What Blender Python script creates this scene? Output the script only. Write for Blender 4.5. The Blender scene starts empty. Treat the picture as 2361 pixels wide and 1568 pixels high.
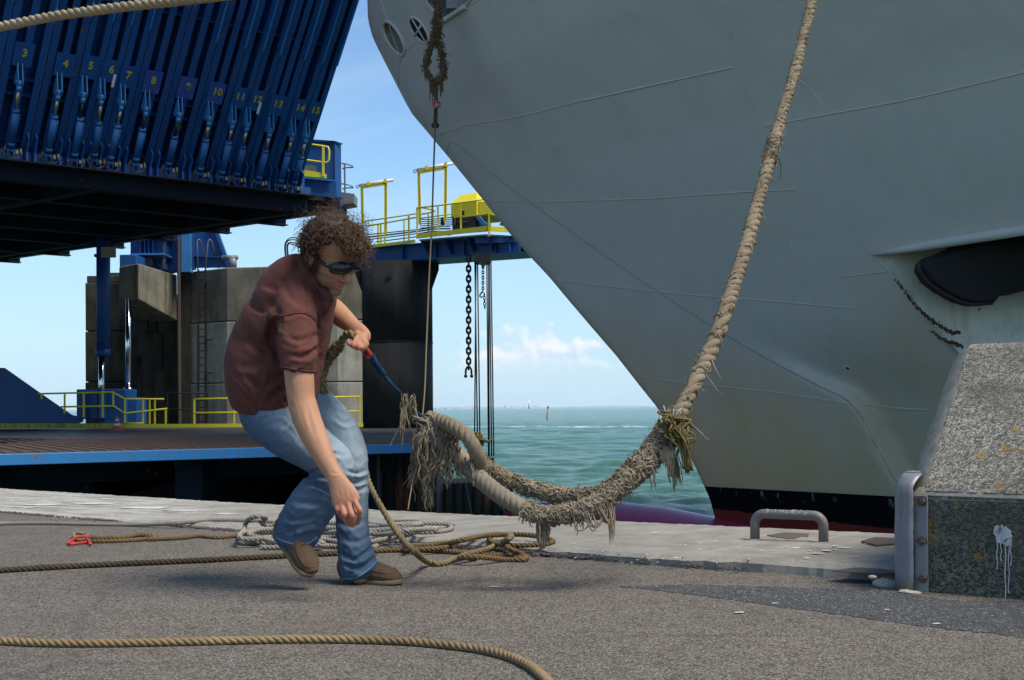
import bpy, bmesh, math, random
import numpy as np
from mathutils import Vector, Matrix, Quaternion
from mathutils.bvhtree import BVHTree
random.seed(7); RNG = np.random.default_rng(7)
R = math.radians
S = bpy.context.scene
COL = S.collection
# ------------------------------------------------------------------ camera
H = 0.645; F = 2884.0; CX = 1180.0; HY = 942.0; RHO = math.atan(0.0065)
cd = bpy.data.cameras.new('camera'); cam = bpy.data.objects.new('camera', cd); COL.objects.link(cam)
cam.location = (0, 0, H); cam.rotation_euler = (R(90), RHO, 0)
cd.sensor_width = 36; cd.lens = F/2360*36; cd.shift_y = (HY-784)/2360
cd.clip_start = 0.05; cd.clip_end = 60000
S.camera = cam
# ------------------------------------------------------------------ sky and sun
SUN_EL, SUN_AZ = 58.0, 118.0      # azimuth clockwise from +Y (the way the camera looks)
w = bpy.data.worlds.new('World'); S.world = w; w.use_nodes = True
nt = w.node_tree; nt.nodes.clear()
def N(t, kind, **kw):
    n = t.nodes.new(kind)
    for k, v in kw.items():
        if k == 'inp':
            for kk, vv in v.items(): n.inputs[kk].default_value = vv
        else: setattr(n, k, v)
    return n
def ramp(t, stops, fac=None, interp='LINEAR'):
    n = t.nodes.new('ShaderNodeValToRGB'); cr = n.color_ramp; cr.interpolation = interp
    while len(cr.elements) < len(stops): cr.elements.new(0.5)
    for e, (p, c) in zip(cr.elements, stops):
        e.position = p; e.color = c if len(c) == 4 else (*c, 1)
    if fac is not None: t.links.new(fac, n.inputs[0])
    return n
def mth(t, op, a, b=None, clamp=False):
    n = t.nodes.new('ShaderNodeMath'); n.operation = op; n.use_clamp = clamp
    for i, v in enumerate((a, b)):
        if v is None: continue
        if isinstance(v, (int, float)): n.inputs[i].default_value = v
        else: t.links.new(v, n.inputs[i])
    return n.outputs[0]
def mixc(t, fac, a, b, blend='MIX'):
    n = t.nodes.new('ShaderNodeMix'); n.data_type = 'RGBA'; n.blend_type = blend
    for i, v in ((0, fac), (6, a), (7, b)):
        if isinstance(v, (int, float)): n.inputs[i].default_value = v
        elif isinstance(v, tuple): n.inputs[i].default_value = v if len(v) == 4 else (*v, 1)
        else: t.links.new(v, n.inputs[i])
    return n.outputs[2]
def noise(t, vec, scale, detail=4, rough=0.55, dist=0.0, out=0):
    n = N(t, 'ShaderNodeTexNoise', inp={'Scale': scale, 'Detail': detail, 'Roughness': rough, 'Distortion': dist})
    if vec is not None: t.links.new(vec, n.inputs['Vector'])
    return n.outputs[out]
sky = N(nt, 'ShaderNodeTexSky', sky_type='NISHITA', sun_disc=False, sun_elevation=R(SUN_EL), sun_rotation=R(SUN_AZ),
        altitude=0, air_density=1.0, dust_density=0.35, ozone_density=2.2)
tcw = N(nt, 'ShaderNodeTexCoord'); sep = N(nt, 'ShaderNodeSeparateXYZ'); nt.links.new(tcw.outputs['Generated'], sep.inputs[0])
# low cumulus bank, real clouds of the sky: direction-space noise masked by elevation and by bearing
az = mth(nt, 'ARCTAN2', sep.outputs[0], sep.outputs[1])
comb = N(nt, 'ShaderNodeCombineXYZ'); nt.links.new(mth(nt, 'MULTIPLY', az, 30), comb.inputs[0]); nt.links.new(mth(nt, 'MULTIPLY', sep.outputs[2], 42), comb.inputs[2])
cn = noise(nt, comb.outputs[0], 1.3, 7, 0.55, 0.3)
comb3 = N(nt, 'ShaderNodeCombineXYZ'); nt.links.new(mth(nt, 'MULTIPLY', az, 9), comb3.inputs[0]); comb3.inputs[1].default_value = 3.3
cl = noise(nt, comb3.outputs[0], 2.2, 2, 0.5)
b1 = mth(nt, 'MULTIPLY', mth(nt, 'ABSOLUTE', mth(nt, 'SUBTRACT', az, 0.015)), 5.5)
top = mth(nt, 'SUBTRACT', mth(nt, 'ADD', mth(nt, 'MULTIPLY', cl, 0.040), 0.036), mth(nt, 'MULTIPLY', mth(nt, 'MULTIPLY', b1, b1), 0.20))
d1 = mth(nt, 'MULTIPLY', mth(nt, 'SUBTRACT', top, sep.outputs[2]), 26)
lowf = mth(nt, 'MULTIPLY', mth(nt, 'SUBTRACT', sep.outputs[2], 0.026), 60, True)
den = mth(nt, 'ADD', mth(nt, 'MULTIPLY', mth(nt, 'SUBTRACT', cn, 0.5), 2.6), d1)
dens = mth(nt, 'MULTIPLY', mth(nt, 'MULTIPLY', mth(nt, 'ADD', den, 0.25), 2.4, True), lowf, True)
# cloud lit on the sides facing up
comb4 = N(nt, 'ShaderNodeVectorMath', operation='ADD'); nt.links.new(comb.outputs[0], comb4.inputs[0]); comb4.inputs[1].default_value = (0.10, 0, 0.22)
cn2 = noise(nt, comb4.outputs[0], 1.3, 7, 0.55, 0.3)
lit = mth(nt, 'ADD', mth(nt, 'MULTIPLY', mth(nt, 'SUBTRACT', cn, cn2), 3.4), 0.55, True)
cloudcol = mixc(nt, lit, (3.5, 4.3, 5.2), (5.2, 5.4, 5.7))
# thin streaks of high cloud
comb2 = N(nt, 'ShaderNodeCombineXYZ')
nt.links.new(mth(nt, 'MULTIPLY', az, 3.0), comb2.inputs[0])
nt.links.new(mth(nt, 'ADD', mth(nt, 'MULTIPLY', sep.outputs[2], 26), mth(nt, 'MULTIPLY', az, -7.5)), comb2.inputs[2])
ci = ramp(nt, [(0.50, (0, 0, 0)), (0.78, (1, 1, 1))], noise(nt, comb2.outputs[0], 0.75, 3, 0.5)).outputs[0]
lowhaze = mth(nt, 'SUBTRACT', 1.0, mth(nt, 'MULTIPLY', sep.outputs[2], 5.0), True)
SKYTINT = (0.80, 0.93, 1.0)
skyt = mixc(nt, 1.0, sky.outputs[0], (*SKYTINT, 1), 'MULTIPLY')
skyt = mixc(nt, mth(nt, 'MULTIPLY', lowhaze, 0.85), skyt, (2.75, 4.0, 5.25))
c1 = mixc(nt, mth(nt, 'MULTIPLY', ci, 0.42), skyt, (3.6, 4.5, 5.5))
veil = mth(nt, 'MULTIPLY', mth(nt, 'SUBTRACT', mth(nt, 'ADD', top, 0.01), sep.outputs[2]), 30, True)
vn = mth(nt, 'MULTIPLY', mth(nt, 'MULTIPLY', veil, noise(nt, comb.outputs[0], 0.7, 5, 0.6)), mth(nt, 'MULTIPLY', sep.outputs[2], 40, True), True)
c1 = mixc(nt, mth(nt, 'MULTIPLY', vn, 0.35), c1, (3.7, 4.5, 5.4))
c2 = mixc(nt, mth(nt, 'MULTIPLY', dens, 0.85), c1, cloudcol)
bg = N(nt, 'ShaderNodeBackground', inp={'Strength': 0.098}); nt.links.new(c2, bg.inputs[0])
wo = N(nt, 'ShaderNodeOutputWorld'); nt.links.new(bg.outputs[0], wo.inputs[0])
sl = bpy.data.lights.new('sun', 'SUN'); sl.energy = 2.6; sl.angle = R(28.0); sl.color = (1.0, 0.92, 0.79)
so = bpy.data.objects.new('sun', sl); COL.objects.link(so)
sd = Vector((math.cos(R(SUN_EL))*math.sin(R(SUN_AZ)), math.cos(R(SUN_EL))*math.cos(R(SUN_AZ)), math.sin(R(SUN_EL))))
so.rotation_euler = (-sd).to_track_quat('-Z', 'Y').to_euler(); so.location = (6, -6, 12)
S.view_settings.view_transform = 'Standard'; S.view_settings.look = 'None'; S.view_settings.gamma = 1
S.view_settings.exposure = 0.90
S.render.resolution_x = 1024; S.render.resolution_y = 680
S.cycles.max_bounces = 6; S.cycles.transparent_max_bounces = 4

# ------------------------------------------------------------------ measured points -> real positions
cr_, sr_ = math.cos(RHO), math.sin(RHO)
def W(px, py, D):
    u = (px-CX)/F; v = (HY-py)/F
    return Vector(((u*cr_+v*sr_)*D, D, H+(v*cr_-u*sr_)*D))
def Wz(px, py, z):
    u = (px-CX)/F; v = (HY-py)/F
    D = (z-H)/(v*cr_-u*sr_)
    return W(px, py, D)
def G(px, py, z=0.0): return Wz(px, py, z)
def ray(px, py):
    d = W(px, py, 1.0)-Vector((0, 0, H)); return Vector((0, 0, H)), d.normalized()
def proj(p):
    x, y, z = p[0]/p[1], p[1], (p[2]-H)/p[1]
    u = x*cr_-z*sr_; v = z*cr_+x*sr_
    return CX+u*F, HY-v*F

# ------------------------------------------------------------------ objects
def V(*a): return Vector(a)
def tag(o, label=None, cat=None, group=None, kind=None):
    if label: o['label'] = label
    if cat: o['category'] = cat
    if group: o['group'] = group
    if kind: o['kind'] = kind
    return o
def empty(name, loc, label=None, cat=None, group=None):
    o = bpy.data.objects.new(name, None); o.empty_display_size = 0.2; COL.objects.link(o); o.location = loc
    return tag(o, label, cat, group)
def wloc(o):
    v = Vector(o.location)
    while o.parent is not None: o = o.parent; v += Vector(o.location)
    return v
class MB:
    def __init__(s): s.v = []; s.f = []; s.mi = []; s.cur = 0; s.smooth = []
    def add(s, vs, fs, smooth=False):
        n = len(s.v); s.v.extend([tuple(q) for q in vs])
        for f in fs: s.f.append([i+n for i in f]); s.mi.append(s.cur); s.smooth.append(smooth)
        return s
    def box(s, c, sz, ax=None):
        c = Vector(c); X, Y, Z = ax if ax else (V(1,0,0), V(0,1,0), V(0,0,1))
        vs = [c+X*(a*sz[0]/2)+Y*(b*sz[1]/2)+Z*(d*sz[2]/2) for d in (-1,1) for b in (-1,1) for a in (-1,1)]
        return s.add(vs, [(0,2,3,1),(4,5,7,6),(0,1,5,4),(2,6,7,3),(0,4,6,2),(1,3,7,5)])
    def beam(s, p, q, wd, hg, up=None):
        p, q = Vector(p), Vector(q); T = (q-p); L = T.length; T = T/L
        up = Vector(up) if up else (V(0,0,1) if abs(T.z) < .95 else V(0,1,0))
        X = T.cross(up).normalized(); U = X.cross(T)
        return s.box((p+q)/2, (wd, L, hg), (X, T, U))
    def ibeam(s, p, q, wd, hg, t=0.03, up=None):
        p, q = Vector(p), Vector(q); T = (q-p).normalized(); up = Vector(up) if up else V(0,0,1)
        X = T.cross(up).normalized(); U = X.cross(T)
        s.beam(p, q, t, hg-2*t, U); s.beam(p+U*(hg/2-t/2), q+U*(hg/2-t/2), wd, t, U); s.beam(p-U*(hg/2-t/2), q-U*(hg/2-t/2), wd, t, U); return s
    def prism(s, pts, ext):
        ext = Vector(ext); pts = [Vector(p) for p in pts]; n = len(pts)
        vs = pts+[p+ext for p in pts]
        fs = [list(range(n))[::-1], list(range(n, 2*n))]+[(i, (i+1) % n, n+(i+1) % n, n+i) for i in range(n)]
        return s.add(vs, fs)
    def cyl(s, p, q, r, r2=None, n=16, caps=True, smooth=True):
        return s.tube([p, q], [r, r if r2 is None else r2], n, caps, smooth)
    def tube(s, pts, rad, n=8, caps=True, smooth=True):
        pts = [Vector(p) for p in pts]; m = len(pts)
        if isinstance(rad, (int, float)): rad = [rad]*m
        T = [(pts[min(i+1, m-1)]-pts[max(i-1, 0)]).normalized() for i in range(m)]
        ref = V(0,0,1) if abs(T[0].z) < .9 else V(1,0,0)
        X = T[0].cross(ref).normalized(); vs = []
        for i in range(m):
            X = (X-T[i]*X.dot(T[i]))
            X = X.normalized() if X.length > 1e-6 else T[i].orthogonal().normalized()
            Yv = T[i].cross(X)
            for k in range(n):
                a = 2*math.pi*k/n; vs.append(pts[i]+(X*math.cos(a)+Yv*math.sin(a))*rad[i])
        fs = [(i*n+k, i*n+(k+1) % n, (i+1)*n+(k+1) % n, (i+1)*n+k) for i in range(m-1) for k in range(n)]
        base = len(s.v); s.add(vs, fs, smooth)
        if caps: s.add([], [])
        if caps:
            s.f.append([base+k for k in range(n)][::-1]); s.mi.append(s.cur); s.smooth.append(False)
            s.f.append([base+(m-1)*n+k for k in range(n)]); s.mi.append(s.cur); s.smooth.append(False)
        return s
    def ell(s, c, r, ax=None, nu=20, nv=12, smooth=True):
        c = Vector(c); X, Y, Z = ax if ax else (V(1,0,0), V(0,1,0), V(0,0,1)); vs = []
        for j in range(1, nv):
            t = math.pi*j/nv
            for i in range(nu):
                a = 2*math.pi*i/nu
                vs.append(c+X*(r[0]*math.sin(t)*math.cos(a))+Y*(r[1]*math.sin(t)*math.sin(a))+Z*(r[2]*math.cos(t)))
        fs = [(j*nu+i, (j+1)*nu+i, (j+1)*nu+(i+1) % nu, j*nu+(i+1) % nu) for j in range(nv-2) for i in range(nu)]
        k = len(vs); vs += [c+Z*r[2], c-Z*r[2]]
        fs += [(k, i, (i+1) % nu) for i in range(nu)]+[(k+1, (nv-2)*nu+(i+1) % nu, (nv-2)*nu+i) for i in range(nu)]
        return s.add(vs, fs, smooth)
    def torus(s, c, nrm, R1, r, n=24, m=8, ax=None, sx=1.0):
        c = Vector(c); nrm = Vector(nrm).normalized(); X = Vector(ax).normalized() if ax else nrm.orthogonal().normalized(); Y = nrm.cross(X)
        P = [c+X*(R1*sx*math.cos(2*math.pi*i/n))+Y*(R1*math.sin(2*math.pi*i/n)) for i in range(n)]
        return s.loop(P, r, m)
    def loop(s, P, r, m=8):
        n = len(P); vs = []
        cen = sum(P, Vector())/n
        for i in range(n):
            T = (P[(i+1) % n]-P[i-1]).normalized(); A = (P[i]-cen); A = (A-T*A.dot(T)).normalized(); B = T.cross(A)
            for k in range(m):
                a = 2*math.pi*k/m; vs.append(P[i]+(A*math.cos(a)+B*math.sin(a))*r)
        return s.add(vs, [(i*m+k, i*m+(k+1) % m, ((i+1) % n)*m+(k+1) % m, ((i+1) % n)*m+k) for i in range(n) for k in range(m)], True)
    def build(s, name, mats, parent=None, label=None, cat=None, group=None, kind=None, origin=None):
        if not isinstance(mats, (list, tuple)): mats = [mats]
        A = np.array(s.v, dtype=float)
        if parent is not None: org = np.array(wloc(parent))
        elif origin is not None: org = np.array(origin)
        else:
            org = np.array([(A[:,0].min()+A[:,0].max())/2, (A[:,1].min()+A[:,1].max())/2, A[:,2].min()])
        me = bpy.data.meshes.new(name); me.from_pydata((A-org).tolist(), [], s.f); 
        for m in mats: me.materials.append(m)
        me.polygons.foreach_set('material_index', s.mi); me.polygons.foreach_set('use_smooth', s.smooth)
        me.update()
        o = bpy.data.objects.new(name, me); COL.objects.link(o)
        if parent is not None: o.parent = parent
        else: o.location = org
        return tag(o, label, cat, group, kind)
def bevel(o, wd=0.01, seg=2):
    m = o.modifiers.new('bevel', 'BEVEL'); m.width = wd; m.segments = seg; m.limit_method = 'ANGLE'; m.angle_limit = R(40)
    return o
def spline(pts, step):
    """Catmull-Rom through pts, resampled evenly"""
    P = [Vector(p) for p in pts]; Q = [P[0]*2-P[1]]+P+[P[-1]*2-P[-2]]; out = []
    for i in range(1, len(Q)-2):
        L = (Q[i+1]-Q[i]).length; n = max(2, int(L/step*2))
        for k in range(n):
            t = k/n; a, b, c, d = Q[i-1], Q[i], Q[i+1], Q[i+2]
            out.append(0.5*((2*b)+(c-a)*t+(2*a-5*b+4*c-d)*t*t+(3*b-a-3*c+d)*t*t*t))
    out.append(P[-1])
    A = np.array(out); seg = np.linalg.norm(np.diff(A, axis=0), axis=1); cum = np.concatenate([[0], np.cumsum(seg)])
    n = max(3, int(cum[-1]/step)+1); u = np.linspace(0, cum[-1], n)
    return np.stack([np.interp(u, cum, A[:, k]) for k in range(3)], 1)
def frames(A):
    T = np.gradient(A, axis=0); T /= np.linalg.norm(T, axis=1)[:, None]
    X = np.zeros_like(T); ref = np.array([0, 0, 1.]) if abs(T[0, 2]) < .9 else np.array([1., 0, 0])
    x = np.cross(T[0], ref); x /= np.linalg.norm(x)
    for i in range(len(A)):
        x = x-T[i]*x.dot(T[i]); x /= np.linalg.norm(x); X[i] = x
    return T, X, np.cross(T, X)
def sweep(mb, A, rad, n=8, caps=True):
    """tube along array A with frames, numpy fast"""
    rad = np.broadcast_to(rad, (len(A),)); T, X, Y = frames(A); m = len(A)
    a = np.arange(n)*2*np.pi/n
    Vt = A[:, None]+(X[:, None]*np.cos(a)[None, :, None]+Y[:, None]*np.sin(a)[None, :, None])*rad[:, None, None]
    base = len(mb.v); mb.v.extend(map(tuple, Vt.reshape(-1, 3)))
    for i in range(m-1):
        for k in range(n):
            k2 = (k+1) % n; mb.f.append([base+i*n+k, base+i*n+k2, base+(i+1)*n+k2, base+(i+1)*n+k])
    c = (m-1)*n; mb.mi.extend([mb.cur]*c); mb.smooth.extend([True]*c)
    if caps:
        mb.f.append([base+k for k in range(n)][::-1]); mb.f.append([base+(m-1)*n+k for k in range(n)]); mb.mi.extend([mb.cur]*2); mb.smooth.extend([False]*2)
def rope_mb(mb, pts, r, strands=3, pitch=5.2, wob=0.0, rfun=None, seed=0, hairs=0, hlen=1.5, step=0.42, ns=7, jit=0.0):
    A = spline(pts, r*step); rg = np.random.default_rng(seed)
    T, X, Y = frames(A); L = np.concatenate([[0], np.cumsum(np.linalg.norm(np.diff(A, axis=0), axis=1))])
    rr = np.full(len(A), r) if rfun is None else r*np.array([rfun(x/L[-1]) for x in L])
    if wob: rr = rr*(1+wob*np.interp(L, np.linspace(0, L[-1], max(4, int(L[-1]/(r*3)))), rg.normal(0, 1, max(4, int(L[-1]/(r*3))))))
    jn = np.interp(L, np.linspace(0, L[-1], max(4, int(L[-1]/(r*5)))), rg.normal(0, jit, max(4, int(L[-1]/(r*5))))) if jit else 0
    for s_ in range(strands):
        ph = 2*np.pi*s_/strands+L/(pitch*r)*2*np.pi+jn
        C = A+(X*np.cos(ph)[:, None]+Y*np.sin(ph)[:, None])*(rr*0.50)[:, None]
        sweep(mb, C, rr*0.56, ns)
    for h in range(hairs):
        i = rg.integers(0, len(A)); a = rg.uniform(0, 6.28); d = X[i]*math.cos(a)+Y[i]*math.sin(a)
        p = A[i]+d*rr[i]*0.9; l = r*hlen*rg.uniform(.3, 1.2)
        q = [p]
        dd = d*0.6+T[i]*rg.normal(0, .8)+rg.normal(0, .25, 3)
        for k in range(3): dd = dd+rg.normal(0, .35, 3)+np.array([0, 0, -.15]); q.append(q[-1]+dd/np.linalg.norm(dd)*l/3)
        mb.tube(q, [r*.045, r*.04, r*.03, r*.012], 3, False)
    return A
# ------------------------------------------------------------------ materials
def new_mat(name):
    m = bpy.data.materials.new(name); m.use_nodes = True; t = m.node_tree; t.nodes.clear()
    b = N(t, 'ShaderNodeBsdfPrincipled'); o = N(t, 'ShaderNodeOutputMaterial'); t.links.new(b.outputs[0], o.inputs[0])
    geo = N(t, 'ShaderNodeNewGeometry')
    return m, t, b, geo.outputs['Position']
def vmap(t, vec, scale=(1,1,1), rot=(0,0,0)):
    n = N(t, 'ShaderNodeMapping', inp={'Scale': scale, 'Rotation': rot}); t.links.new(vec, n.inputs[0]); return n.outputs[0]
def setb(t, b, col=None, rough=None, metal=None, spec=None, bump=None, bstr=0.3, bdist=0.01):
    for nm, v in (('Base Color', col), ('Roughness', rough), ('Metallic', metal), ('Specular IOR Level', spec)):
        if v is None: continue
        if isinstance(v, (int, float)): b.inputs[nm].default_value = v
        elif isinstance(v, tuple): b.inputs[nm].default_value = v if len(v) == 4 else (*v, 1)
        else: t.links.new(v, b.inputs[nm])
    if bump is not None:
        bn = N(t, 'ShaderNodeBump', inp={'Strength': bstr, 'Distance': bdist}); t.links.new(bump, bn.inputs['Height']); t.links.new(bn.outputs[0], b.inputs['Normal'])
def paint(name, c, rough=0.45, dirt=0.35, dirtcol=(0.05, 0.035, 0.02), sc=1.0, rust=0.0, metal=0.0, streak=True, bump=0.15, spec=0.5, var=0.25, thr=0.55):
    m, t, b, P = new_mat(name)
    n1 = noise(t, P, 1.3*sc, 6, .6); n2 = noise(t, vmap(t, P, (9*sc, 9*sc, 0.8*sc)) if streak else P, 1.0 if streak else 7*sc, 5, .6)
    c2 = tuple(x*(1-var) for x in c)
    col = mixc(t, n1, c, c2)
    f = mth(t, 'MULTIPLY', ramp(t, [(thr-.1, (0,0,0)), (thr+.18, (1,1,1))], n2).outputs[0], dirt)
    col = mixc(t, f, col, dirtcol)
    if rust > 0:
        rn = noise(t, P, 3.2*sc, 8, .65); rf = ramp(t, [(.66-rust*.2, (0,0,0)), (.70-rust*.2, (1,1,1))], rn).outputs[0]
        rc = mixc(t, noise(t, P, 30*sc, 3), (.12, .035, .012), (.32, .12, .035))
        col = mixc(t, rf, col, rc)
    setb(t, b, col, rough, metal, spec, noise(t, P, 14*sc, 5) if bump > 0 else None, bump, 0.01)
    return m
# ================================================================== GROUND, QUAY, SEA
qd = (G(2060, 1252)-G(0, 1127)); qd.z = 0; qd.normalize()          # along the quay, to the right
qn = V(-qd.y, qd.x, 0)                                                # away from the camera, over the water
if qn.y < 0: qn = -qn
Q0 = G(0, 1127); K0 = G(0, 1180)
def qp(s_, n_, z=0): p = Q0+qd*s_+qn*n_; p.z = z; return p
KW = (K0-Q0).dot(qn)                                                  # inner edge of the coping (negative)
def uvn(p): d = Vector(p)-Q0; return d.dot(qd), d.dot(qn)
def make_asphalt(name, dark=False):
    m, t, b, P = new_mat(name)
    vo = N(t, 'ShaderNodeTexVoronoi', feature='F1', inp={'Scale': 135.0, 'Randomness': 1.0}); t.links.new(P, vo.inputs['Vector'])
    sc = N(t, 'ShaderNodeSeparateColor'); t.links.new(vo.outputs['Color'], sc.inputs[0])
    if dark:
        st = [(0, (.06, .062, .065)), (.55, (.095, .098, .10)), (.86, (.14, .145, .145)), (.97, (.30, .30, .29)), (1, (.55, .54, .50))]
    else:
        st = [(0, (.11, .092, .077)), (.2, (.20, .163, .133)), (.45, (.265, .222, .182)), (.62, (.205, .187, .158)), (.8, (.315, .28, .235)), (.95, (.245, .212, .178)), (1, (.55, .52, .46))]
    col = ramp(t, st, sc.outputs[0], 'CONSTANT' if not dark else 'LINEAR').outputs[0]
    big = noise(t, P, 1.1, 6, .6); mid = noise(t, P, 9, 5, .6)
    col = mixc(t, mth(t, 'MULTIPLY', ramp(t, [(.35, (0,0,0)), (.7, (1,1,1))], big).outputs[0], .6), col, (.150, .136, .112) if not dark else (.075, .078, .08))
    col = mixc(t, mth(t, 'MULTIPLY', ramp(t, [(.45, (0,0,0)), (.75, (1,1,1))], mid).outputs[0], .5), col, (.28, .248, .208) if not dark else (.12, .122, .122))
    bt = mth(t, 'SUBTRACT', 1.0, vo.outputs['Distance'])
    edge = mth(t, 'MULTIPLY', ramp(t, [(.30, (1,1,1)), (.62, (.45,.45,.45))], vo.outputs['Distance']).outputs[0], 1.0)
    col = mixc(t, 1.0, col, edge, 'MULTIPLY')
    st_ = ramp(t, [(.60, (0,0,0)), (.72, (1,1,1))], noise(t, P, .55, 5, .55)).outputs[0]
    col = mixc(t, mth(t, 'MULTIPLY', st_, .45), col, (.075, .068, .062))
    # fine cracks
    ck = N(t, 'ShaderNodeTexVoronoi', feature='DISTANCE_TO_EDGE', inp={'Scale': 0.55}); t.links.new(mixc(t, .12, P, noise(t, P, 3, 4, out=1)), ck.inputs['Vector'])
    cf = mth(t, 'MULTIPLY', ramp(t, [(0, (1,1,1)), (.012, (0,0,0))], ck.outputs[0]).outputs[0], ramp(t, [(.45, (0,0,0)), (.6, (1,1,1))], noise(t, P, .8, 2)).outputs[0])
    col = mixc(t, mth(t, 'MULTIPLY', cf, .35), col, (.03, .03, .03))
    hgt = mth(t, 'ADD', mth(t, 'MULTIPLY', bt, 1.0), mth(t, 'MULTIPLY', mid, 1.2))
    setb(t, b, col, .85, None, .25, hgt, .8, .006)
    return m
M_ASPH = make_asphalt('asphalt'); M_ASPHD = make_asphalt('dark_asphalt', True)
def make_concrete(name, c1, c2, sc=1.0, stain=(.05, .05, .04), stainamt=.5, bstr=.5, lichen=0, whitewash=None, streak=False, pits=True, rough=.85):
    m, t, b, P = new_mat(name)
    n1 = noise(t, P, 2.2*sc, 8, .62); n2 = noise(t, P, 26*sc, 5, .6)
    col = mixc(t, ramp(t, [(.35, (0,0,0)), (.65, (1,1,1))], n1).outputs[0], c1, c2)
    col = mixc(t, mth(t, 'MULTIPLY', n2, .35), col, tuple(x*.55 for x in c1))
    sv = vmap(t, P, (5*sc, 5*sc, .45*sc)) if streak else vmap(t, P, (4*sc, 4*sc, 4*sc))
    sf = ramp(t, [(.46, (0,0,0)), (.70, (1,1,1))], noise(t, sv, 1.0, 6, .62)).outputs[0]
    col = mixc(t, mth(t, 'MULTIPLY', sf, stainamt), col, stain)
    if whitewash:
        vv = vmap(t, vmap(t, P, (1,1,1), (0, 0, math.atan2(-qd.y, qd.x))), (1.0, 7.0, 1.0))
        wf = ramp(t, [(.42, (0,0,0)), (.60, (1,1,1))], noise(t, vv, 1.7, 8, .68)).outputs[0]
        sx = N(t, 'ShaderNodeSeparateXYZ'); t.links.new(P, sx.inputs[0])
        left = mth(t, 'MULTIPLY', mth(t, 'SUBTRACT', -1.55, sx.outputs[0]), 1.1, True)
        left = mth(t, 'MAXIMUM', left, .12)
        col = mixc(t, mth(t, 'MULTIPLY', mth(t, 'MULTIPLY', wf, left), .4), col, whitewash)
    if lichen:
        lf = ramp(t, [(.655, (0,0,0)), (.675, (1,1,1))], noise(t, P, 17*sc, 5, .6)).outputs[0]
        col = mixc(t, mth(t, 'MULTIPLY', lf, lichen), col, (.42, .24, .03))
    h = mth(t, 'ADD', n2, mth(t, 'MULTIPLY', n1, 1.5))
    if pits:
        vo = N(t, 'ShaderNodeTexVoronoi', inp={'Scale': 9.0*sc}); t.links.new(P, vo.inputs['Vector'])
        pf = ramp(t, [(.05, (1,1,1)), (.09, (0,0,0))], vo.outputs['Distance']).outputs[0]
        col = mixc(t, mth(t, 'MULTIPLY', pf, .7), col, (.03, .03, .03)); h = mth(t, 'SUBTRACT', h, pf)
    setb(t, b, col, rough, None, .25, h, bstr, .01/sc**.5)
    return m
M_COPE = make_concrete('coping_concrete', (.32, .30, .255), (.235, .218, .185), 1.6, (.10, .09, .08), .45, .5, 0, (.62, .62, .60))
M_WALL = make_concrete('wall_concrete', (.15, .14, .12), (.06, .065, .04), 1.0, (.02, .028, .01), .8, .5, streak=True)
rg = np.random.default_rng(3)
def smooth_noise(n, k, amp):
    a = rg.normal(0, 1, n); ker = np.ones(k)/k
    return np.convolve(a, ker, 'same')*math.sqrt(k)*amp
# asphalt apron: one sheet from behind the camera to the coping
mb = MB(); ns = 520
ss = np.linspace(-25, 25, ns)
vs = []; 
for s_ in ss: vs.append(qp(s_, KW+0.06)); 
for s_ in ss: vs.append(qp(s_, KW-30))
mb.add(vs, [(i, ns+i, ns+i+1, i+1) for i in range(ns-1)])
mb.build('quay_apron', M_ASPH, kind='structure', label='grey pink aggregate asphalt surface of the quay', origin=(0, 0, 0))
# concrete coping with chipped inner edge, and the quay wall below it
ns = 900; ss = np.linspace(-14, 13, ns); jag = smooth_noise(ns, 9, .007)+smooth_noise(ns, 30, .014)
mb = MB(); vs = []
hgt = lambda s_: float(np.interp(s_, [-14, 3.0, 5.0, 7.5, 13], [.006, .010, .022, .048, .05]))
rows = [(KW, -.05), (KW+.003, 'e'), (KW+.03, 1), (KW+.3, 1), (KW+.7, 1), (-.05, 1), (0, 'o'), (0.0, -3.6)]
for i, s_ in enumerate(ss):
    h = hgt(s_)
    for j, (n_, z) in enumerate(rows):
        nn = n_+(jag[i]*(1 if j == 0 else 1.4) if j < 3 else 0)
        zz = z if isinstance(z, float) else (h-.012-abs(jag[i])*.2 if z == 'e' else h-.02 if z == 'o' else h+rg.normal(0, .0012))
        vs.append(qp(s_, nn, zz))
nr = len(rows)
mb.add(vs, [(i*nr+j, (i+1)*nr+j, (i+1)*nr+j+1, i*nr+j+1) for i in range(ns-1) for j in range(nr-1)])
mb.build('quay_coping', M_COPE, kind='structure', label='pale worn concrete coping along the quay edge', origin=(0, 0, 0))
# crumbled asphalt debris line where apron meets the coping
M_CRUMB = paint('crumb', (.10, .075, .08), .9, .4, (.03, .03, .03), 3, streak=False)
def rubble(mb, c, r, seed):
    g = np.random.default_rng(seed); mb.ell(c, (r*g.uniform(.7, 1.3), r*g.uniform(.7, 1.3), r*g.uniform(.35, .7)), nu=6, nv=4, smooth=False)
    k = 6*3+2
    for i in range(len(mb.v)-k, len(mb.v)):
        v = mb.v[i]; mb.v[i] = (v[0]+g.normal(0, r*.15), v[1]+g.normal(0, r*.15), v[2]+g.normal(0, r*.12))
mb = MB()
for i in range(3200):
    s_ = rg.uniform(1.0, 7.6) if i % 4 else rg.uniform(-6, 1)
    dens = .5+.5*math.sin(s_*3.1)+.4*math.sin(s_*7.7+1)
    if rg.uniform(0, 1) > dens and s_ > 1: continue
    rubble(mb, qp(s_, KW-.015+rg.normal(0, .022), hgt(s_)*.3), rg.uniform(.003, .010), i)
mb.build('crumbled_edge', M_CRUMB, kind='stuff', label='dark crumbled asphalt grit along the edge of the concrete coping')
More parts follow.
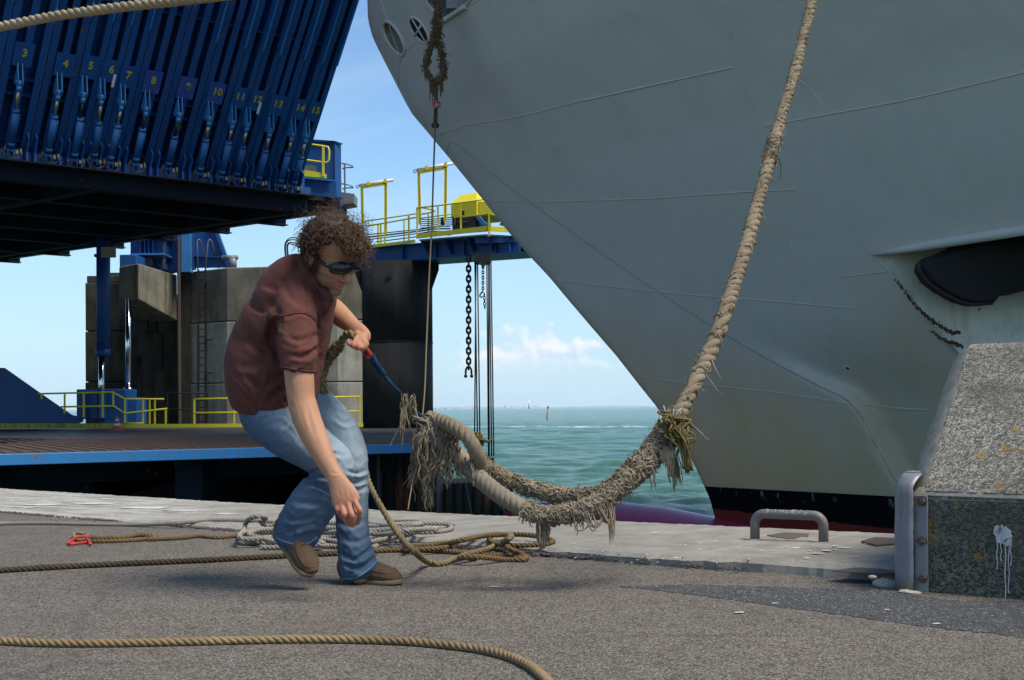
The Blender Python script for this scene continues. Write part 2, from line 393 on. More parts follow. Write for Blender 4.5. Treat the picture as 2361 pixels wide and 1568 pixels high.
# darker patch of newer asphalt on the right
pl = [(1425, 1352), (1600, 1349), (1800, 1354), (2050, 1366), (2200, 1384), (2420, 1392), (2420, 1478), (2360, 1470), (2200, 1452), (2040, 1432), (1900, 1413), (1720, 1388), (1560, 1368)]
C_ = spline([G(*p) for p in pl]+[G(*pl[0])], .02)
mb = MB(); C_ = C_[:-1]; n = len(C_)
C_ = C_+np.stack([rg.normal(0, .006, n), rg.normal(0, .012, n), np.zeros(n)], 1); C_[:, 2] = .0015
me_ = bmesh.new(); vv = [me_.verts.new(p) for p in C_]; me_.faces.new(vv); bmesh.ops.triangulate(me_, faces=me_.faces[:])
mb.add([v.co[:] for v in me_.verts], [[v.index for v in f.verts] for f in (me_.verts.index_update(), me_.faces)[1]]); me_.free()
mb.build('asphalt_patch', M_ASPHD, kind='structure', label='dark grey patch of newer asphalt in front of the concrete block')
# paint flecks and worn markings on the coping
M_WHITE = paint('worn_white_paint', (.62, .62, .60), .8, .6, (.25, .24, .22), 5, streak=False)
def fleck(mb, px, py, wpx, hpx, z=None, seed=0):
    g = np.random.default_rng(seed+11); c = G(px, py); s0, n0 = uvn(c); zz = (hgt(s0) if n0 > KW else 0)+.004
    c = Wz(px, py, zz); a = Wz(px+wpx/2, py, zz)-c; b_ = Wz(px, py+hpx/2, zz)-c; k = 16
    vs = [c+a*(math.cos(6.283*i/k)*g.uniform(.5, 1.1))+b_*(math.sin(6.283*i/k)*g.uniform(.5, 1.1)) for i in range(k)]
    vs = [V(v[0], v[1], zz) for v in vs]
    mb.add(vs, [list(range(k))])
mb = MB()
for i, (x, y, a, b_) in enumerate([(1880, 1275, 55, 2), (1905, 1269, 34, 3), (1860, 1286, 18, 3), (1945, 1262, 40, 2), (1925, 1258, 20, 2), (1835, 1262, 30, 3), (1140, 1352, 34, 2), (1705, 1411, 26, 4),
    (100, 1163, 110, 4), (60, 1169, 90, 3), (215, 1160, 120, 5), (330, 1170, 160, 6), (420, 1176, 120, 4), (1560, 1285, 30, 2), (250, 1150, 60, 3), (1510, 1228, 20, 3), (1000, 1215, 26, 2), (520, 1184, 60, 3), (2160, 1437, 26, 3), (2045, 1405, 18, 2), (1785, 1390, 20, 2)]):
    fleck(mb, x, y, a, b_, seed=i)
for i in range(90):
    fleck(mb, rg.uniform(1250, 2050), rg.uniform(1245, 1300), rg.uniform(2, 9), rg.uniform(.6, 2), seed=100+i)
mb.build('paint_flecks', M_WHITE, kind='stuff', label='worn white paint flecks scattered on the quay')
# ------------------------------------------------------------------ sea
ZS = -2.0
rows = [8.0]
while rows[-1] < 420: rows.append(rows[-1]*1.0068)
while rows[-1] < 45000: rows.append(rows[-1]*1.06)
rows = np.array(rows)
ang = np.concatenate([np.linspace(-80, -33, 12)[:-1], np.linspace(-33, 33, 760), np.linspace(33, 80, 12)[1:]])*math.pi/180
Rr, Aa = np.meshgrid(rows, ang, indexing='ij'); X = Rr*np.sin(Aa); Y = Rr*np.cos(Aa); Z = np.full_like(X, ZS)
g = np.random.default_rng(12); fade0 = Rr*.0068*2.2
for i in range(64):
    lam = 0.45*(9.0/.45)**g.uniform(0, 1); th = math.radians(-75)+g.normal(0, .55); k = 2*math.pi/lam
    am = .0080*lam**.62*g.uniform(.5, 1.3); ph = g.uniform(0, 6.28)
    at = np.clip(lam/fade0-1, 0, 1)
    q = k*(X*math.cos(th)+Y*math.sin(th))+ph
    Z += am*at*(np.sin(q)+.25*np.sin(2*q+1.2))
near = np.clip((460-Rr)/160, 0, 1); Z = ZS+(Z-ZS)*near
nR, nA = X.shape; verts = np.stack([X, Y, Z], -1).reshape(-1, 3)
idx = np.arange(nR*nA).reshape(nR, nA)
faces = np.stack([idx[:-1, :-1], idx[:-1, 1:], idx[1:, 1:], idx[1:, :-1]], -1).reshape(-1, 4)
me = bpy.data.meshes.new('sea'); me.vertices.add(len(verts)); me.vertices.foreach_set('co', verts.ravel())
me.loops.add(len(faces)*4); me.loops.foreach_set('vertex_index', faces.ravel()[:].astype(np.int32)); me.polygons.add(len(faces))
me.polygons.foreach_set('loop_start', np.arange(len(faces), dtype=np.int32)*4); me.polygons.foreach_set('use_smooth', np.ones(len(faces), dtype=bool)); me.update(calc_edges=True)
m, t, b, P = new_mat('sea_water')
patch = noise(t, vmap(t, P, (.012, .05, 1)), 1.0, 4, .6)
col = mixc(t, ramp(t, [(.35, (0,0,0)), (.65, (1,1,1))], patch).outputs[0], (.030, .118, .088), (.055, .140, .080))
sx = N(t, 'ShaderNodeSeparateXYZ'); t.links.new(P, sx.inputs[0])
hz = mth(t, 'MULTIPLY', mth(t, 'ADD', sx.outputs[2], 1.92), 3.5, True)
col = mixc(t, mth(t, 'MULTIPLY', hz, .35), col, (.09, .21, .14))
fa = Wz(1035, 984, ZS); fb = Wz(1530, 984.5, ZS)
dy = mth(t, 'ABSOLUTE', mth(t, 'SUBTRACT', sx.outputs[1], mth(t, 'ADD', mth(t, 'MULTIPLY', sx.outputs[0], (fb.y-fa.y)/(fb.x-fa.x)), fa.y-fa.x*(fb.y-fa.y)/(fb.x-fa.x))))
band = mth(t, 'SUBTRACT', 1.0, mth(t, 'DIVIDE', dy, 12.0), True)
fn = noise(t, vmap(t, P, (.5, .10, 1)), 1.0, 7, .7)
foam = ramp(t, [(.62, (0,0,0)), (.80, (1,1,1))], mth(t, 'ADD', mth(t, 'MULTIPLY', fn, .75), mth(t, 'MULTIPLY', band, .38))).outputs[0]
foam = mth(t, 'MULTIPLY', foam, mth(t, 'MULTIPLY', band, 3, True))
col = mixc(t, mth(t, 'MULTIPLY', foam, .9), col, (.75, .80, .80))
dark = mth(t, 'SUBTRACT', 1.0, mth(t, 'DIVIDE', mth(t, 'ABSOLUTE', mth(t, 'SUBTRACT', mth(t, 'ADD', sx.outputs[1], mth(t, 'MULTIPLY', sx.outputs[0], .2)), fa.y+34)), 30.0), True)
col = mixc(t, mth(t, 'MULTIPLY', mth(t, 'MULTIPLY', dark, ramp(t, [(.4, (0,0,0)), (.6, (1,1,1))], noise(t, vmap(t, P, (.03, .03, 1)), 1.0, 3)).outputs[0]), .6), col, (.02, .075, .10))
b1_ = noise(t, vmap(t, P, (1.0, 1.0, 1), (0, 0, .3)), 4.2, 7, .66); b2_ = noise(t, vmap(t, P, (.45, .8, 1)), 1.0, 7, .7)
hh = mth(t, 'ADD', mth(t, 'MULTIPLY', b1_, .13), mth(t, 'MULTIPLY', b2_, .34))
setb(t, b, col, .16, None, .24, hh, 1.0, 1.0); b.inputs['IOR'].default_value = 1.33
me.materials.append(m); sea = bpy.data.objects.new('sea', me); COL.objects.link(sea); tag(sea, 'green choppy sea reaching the horizon', kind='structure')
# ------------------------------------------------------------------ far shore
M_FAR = paint('far_shore', (.86, .90, .94), .9, 0, sc=.01, bump=0); M_FAR2 = paint('far_building', (.88, .90, .92), .9, 0, sc=.01, bump=0)  # pale blue-white tone stands in for distance haze
mb = MB(); DF = 9000
ln = [(-400, 4), (400, 3), (950, 4), (1090, 5), (1160, 4), (1250, 3), (1420, 5), (1560, 2), (1700, 3), (2800, 3)]
for (x0, h0), (x1, h1) in zip(ln[:-1], ln[1:]):
    p0, p1 = W(x0, HY, DF), W(x1, HY, DF); p0.z = p1.z = ZS-1
    mb.prism([p0, p1, p1+V(0, 0, h1*3.1+3), p0+V(0, 0, h0*3.1+3)], (0, 300, 0))
for i in range(120):
    px = rg.uniform(960, 1210) if i < 90 else rg.uniform(1240, 1620); p = W(px, HY, DF-20); wd = rg.uniform(6, 18); h = rg.uniform(8, 26)*(1 if i < 90 else .7)
    mb.box((p.x, DF-20-rg.uniform(0, 160)-i*.3, ZS+h/2), (wd, 15, h))
mb.build('far_shore', M_FAR, kind='structure', label='low shore with tiny buildings on the horizon, haze painted into its pale colour')
p = W(1219, HY, DF-200); mb = MB(); mb.cyl((p.x, p.y, ZS), (p.x, p.y, 64), 4.6, 3.2, 12); mb.build('tall_chimney', M_FAR2, label='tall pale chimney far away on the horizon', cat='chimney')
p = W(1234, HY, DF-200); mb = MB(); mb.box((p.x, p.y, ZS+12), (30, 20, 25)); mb.box((p.x+4, p.y, ZS+27), (12, 14, 6)); mb.build('power_station_building', M_FAR2, label='pale blocky building beside the far chimney on the horizon', cat='building')
M_RED = paint('marker_red', (.62, .11, .09), .6, .3, sc=1); M_BW = paint('boat_white', (.8, .8, .8), .4, .1)
# red leaning marker pole
base = Wz(1259, 966, ZS); e = empty('marker_pole', base, 'thin red leaning marker pole standing in the sea', 'marker pole')
tp = W(1263, 941, base.y); mb = MB(); mb.cyl(base-V(0,0,1), tp, .17, .15, 10); mb.build('pole', M_RED, e)
mb = MB(); mb.cyl(tp, tp+V(.03, 0, .3), .28, .28, 10); mb.cyl(tp+V(.03,0,.3), tp+V(.05, 0, .62), .2, .02, 10); mb.build('top_mark', M_RED, e)
mb = MB(); mb.cyl(tp+V(.05,0,.6), tp+V(.06, 0, .9), .12, .10, 10); mb.build('lantern', M_BW, e)
def boat(px, L, D, label):
    p = W(px, HY, D); p.z = ZS; e = empty('motor_boat', p, label, 'boat'); mb = MB()
    hull = [(-.5, -.11), (.2, -.13), (.5, 0), (.2, .13), (-.5, .11)]
    vs = [p+V(x*L*.9, y*L*.8, -.2) for x, y in hull]+[p+V(x*L, y*L, L*.10+(.06*L if x > .4 else 0)) for x, y in hull]
    mb.add(vs, [(4,3,2,1,0), (5,6,7,8,9)]+[(i, (i+1) % 5, 5+(i+1) % 5, 5+i) for i in range(5)]); mb.build('hull', M_BW, e)
    mb = MB(); mb.prism([p+V(-.3*L, -.08*L, .1*L), p+V(.15*L, -.08*L, .1*L), p+V(.05*L, -.08*L, .22*L), p+V(-.25*L, -.08*L, .22*L)], (0, .16*L, 0)); mb.build('cabin', M_BW, e)
boat(1400, 12, 3000, 'white motor boat far out on the sea near the ship')
boat(1376, 6, 4200, 'tiny white boat speck left of the motor boat'); boat(1237, 6, 5000, 'tiny pale boat on the horizon near the far chimney'); 
# ------------------------------------------------------------------ concrete block on the quay, right
def make_agg():
    m, t, b, P = new_mat('pebble_concrete')
    vo = N(t, 'ShaderNodeTexVoronoi', inp={'Scale': 150.0}); t.links.new(mixc(t, .03, P, noise(t, P, 20, 3, out=1)), vo.inputs['Vector'])
    sc = N(t, 'ShaderNodeSeparateColor'); t.links.new(vo.outputs['Color'], sc.inputs[0])
    n0 = noise(t, P, 75, 8, .8); n1 = noise(t, P, 5, 6, .6)
    f = ramp(t, [(.40, (0,0,0)), (.64, (1,1,1))], mth(t, 'ADD', mth(t, 'MULTIPLY', n0, .7), mth(t, 'MULTIPLY', sc.outputs[0], .30))).outputs[0]
    f = mth(t, 'MULTIPLY', f, mth(t, 'ADD', .40, n1))
    sx = N(t, 'ShaderNodeSeparateXYZ'); t.links.new(P, sx.inputs[0])
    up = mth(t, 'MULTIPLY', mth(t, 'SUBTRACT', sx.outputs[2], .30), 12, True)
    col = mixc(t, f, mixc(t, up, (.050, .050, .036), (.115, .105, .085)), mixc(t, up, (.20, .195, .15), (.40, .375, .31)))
    col = mixc(t, mth(t, 'MULTIPLY', ramp(t, [(.5, (0,0,0)), (.7, (1,1,1))], noise(t, P, 3.2, 5, .6)).outputs[0], .7), col, (.085, .085, .062))
    lf = ramp(t, [(.62, (0,0,0)), (.65, (1,1,1))], noise(t, P, 13, 5, .65)).outputs[0]
    col = mixc(t, mth(t, 'MULTIPLY', lf, .8), col, (.34, .19, .03))
    setb(t, b, col, .9, None, .2, mth(t, 'ADD', n0, mth(t, 'MULTIPLY', vo.outputs['Distance'], -1.0)), .8, .006)
    return m
M_AGG = make_agg(); M_CHAM = make_concrete('block_edge_concrete', (.42, .375, .29), (.30, .27, .21), 7, (.12, .11, .09), .4, .5)
M_TOPC = make_concrete('block_top_concrete', (.30, .28, .25), (.22, .21, .18), 4, (.10, .10, .07), .5, .5)
Cb = G(2094, 1361); s0b, n0b = uvn(Cb)
bl = empty('concrete_block', Cb, 'lichen-spotted rough concrete block with sloping face on the quay at right', 'concrete block')
def bp(s_, n_, z): return qp(s0b+s_, n0b+n_, z)
prof = [(0, 0), (0, .335), (.012, .350), (.50, .862), (.545, .880), (1.5, .880), (1.5, 0)]
def wall_sheet(mb, a, b2, s0_, s1_, s0b_=None, nseg=60, mseg=24, amp=.004, seed=1):
    g = np.random.default_rng(seed); s0b_ = s0_ if s0b_ is None else s0b_
    vs = []
    for j in range(mseg+1):
        v = j/mseg; n_ = a[0]*(1-v)+b2[0]*v; z = a[1]*(1-v)+b2[1]*v; sl_ = s0_*(1-v)+s0b_*v
        for i in range(nseg+1):
            u = i/nseg; k = 0 if (i in (0, nseg) or j in (0, mseg)) else g.normal(0, amp)
            vs.append(bp(sl_+(s1_-sl_)*u, n_-abs(k)*.6, z+k*.6))
    mb.add(vs, [(j*(nseg+1)+i, j*(nseg+1)+i+1, (j+1)*(nseg+1)+i+1, (j+1)*(nseg+1)+i) for j in range(mseg) for i in range(nseg)], True)
SB = 3.2; CH = .055
mb = MB(); wall_sheet(mb, prof[0], prof[1], 0, SB, nseg=200, mseg=24, amp=.0009)
wall_sheet(mb, prof[2], prof[3], CH, SB, CH, nseg=200, mseg=40, amp=.0014)
wall_sheet(mb, prof[3], prof[4], CH, SB, CH, nseg=120, mseg=3, amp=.002)
mb.build('rough_face', M_AGG, bl)
mb = MB(); wall_sheet(mb, prof[4], prof[5], CH, SB, CH, nseg=40, mseg=10, amp=.002)
mb.add([bp(SB, n_, z) for n_, z in prof], [list(range(len(prof)))]); mb.add([bp(0, 1.5, 0), bp(SB, 1.5, 0), bp(SB, 1.5, .88), bp(0, 1.5, .88)], [(0, 1, 2, 3)]); mb.build('block_back', M_TOPC, bl)
mb = MB(); wall_sheet(mb, (prof[1][0]-.001, prof[1][1]-.012), (prof[2][0]+.012, prof[2][1]+.012), 0.0, SB, CH*.6, nseg=200, mseg=3, amp=.003, seed=8); mb.build('worn_arris', M_TOPC, bl)
mb = MB(); g = np.random.default_rng(5); k = 60; L1 = []; L2 = []; L3 = []
for i in range(k+1):
    v = i/k; pz = [(.012, .350), (.50, .862), (.545, .880), (1.5, .880)]; cum = [0, .56, .6, 1]
    n_ = np.interp(v, cum, [p[0] for p in pz]); z = np.interp(v, cum, [p[1] for p in pz]); e_ = g.normal(0, .002)
    L1.append(bp(CH+e_, n_, z+.0005)); L2.append(bp(-.020+.022*min(1, v/.6)+e_*1.5, n_+.012, z-.04)); L3.append(bp(-.012, n_, 0))
vs = L1+L2+L3; k1 = k+1
mb.add(vs, [(i, i+1, k1+i+1, k1+i) for i in range(k)]+[(k1+i, k1+i+1, 2*k1+i+1, 2*k1+i) for i in range(k)], True)
mb.build('smooth_edge', M_CHAM, bl)
# paint splash on the front face
mb = MB(); 
def facept(px, py, off=-.006):
    o_, d_ = ray(px, py); p0 = bp(0, off, 0); tt = (p0-o_).dot(qn)/d_.dot(qn); return o_+d_*tt
def blob(cx, cy, rx, ry, seed, k=26, js=.35):
    g = np.random.default_rng(seed); vs = [facept(cx+rx*math.cos(6.283*i/k)*(1-js*g.uniform(0, 1)), cy+ry*math.sin(6.283*i/k)*(1-js*g.uniform(0, 1))) for i in range(k)]
    mb.add(vs+[v+qn*.004 for v in vs], [list(range(k))]+[(i, (i+1) % k, k+(i+1) % k, k+i) for i in range(k)])
blob(2311, 1233, 24, 24, 1, js=.4); blob(2322, 1250, 14, 12, 4); blob(2300, 1222, 12, 12, 7)
for x, y0, y1, wd in [(2298, 1240, 1310, 1.8), (2307, 1240, 1292, 1.5), (2317, 1245, 1385, 2.2), (2330, 1240, 1302, 1.6), (2325, 1245, 1365, 1.7)]:
    pts = []
    for i in range(14):
        y = y0+(y1-y0)*i/13; pts.append((x+math.sin(i*.9+x)*1.1, y))
    vs = [facept(a-wd*(.6 if i else 1), b_) for i, (a, b_) in enumerate(pts)]+[facept(a+wd*.6, b_) for a, b_ in pts]
    mb.add(vs, [(i, i+1, 15+i, 14+i) for i in range(13)]); 
    blob(pts[-1][0], pts[-1][1], wd*1.1, wd*2, int(x))
mb.build('paint_splash', M_WHITE, bl)
# steel corner guard with bolts
def make_steel(name, c=(.32, .33, .34), rust=.5, rough=.45, metal=.7):
    m, t, b, P = new_mat(name)
    n1 = noise(t, P, 14, 6, .6); n2 = noise(t, vmap(t, P, (40, 40, 5)), 1, 5, .6)
    col = mixc(t, n1, c, tuple(x*.6 for x in c))
    rf = ramp(t, [(.52, (0,0,0)), (.68, (1,1,1))], mth(t, 'ADD', mth(t, 'MULTIPLY', n2, .5), mth(t, 'MULTIPLY', noise(t, P, 9, 4), .5))).outputs[0]
    rf = mth(t, 'MULTIPLY', rf, rust); col = mixc(t, rf, col, (.14, .06, .028))
    setb(t, b, col, mth(t, 'ADD', rough, mth(t, 'MULTIPLY', rf, .4)), mth(t, 'SUBTRACT', metal, mth(t, 'MULTIPLY', rf, metal)), None, n1, .3, .006)
    return m
M_STEEL = make_steel('galvanised_steel', (.27, .275, .29), .55, .5, .3); M_RUST = make_steel('rusty_steel', (.13, .10, .085), .8, .75, .2)
sg = empty('corner_guard', bp(-.02, -.03, 0), 'dented grey steel corner guard bolted to the left edge of the concrete block', 'corner guard')
mb = MB(); rc = .052; K = 18; hts = [(-.002, 0), (.06, 0), (.12, .002), (.2, -.002), (.28, .003), (.335, .0), (.36, .0), (.375, .012), (.39, .028), (.405, .05)]
vs = []
arc = [(-.045+.0, .16), (-.045, .03)]
for i in range(K+1):
    a = math.pi-math.pi/2*i/K*1.0; arc.append((-.045+rc+rc*math.cos(a), -.012+rc-rc*math.sin(a)-rc*0))
arc += [(.012, -.0125), (.030, -.0125)]
arc = [(s_+.0, n_-.022) for s_, n_ in arc]
for z, ins in hts:
    for s_, n_ in arc: vs.append(bp(s_+ins*.3, n_+ins*1.0, z))
na = len(arc); mb.add(vs, [(j*na+i, j*na+i+1, (j+1)*na+i+1, (j+1)*na+i) for j in range(len(hts)-1) for i in range(na-1)], True)
topc = [bp(s_+.015, n_+.05, .407) for s_, n_ in arc]; mb.add(topc, [list(range(na))]); o = mb.build('curved_plate', M_STEEL, sg)
so_ = o.modifiers.new('solid', 'SOLIDIFY'); so_.thickness = .006; so_.offset = 1
mb = MB(); mb.box(bp(.044, -.012, .165), (.058, .01, .34), (qd, qn, V(0, 0, 1))); mb.box(bp(.050, -.020, .11), (.040, .006, .12), (qd, qn, V(0, 0, 1))); bevel(mb.build('flange', M_STEEL, sg), .002)
mb = MB()
for i in range(26):
    z = .02+i*.013
    mb.ell(bp(.024+.002*math.sin(i*2.1), -.030, z), (.006, .005, .0105), nu=8, nv=6)
mb.build('weld_bead', M_RUST, sg)
for z in (.05, .175, .315):
    mb = MB(); c = bp(.056, -.022, z); mb.cyl(c, c-qn*.012, .013, .013, 6, smooth=False); mb.cyl(c-qn*.012, c-qn*.017, .006, .006, 8); mb.cyl(c+qn*.004, c, .018, .018, 14); mb.build('bolt', M_RUST, sg)
# lump of mortar at its foot
M_MORT = make_concrete('mortar', (.50, .46, .36), (.36, .33, .26), 8, (.2, .18, .12), .3, .7, pits=False)
def lump(px, py, r, label, name='mortar_lump', mat=M_MORT, flat=.45, seed=0, cat='stone', z=0):
    g = np.random.default_rng(seed); mb = MB(); c = G(px, py, z); mb.ell((c.x, c.y, z+r*flat*.3), (r, r*.7, r*flat), nu=22, nv=12)
    A = np.array(mb.v); A += np.sin(A*34+g.uniform(0, 6, 3))[:, [1, 2, 0]]*r*.09+g.normal(0, r*.035, A.shape); mb.v = [tuple(a) for a in A]
    return mb.build(name, mat, label=label, cat=cat)
lump(2042, 1352, .047, 'cream lump of old mortar at the foot of the steel corner guard', seed=2, cat='mortar lump')
lump(2098, 1366, .040, 'flat crumbly smear of mortar under the flange of the corner guard', flat=.18, seed=3, cat='mortar lump')
lump(2010, 1331, .016, 'small tan stone on the coping left of the corner guard', 'small_stone', seed=4, z=.045); lump(1622, 1310, .008, 'tiny pale pebble at the edge of the dark asphalt', 'small_stone', seed=5)
# steel mooring hoop
hp = [G(1740, 1244, .045), G(1898, 1251, .045)]; hz_ = .045
hoop = empty('mooring_hoop', (hp[0]+hp[1])/2, 'bent grey steel pipe hoop standing on the quay edge', 'steel hoop')
ax = (hp[1]-hp[0]); L = ax.length; ax.normalize(); r_ = .0215; HT = .118; cr2 = .045; pts = [hp[0]-V(0,0,.04)]
pts.append(hp[0]+V(0, 0, HT-cr2))
for i in range(1, 8): a = math.pi/2*i/8; pts.append(hp[0]+ax*(cr2-cr2*math.cos(a))+V(0, 0, HT-cr2+cr2*math.sin(a)))
pts.append(hp[0]+ax*cr2+V(0,0,HT)); pts.append(hp[1]-ax*cr2+V(0,0,HT))
for i in range(1, 8): a = math.pi/2*i/8; pts.append(hp[1]-ax*(cr2-cr2*math.sin(a))+V(0, 0, HT-cr2+cr2*math.cos(a)))
pts += [hp[1]+V(0, 0, HT-cr2), hp[1]-V(0, 0, .04)]
m_h = make_steel('hoop_steel', (.20, .195, .18), .45, .6, .3)
mb = MB(); mb.tube(pts, r_, 20); mb.build('bent_pipe', m_h, hoop)
mb = MB(); g = np.random.default_rng(9)
for i in range(15):
    u = g.uniform(.18, .85); c = hp[0]+ax*(L*u)+V(0, 0, HT); a0 = g.uniform(-.6, .9); q = []
    for j in range(6):
        a = a0+j*.14; q.append(c+(V(0, 0, 1)*math.cos(a)-qn*math.sin(a))*(r_+.0003)+ax*(j*.003*g.uniform(-1, 1)))
    mb.tube(q, .0012, 4)
mb.build('chalk_marks', M_WHITE, hoop, kind='stuff')
mb = MB(); mb.cyl(hp[0]-V(0,0,.02), hp[0]+V(0,0,.004), .03, .026, 16); mb.build('foot', M_MORT, hoop); mb = MB(); mb.cyl(hp[1]-V(0,0,.02), hp[1]+V(0,0,.004), .03, .026, 16); mb.build('foot', M_MORT, hoop)
def plate(name, pts, z0, th, mat, label, cat):
    mb = MB(); P_ = [V(*G(a, b_, z0)) for a, b_ in pts]; mb.prism(P_, (0, 0, -th)); return mb.build(name, mat, label=label, cat=cat)
plate('rusty_plate', [(1768, 1233), (1808, 1227), (1865, 1230), (1862, 1238), (1850, 1236), (1830, 1243), (1800, 1241)], .048, .012, M_RUST, 'rusty bent steel plate on the quay edge behind the hoop', 'steel plate')
plate('rusty_plate', [(1985, 1247), (2015, 1238), (2075, 1240), (2075, 1252), (2020, 1256)], .056, .02, M_RUST, 'rusty broken steel plate beside the corner guard at the quay edge', 'steel plate')
plate('drain_grating', [(1918, 1315), (1960, 1309), (2010, 1307), (2085, 1311), (2085, 1319), (2040, 1322), (1985, 1320), (1945, 1318)], hgt(6.5)+.004, .003, M_RUST, 'rust brown sunken steel grating in the coping by the corner guard', 'grating')
plate('rusty_plate', [(1240, 1216), (1300, 1213), (1345, 1216), (1300, 1221)], hgt(3.5)+.007, .01, M_RUST, 'thin rusty strip lying flat on the coping behind the frayed rope', 'steel plate')
# ================================================================== LOADING BRIDGE (lower deck), PIER, GANTRY, UPPER RAMP
M_BLUE = paint('blue_paint', (.006, .078, .27), .5, .3, (.01, .03, .08), 1.2, rust=.0, bump=.1)
M_BLUED = paint('blue_paint_weathered', (.007, .066, .235), .55, .4, (.008, .02, .05), 1.2, rust=.10, bump=.15)
M_BLUEL = paint('light_blue_paint', (.045, .22, .50), .4, .3, (.02, .05, .09), 2.5, rust=.03)
M_FASC = paint('bright_blue_fascia', (.020, .20, .50), .5, .6, (.08, .12, .16), 1.4, rust=.10, bump=.1)
M_BLACKST = paint('black_steel', (.020, .020, .020), .75, .5, (.038, .037, .035), .5, bump=.05, spec=.2)
M_UNDER = paint('shaded_understructure', (.008, .014, .028), .7, .6, (.006, .006, .006), .6, rust=.1, spec=.2)  # near-black blue: shade below the decks is put into the colour
M_YEL = paint('yellow_paint', (.78, .66, .02), .45, .25, (.22, .18, .03), 2.0, bump=.05, thr=.6)
M_YELD = paint('dirty_yellow_paint', (.50, .42, .02), .6, .75, (.05, .045, .02), 2.2, bump=.1, thr=.5)
M_CHROME = make_steel('chrome', (.75, .76, .78), .0, .12, 1.0); M_CHROMED = make_steel('piston_steel', (.50, .46, .38), .25, .3, .9)
M_GREY = paint('grey_steel', (.20, .21, .22), .5, .4, (.08, .08, .07), 3); M_BLK = paint('black_rubber', (.012, .012, .013), .5, .1, (.03, .03, .03), 4)
M_BRASS = make_steel('brass_fitting', (.50, .40, .22), .2, .35, .8)
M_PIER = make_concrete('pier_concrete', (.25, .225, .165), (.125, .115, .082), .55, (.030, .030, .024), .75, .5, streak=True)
M_PIERD = make_concrete('pier_concrete_shaded', (.085, .08, .062), (.038, .038, .028), .55, (.016, .016, .012), .8, .5, streak=True)  # darker copy of the concrete, shade under the ramp painted in
M_PIERL = make_concrete('pier_concrete_lit', (.42, .40, .34), (.28, .265, .22), .7, (.06, .065, .065), .6, .4, streak=True)  # paler copy of the concrete, light on the right-hand walls painted in
# deck surface: black worn steel and rusty anti-slip bars
m, t, b, P = new_mat('ramp_deck'); n1 = noise(t, P, 1.1, 7, .65); n2 = noise(t, P, 9, 6, .6)
col = mixc(t, ramp(t, [(.42, (0,0,0)), (.58, (1,1,1))], n1).outputs[0], (.075, .056, .045), (.15, .088, .055)); col = mixc(t, mth(t, 'MULTIPLY', n2, .6), col, (.035, .030, .028))
br = N(t, 'ShaderNodeTexBrick', inp={'Scale': 1.6, 'Mortar Size': .03, 'Color1': (1,1,1,1), 'Color2': (.8,.8,.8,1), 'Mortar': (.35,.3,.28,1)}); t.links.new(vmap(t, P, (1,1,1), (0,0,.8)), br.inputs[0]); col = mixc(t, 1.0, col, br.outputs[0], 'MULTIPLY')
setb(t, b, col, .7, None, .4, n2, .5, .02); M_DECK = m
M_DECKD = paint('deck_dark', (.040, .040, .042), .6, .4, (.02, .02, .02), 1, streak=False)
M_BARR = paint('rusty_bar', (.22, .10, .05), .7, .9, (.07, .045, .032), 3)
E0 = Wz(-420, 1058, 0); E1 = Wz(1022, 1021, 0); fe = (E1-E0).normalized(); fnb = V(-fe.y, fe.x, 0)
Er = Wz(1001, 984, 0); rdir = (Er-E1); rdir.z = 0
LB = empty('loading_bridge', E1, 'low blue-edged steel bridge deck with rusty surface reaching from the left behind the man', 'loading bridge')
back = V(0, 64, 0)
def dk(u, v, z=0):   # u along the front edge from its right end leftwards, v towards the back
    p = E1-fe*u+(rdir.normalized())*v; p.z = z; return p
LEN = (E1-E0).length; BK = 40
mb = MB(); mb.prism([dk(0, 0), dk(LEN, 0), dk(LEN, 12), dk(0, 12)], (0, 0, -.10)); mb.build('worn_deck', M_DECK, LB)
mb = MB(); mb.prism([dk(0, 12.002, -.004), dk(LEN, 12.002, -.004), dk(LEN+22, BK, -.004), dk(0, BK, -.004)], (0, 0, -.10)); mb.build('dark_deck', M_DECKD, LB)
mb = MB(); bdir = V(.468, -.884, 0)
for i in range(110):
    u = .8+i*.26; p = dk(u, .35, .010); L = 9.5
    dn = (-fe).dot(bdir); q = p-bdir*L
    a_ = dk(u, 0)
    mb.beam(p, q, .03, .018)
mb.build('grip_bars', M_BARR, LB, kind=None)
mb = MB(); mb.beam(dk(-.02, -.03, -.085), dk(LEN, -.03, -.085), .06, .175); mb.beam(dk(-.03, -.03, -.085), dk(-.03, 12, -.085), .06, .175); bevel(mb.build('blue_edge', M_FASC, LB), .01)
mb = MB()
mb.prism([dk(1.2, 2.6, -.104), dk(LEN, 2.6, -.104), dk(LEN, 2.9, -.104), dk(1.2, 2.9, -.104)], (0, 0, -.5))
for u in (1.5, 5, 9, 13, 17, 21): mb.prism([dk(u, .9, -.104), dk(u+.5, .9, -.104), dk(u+.5, 20, -.104), dk(u, 20, -.104)], (0, 0, -1.3))
mb.prism([dk(7.5, 3, -.104), dk(LEN, 2, -.104), dk(LEN, 2.6, -.104), dk(7.5, 3.6, -.104)], (0, 0, -2.4))  # deep black sheet added as painted shade below the deck
mb.build('girders', M_UNDER, LB)
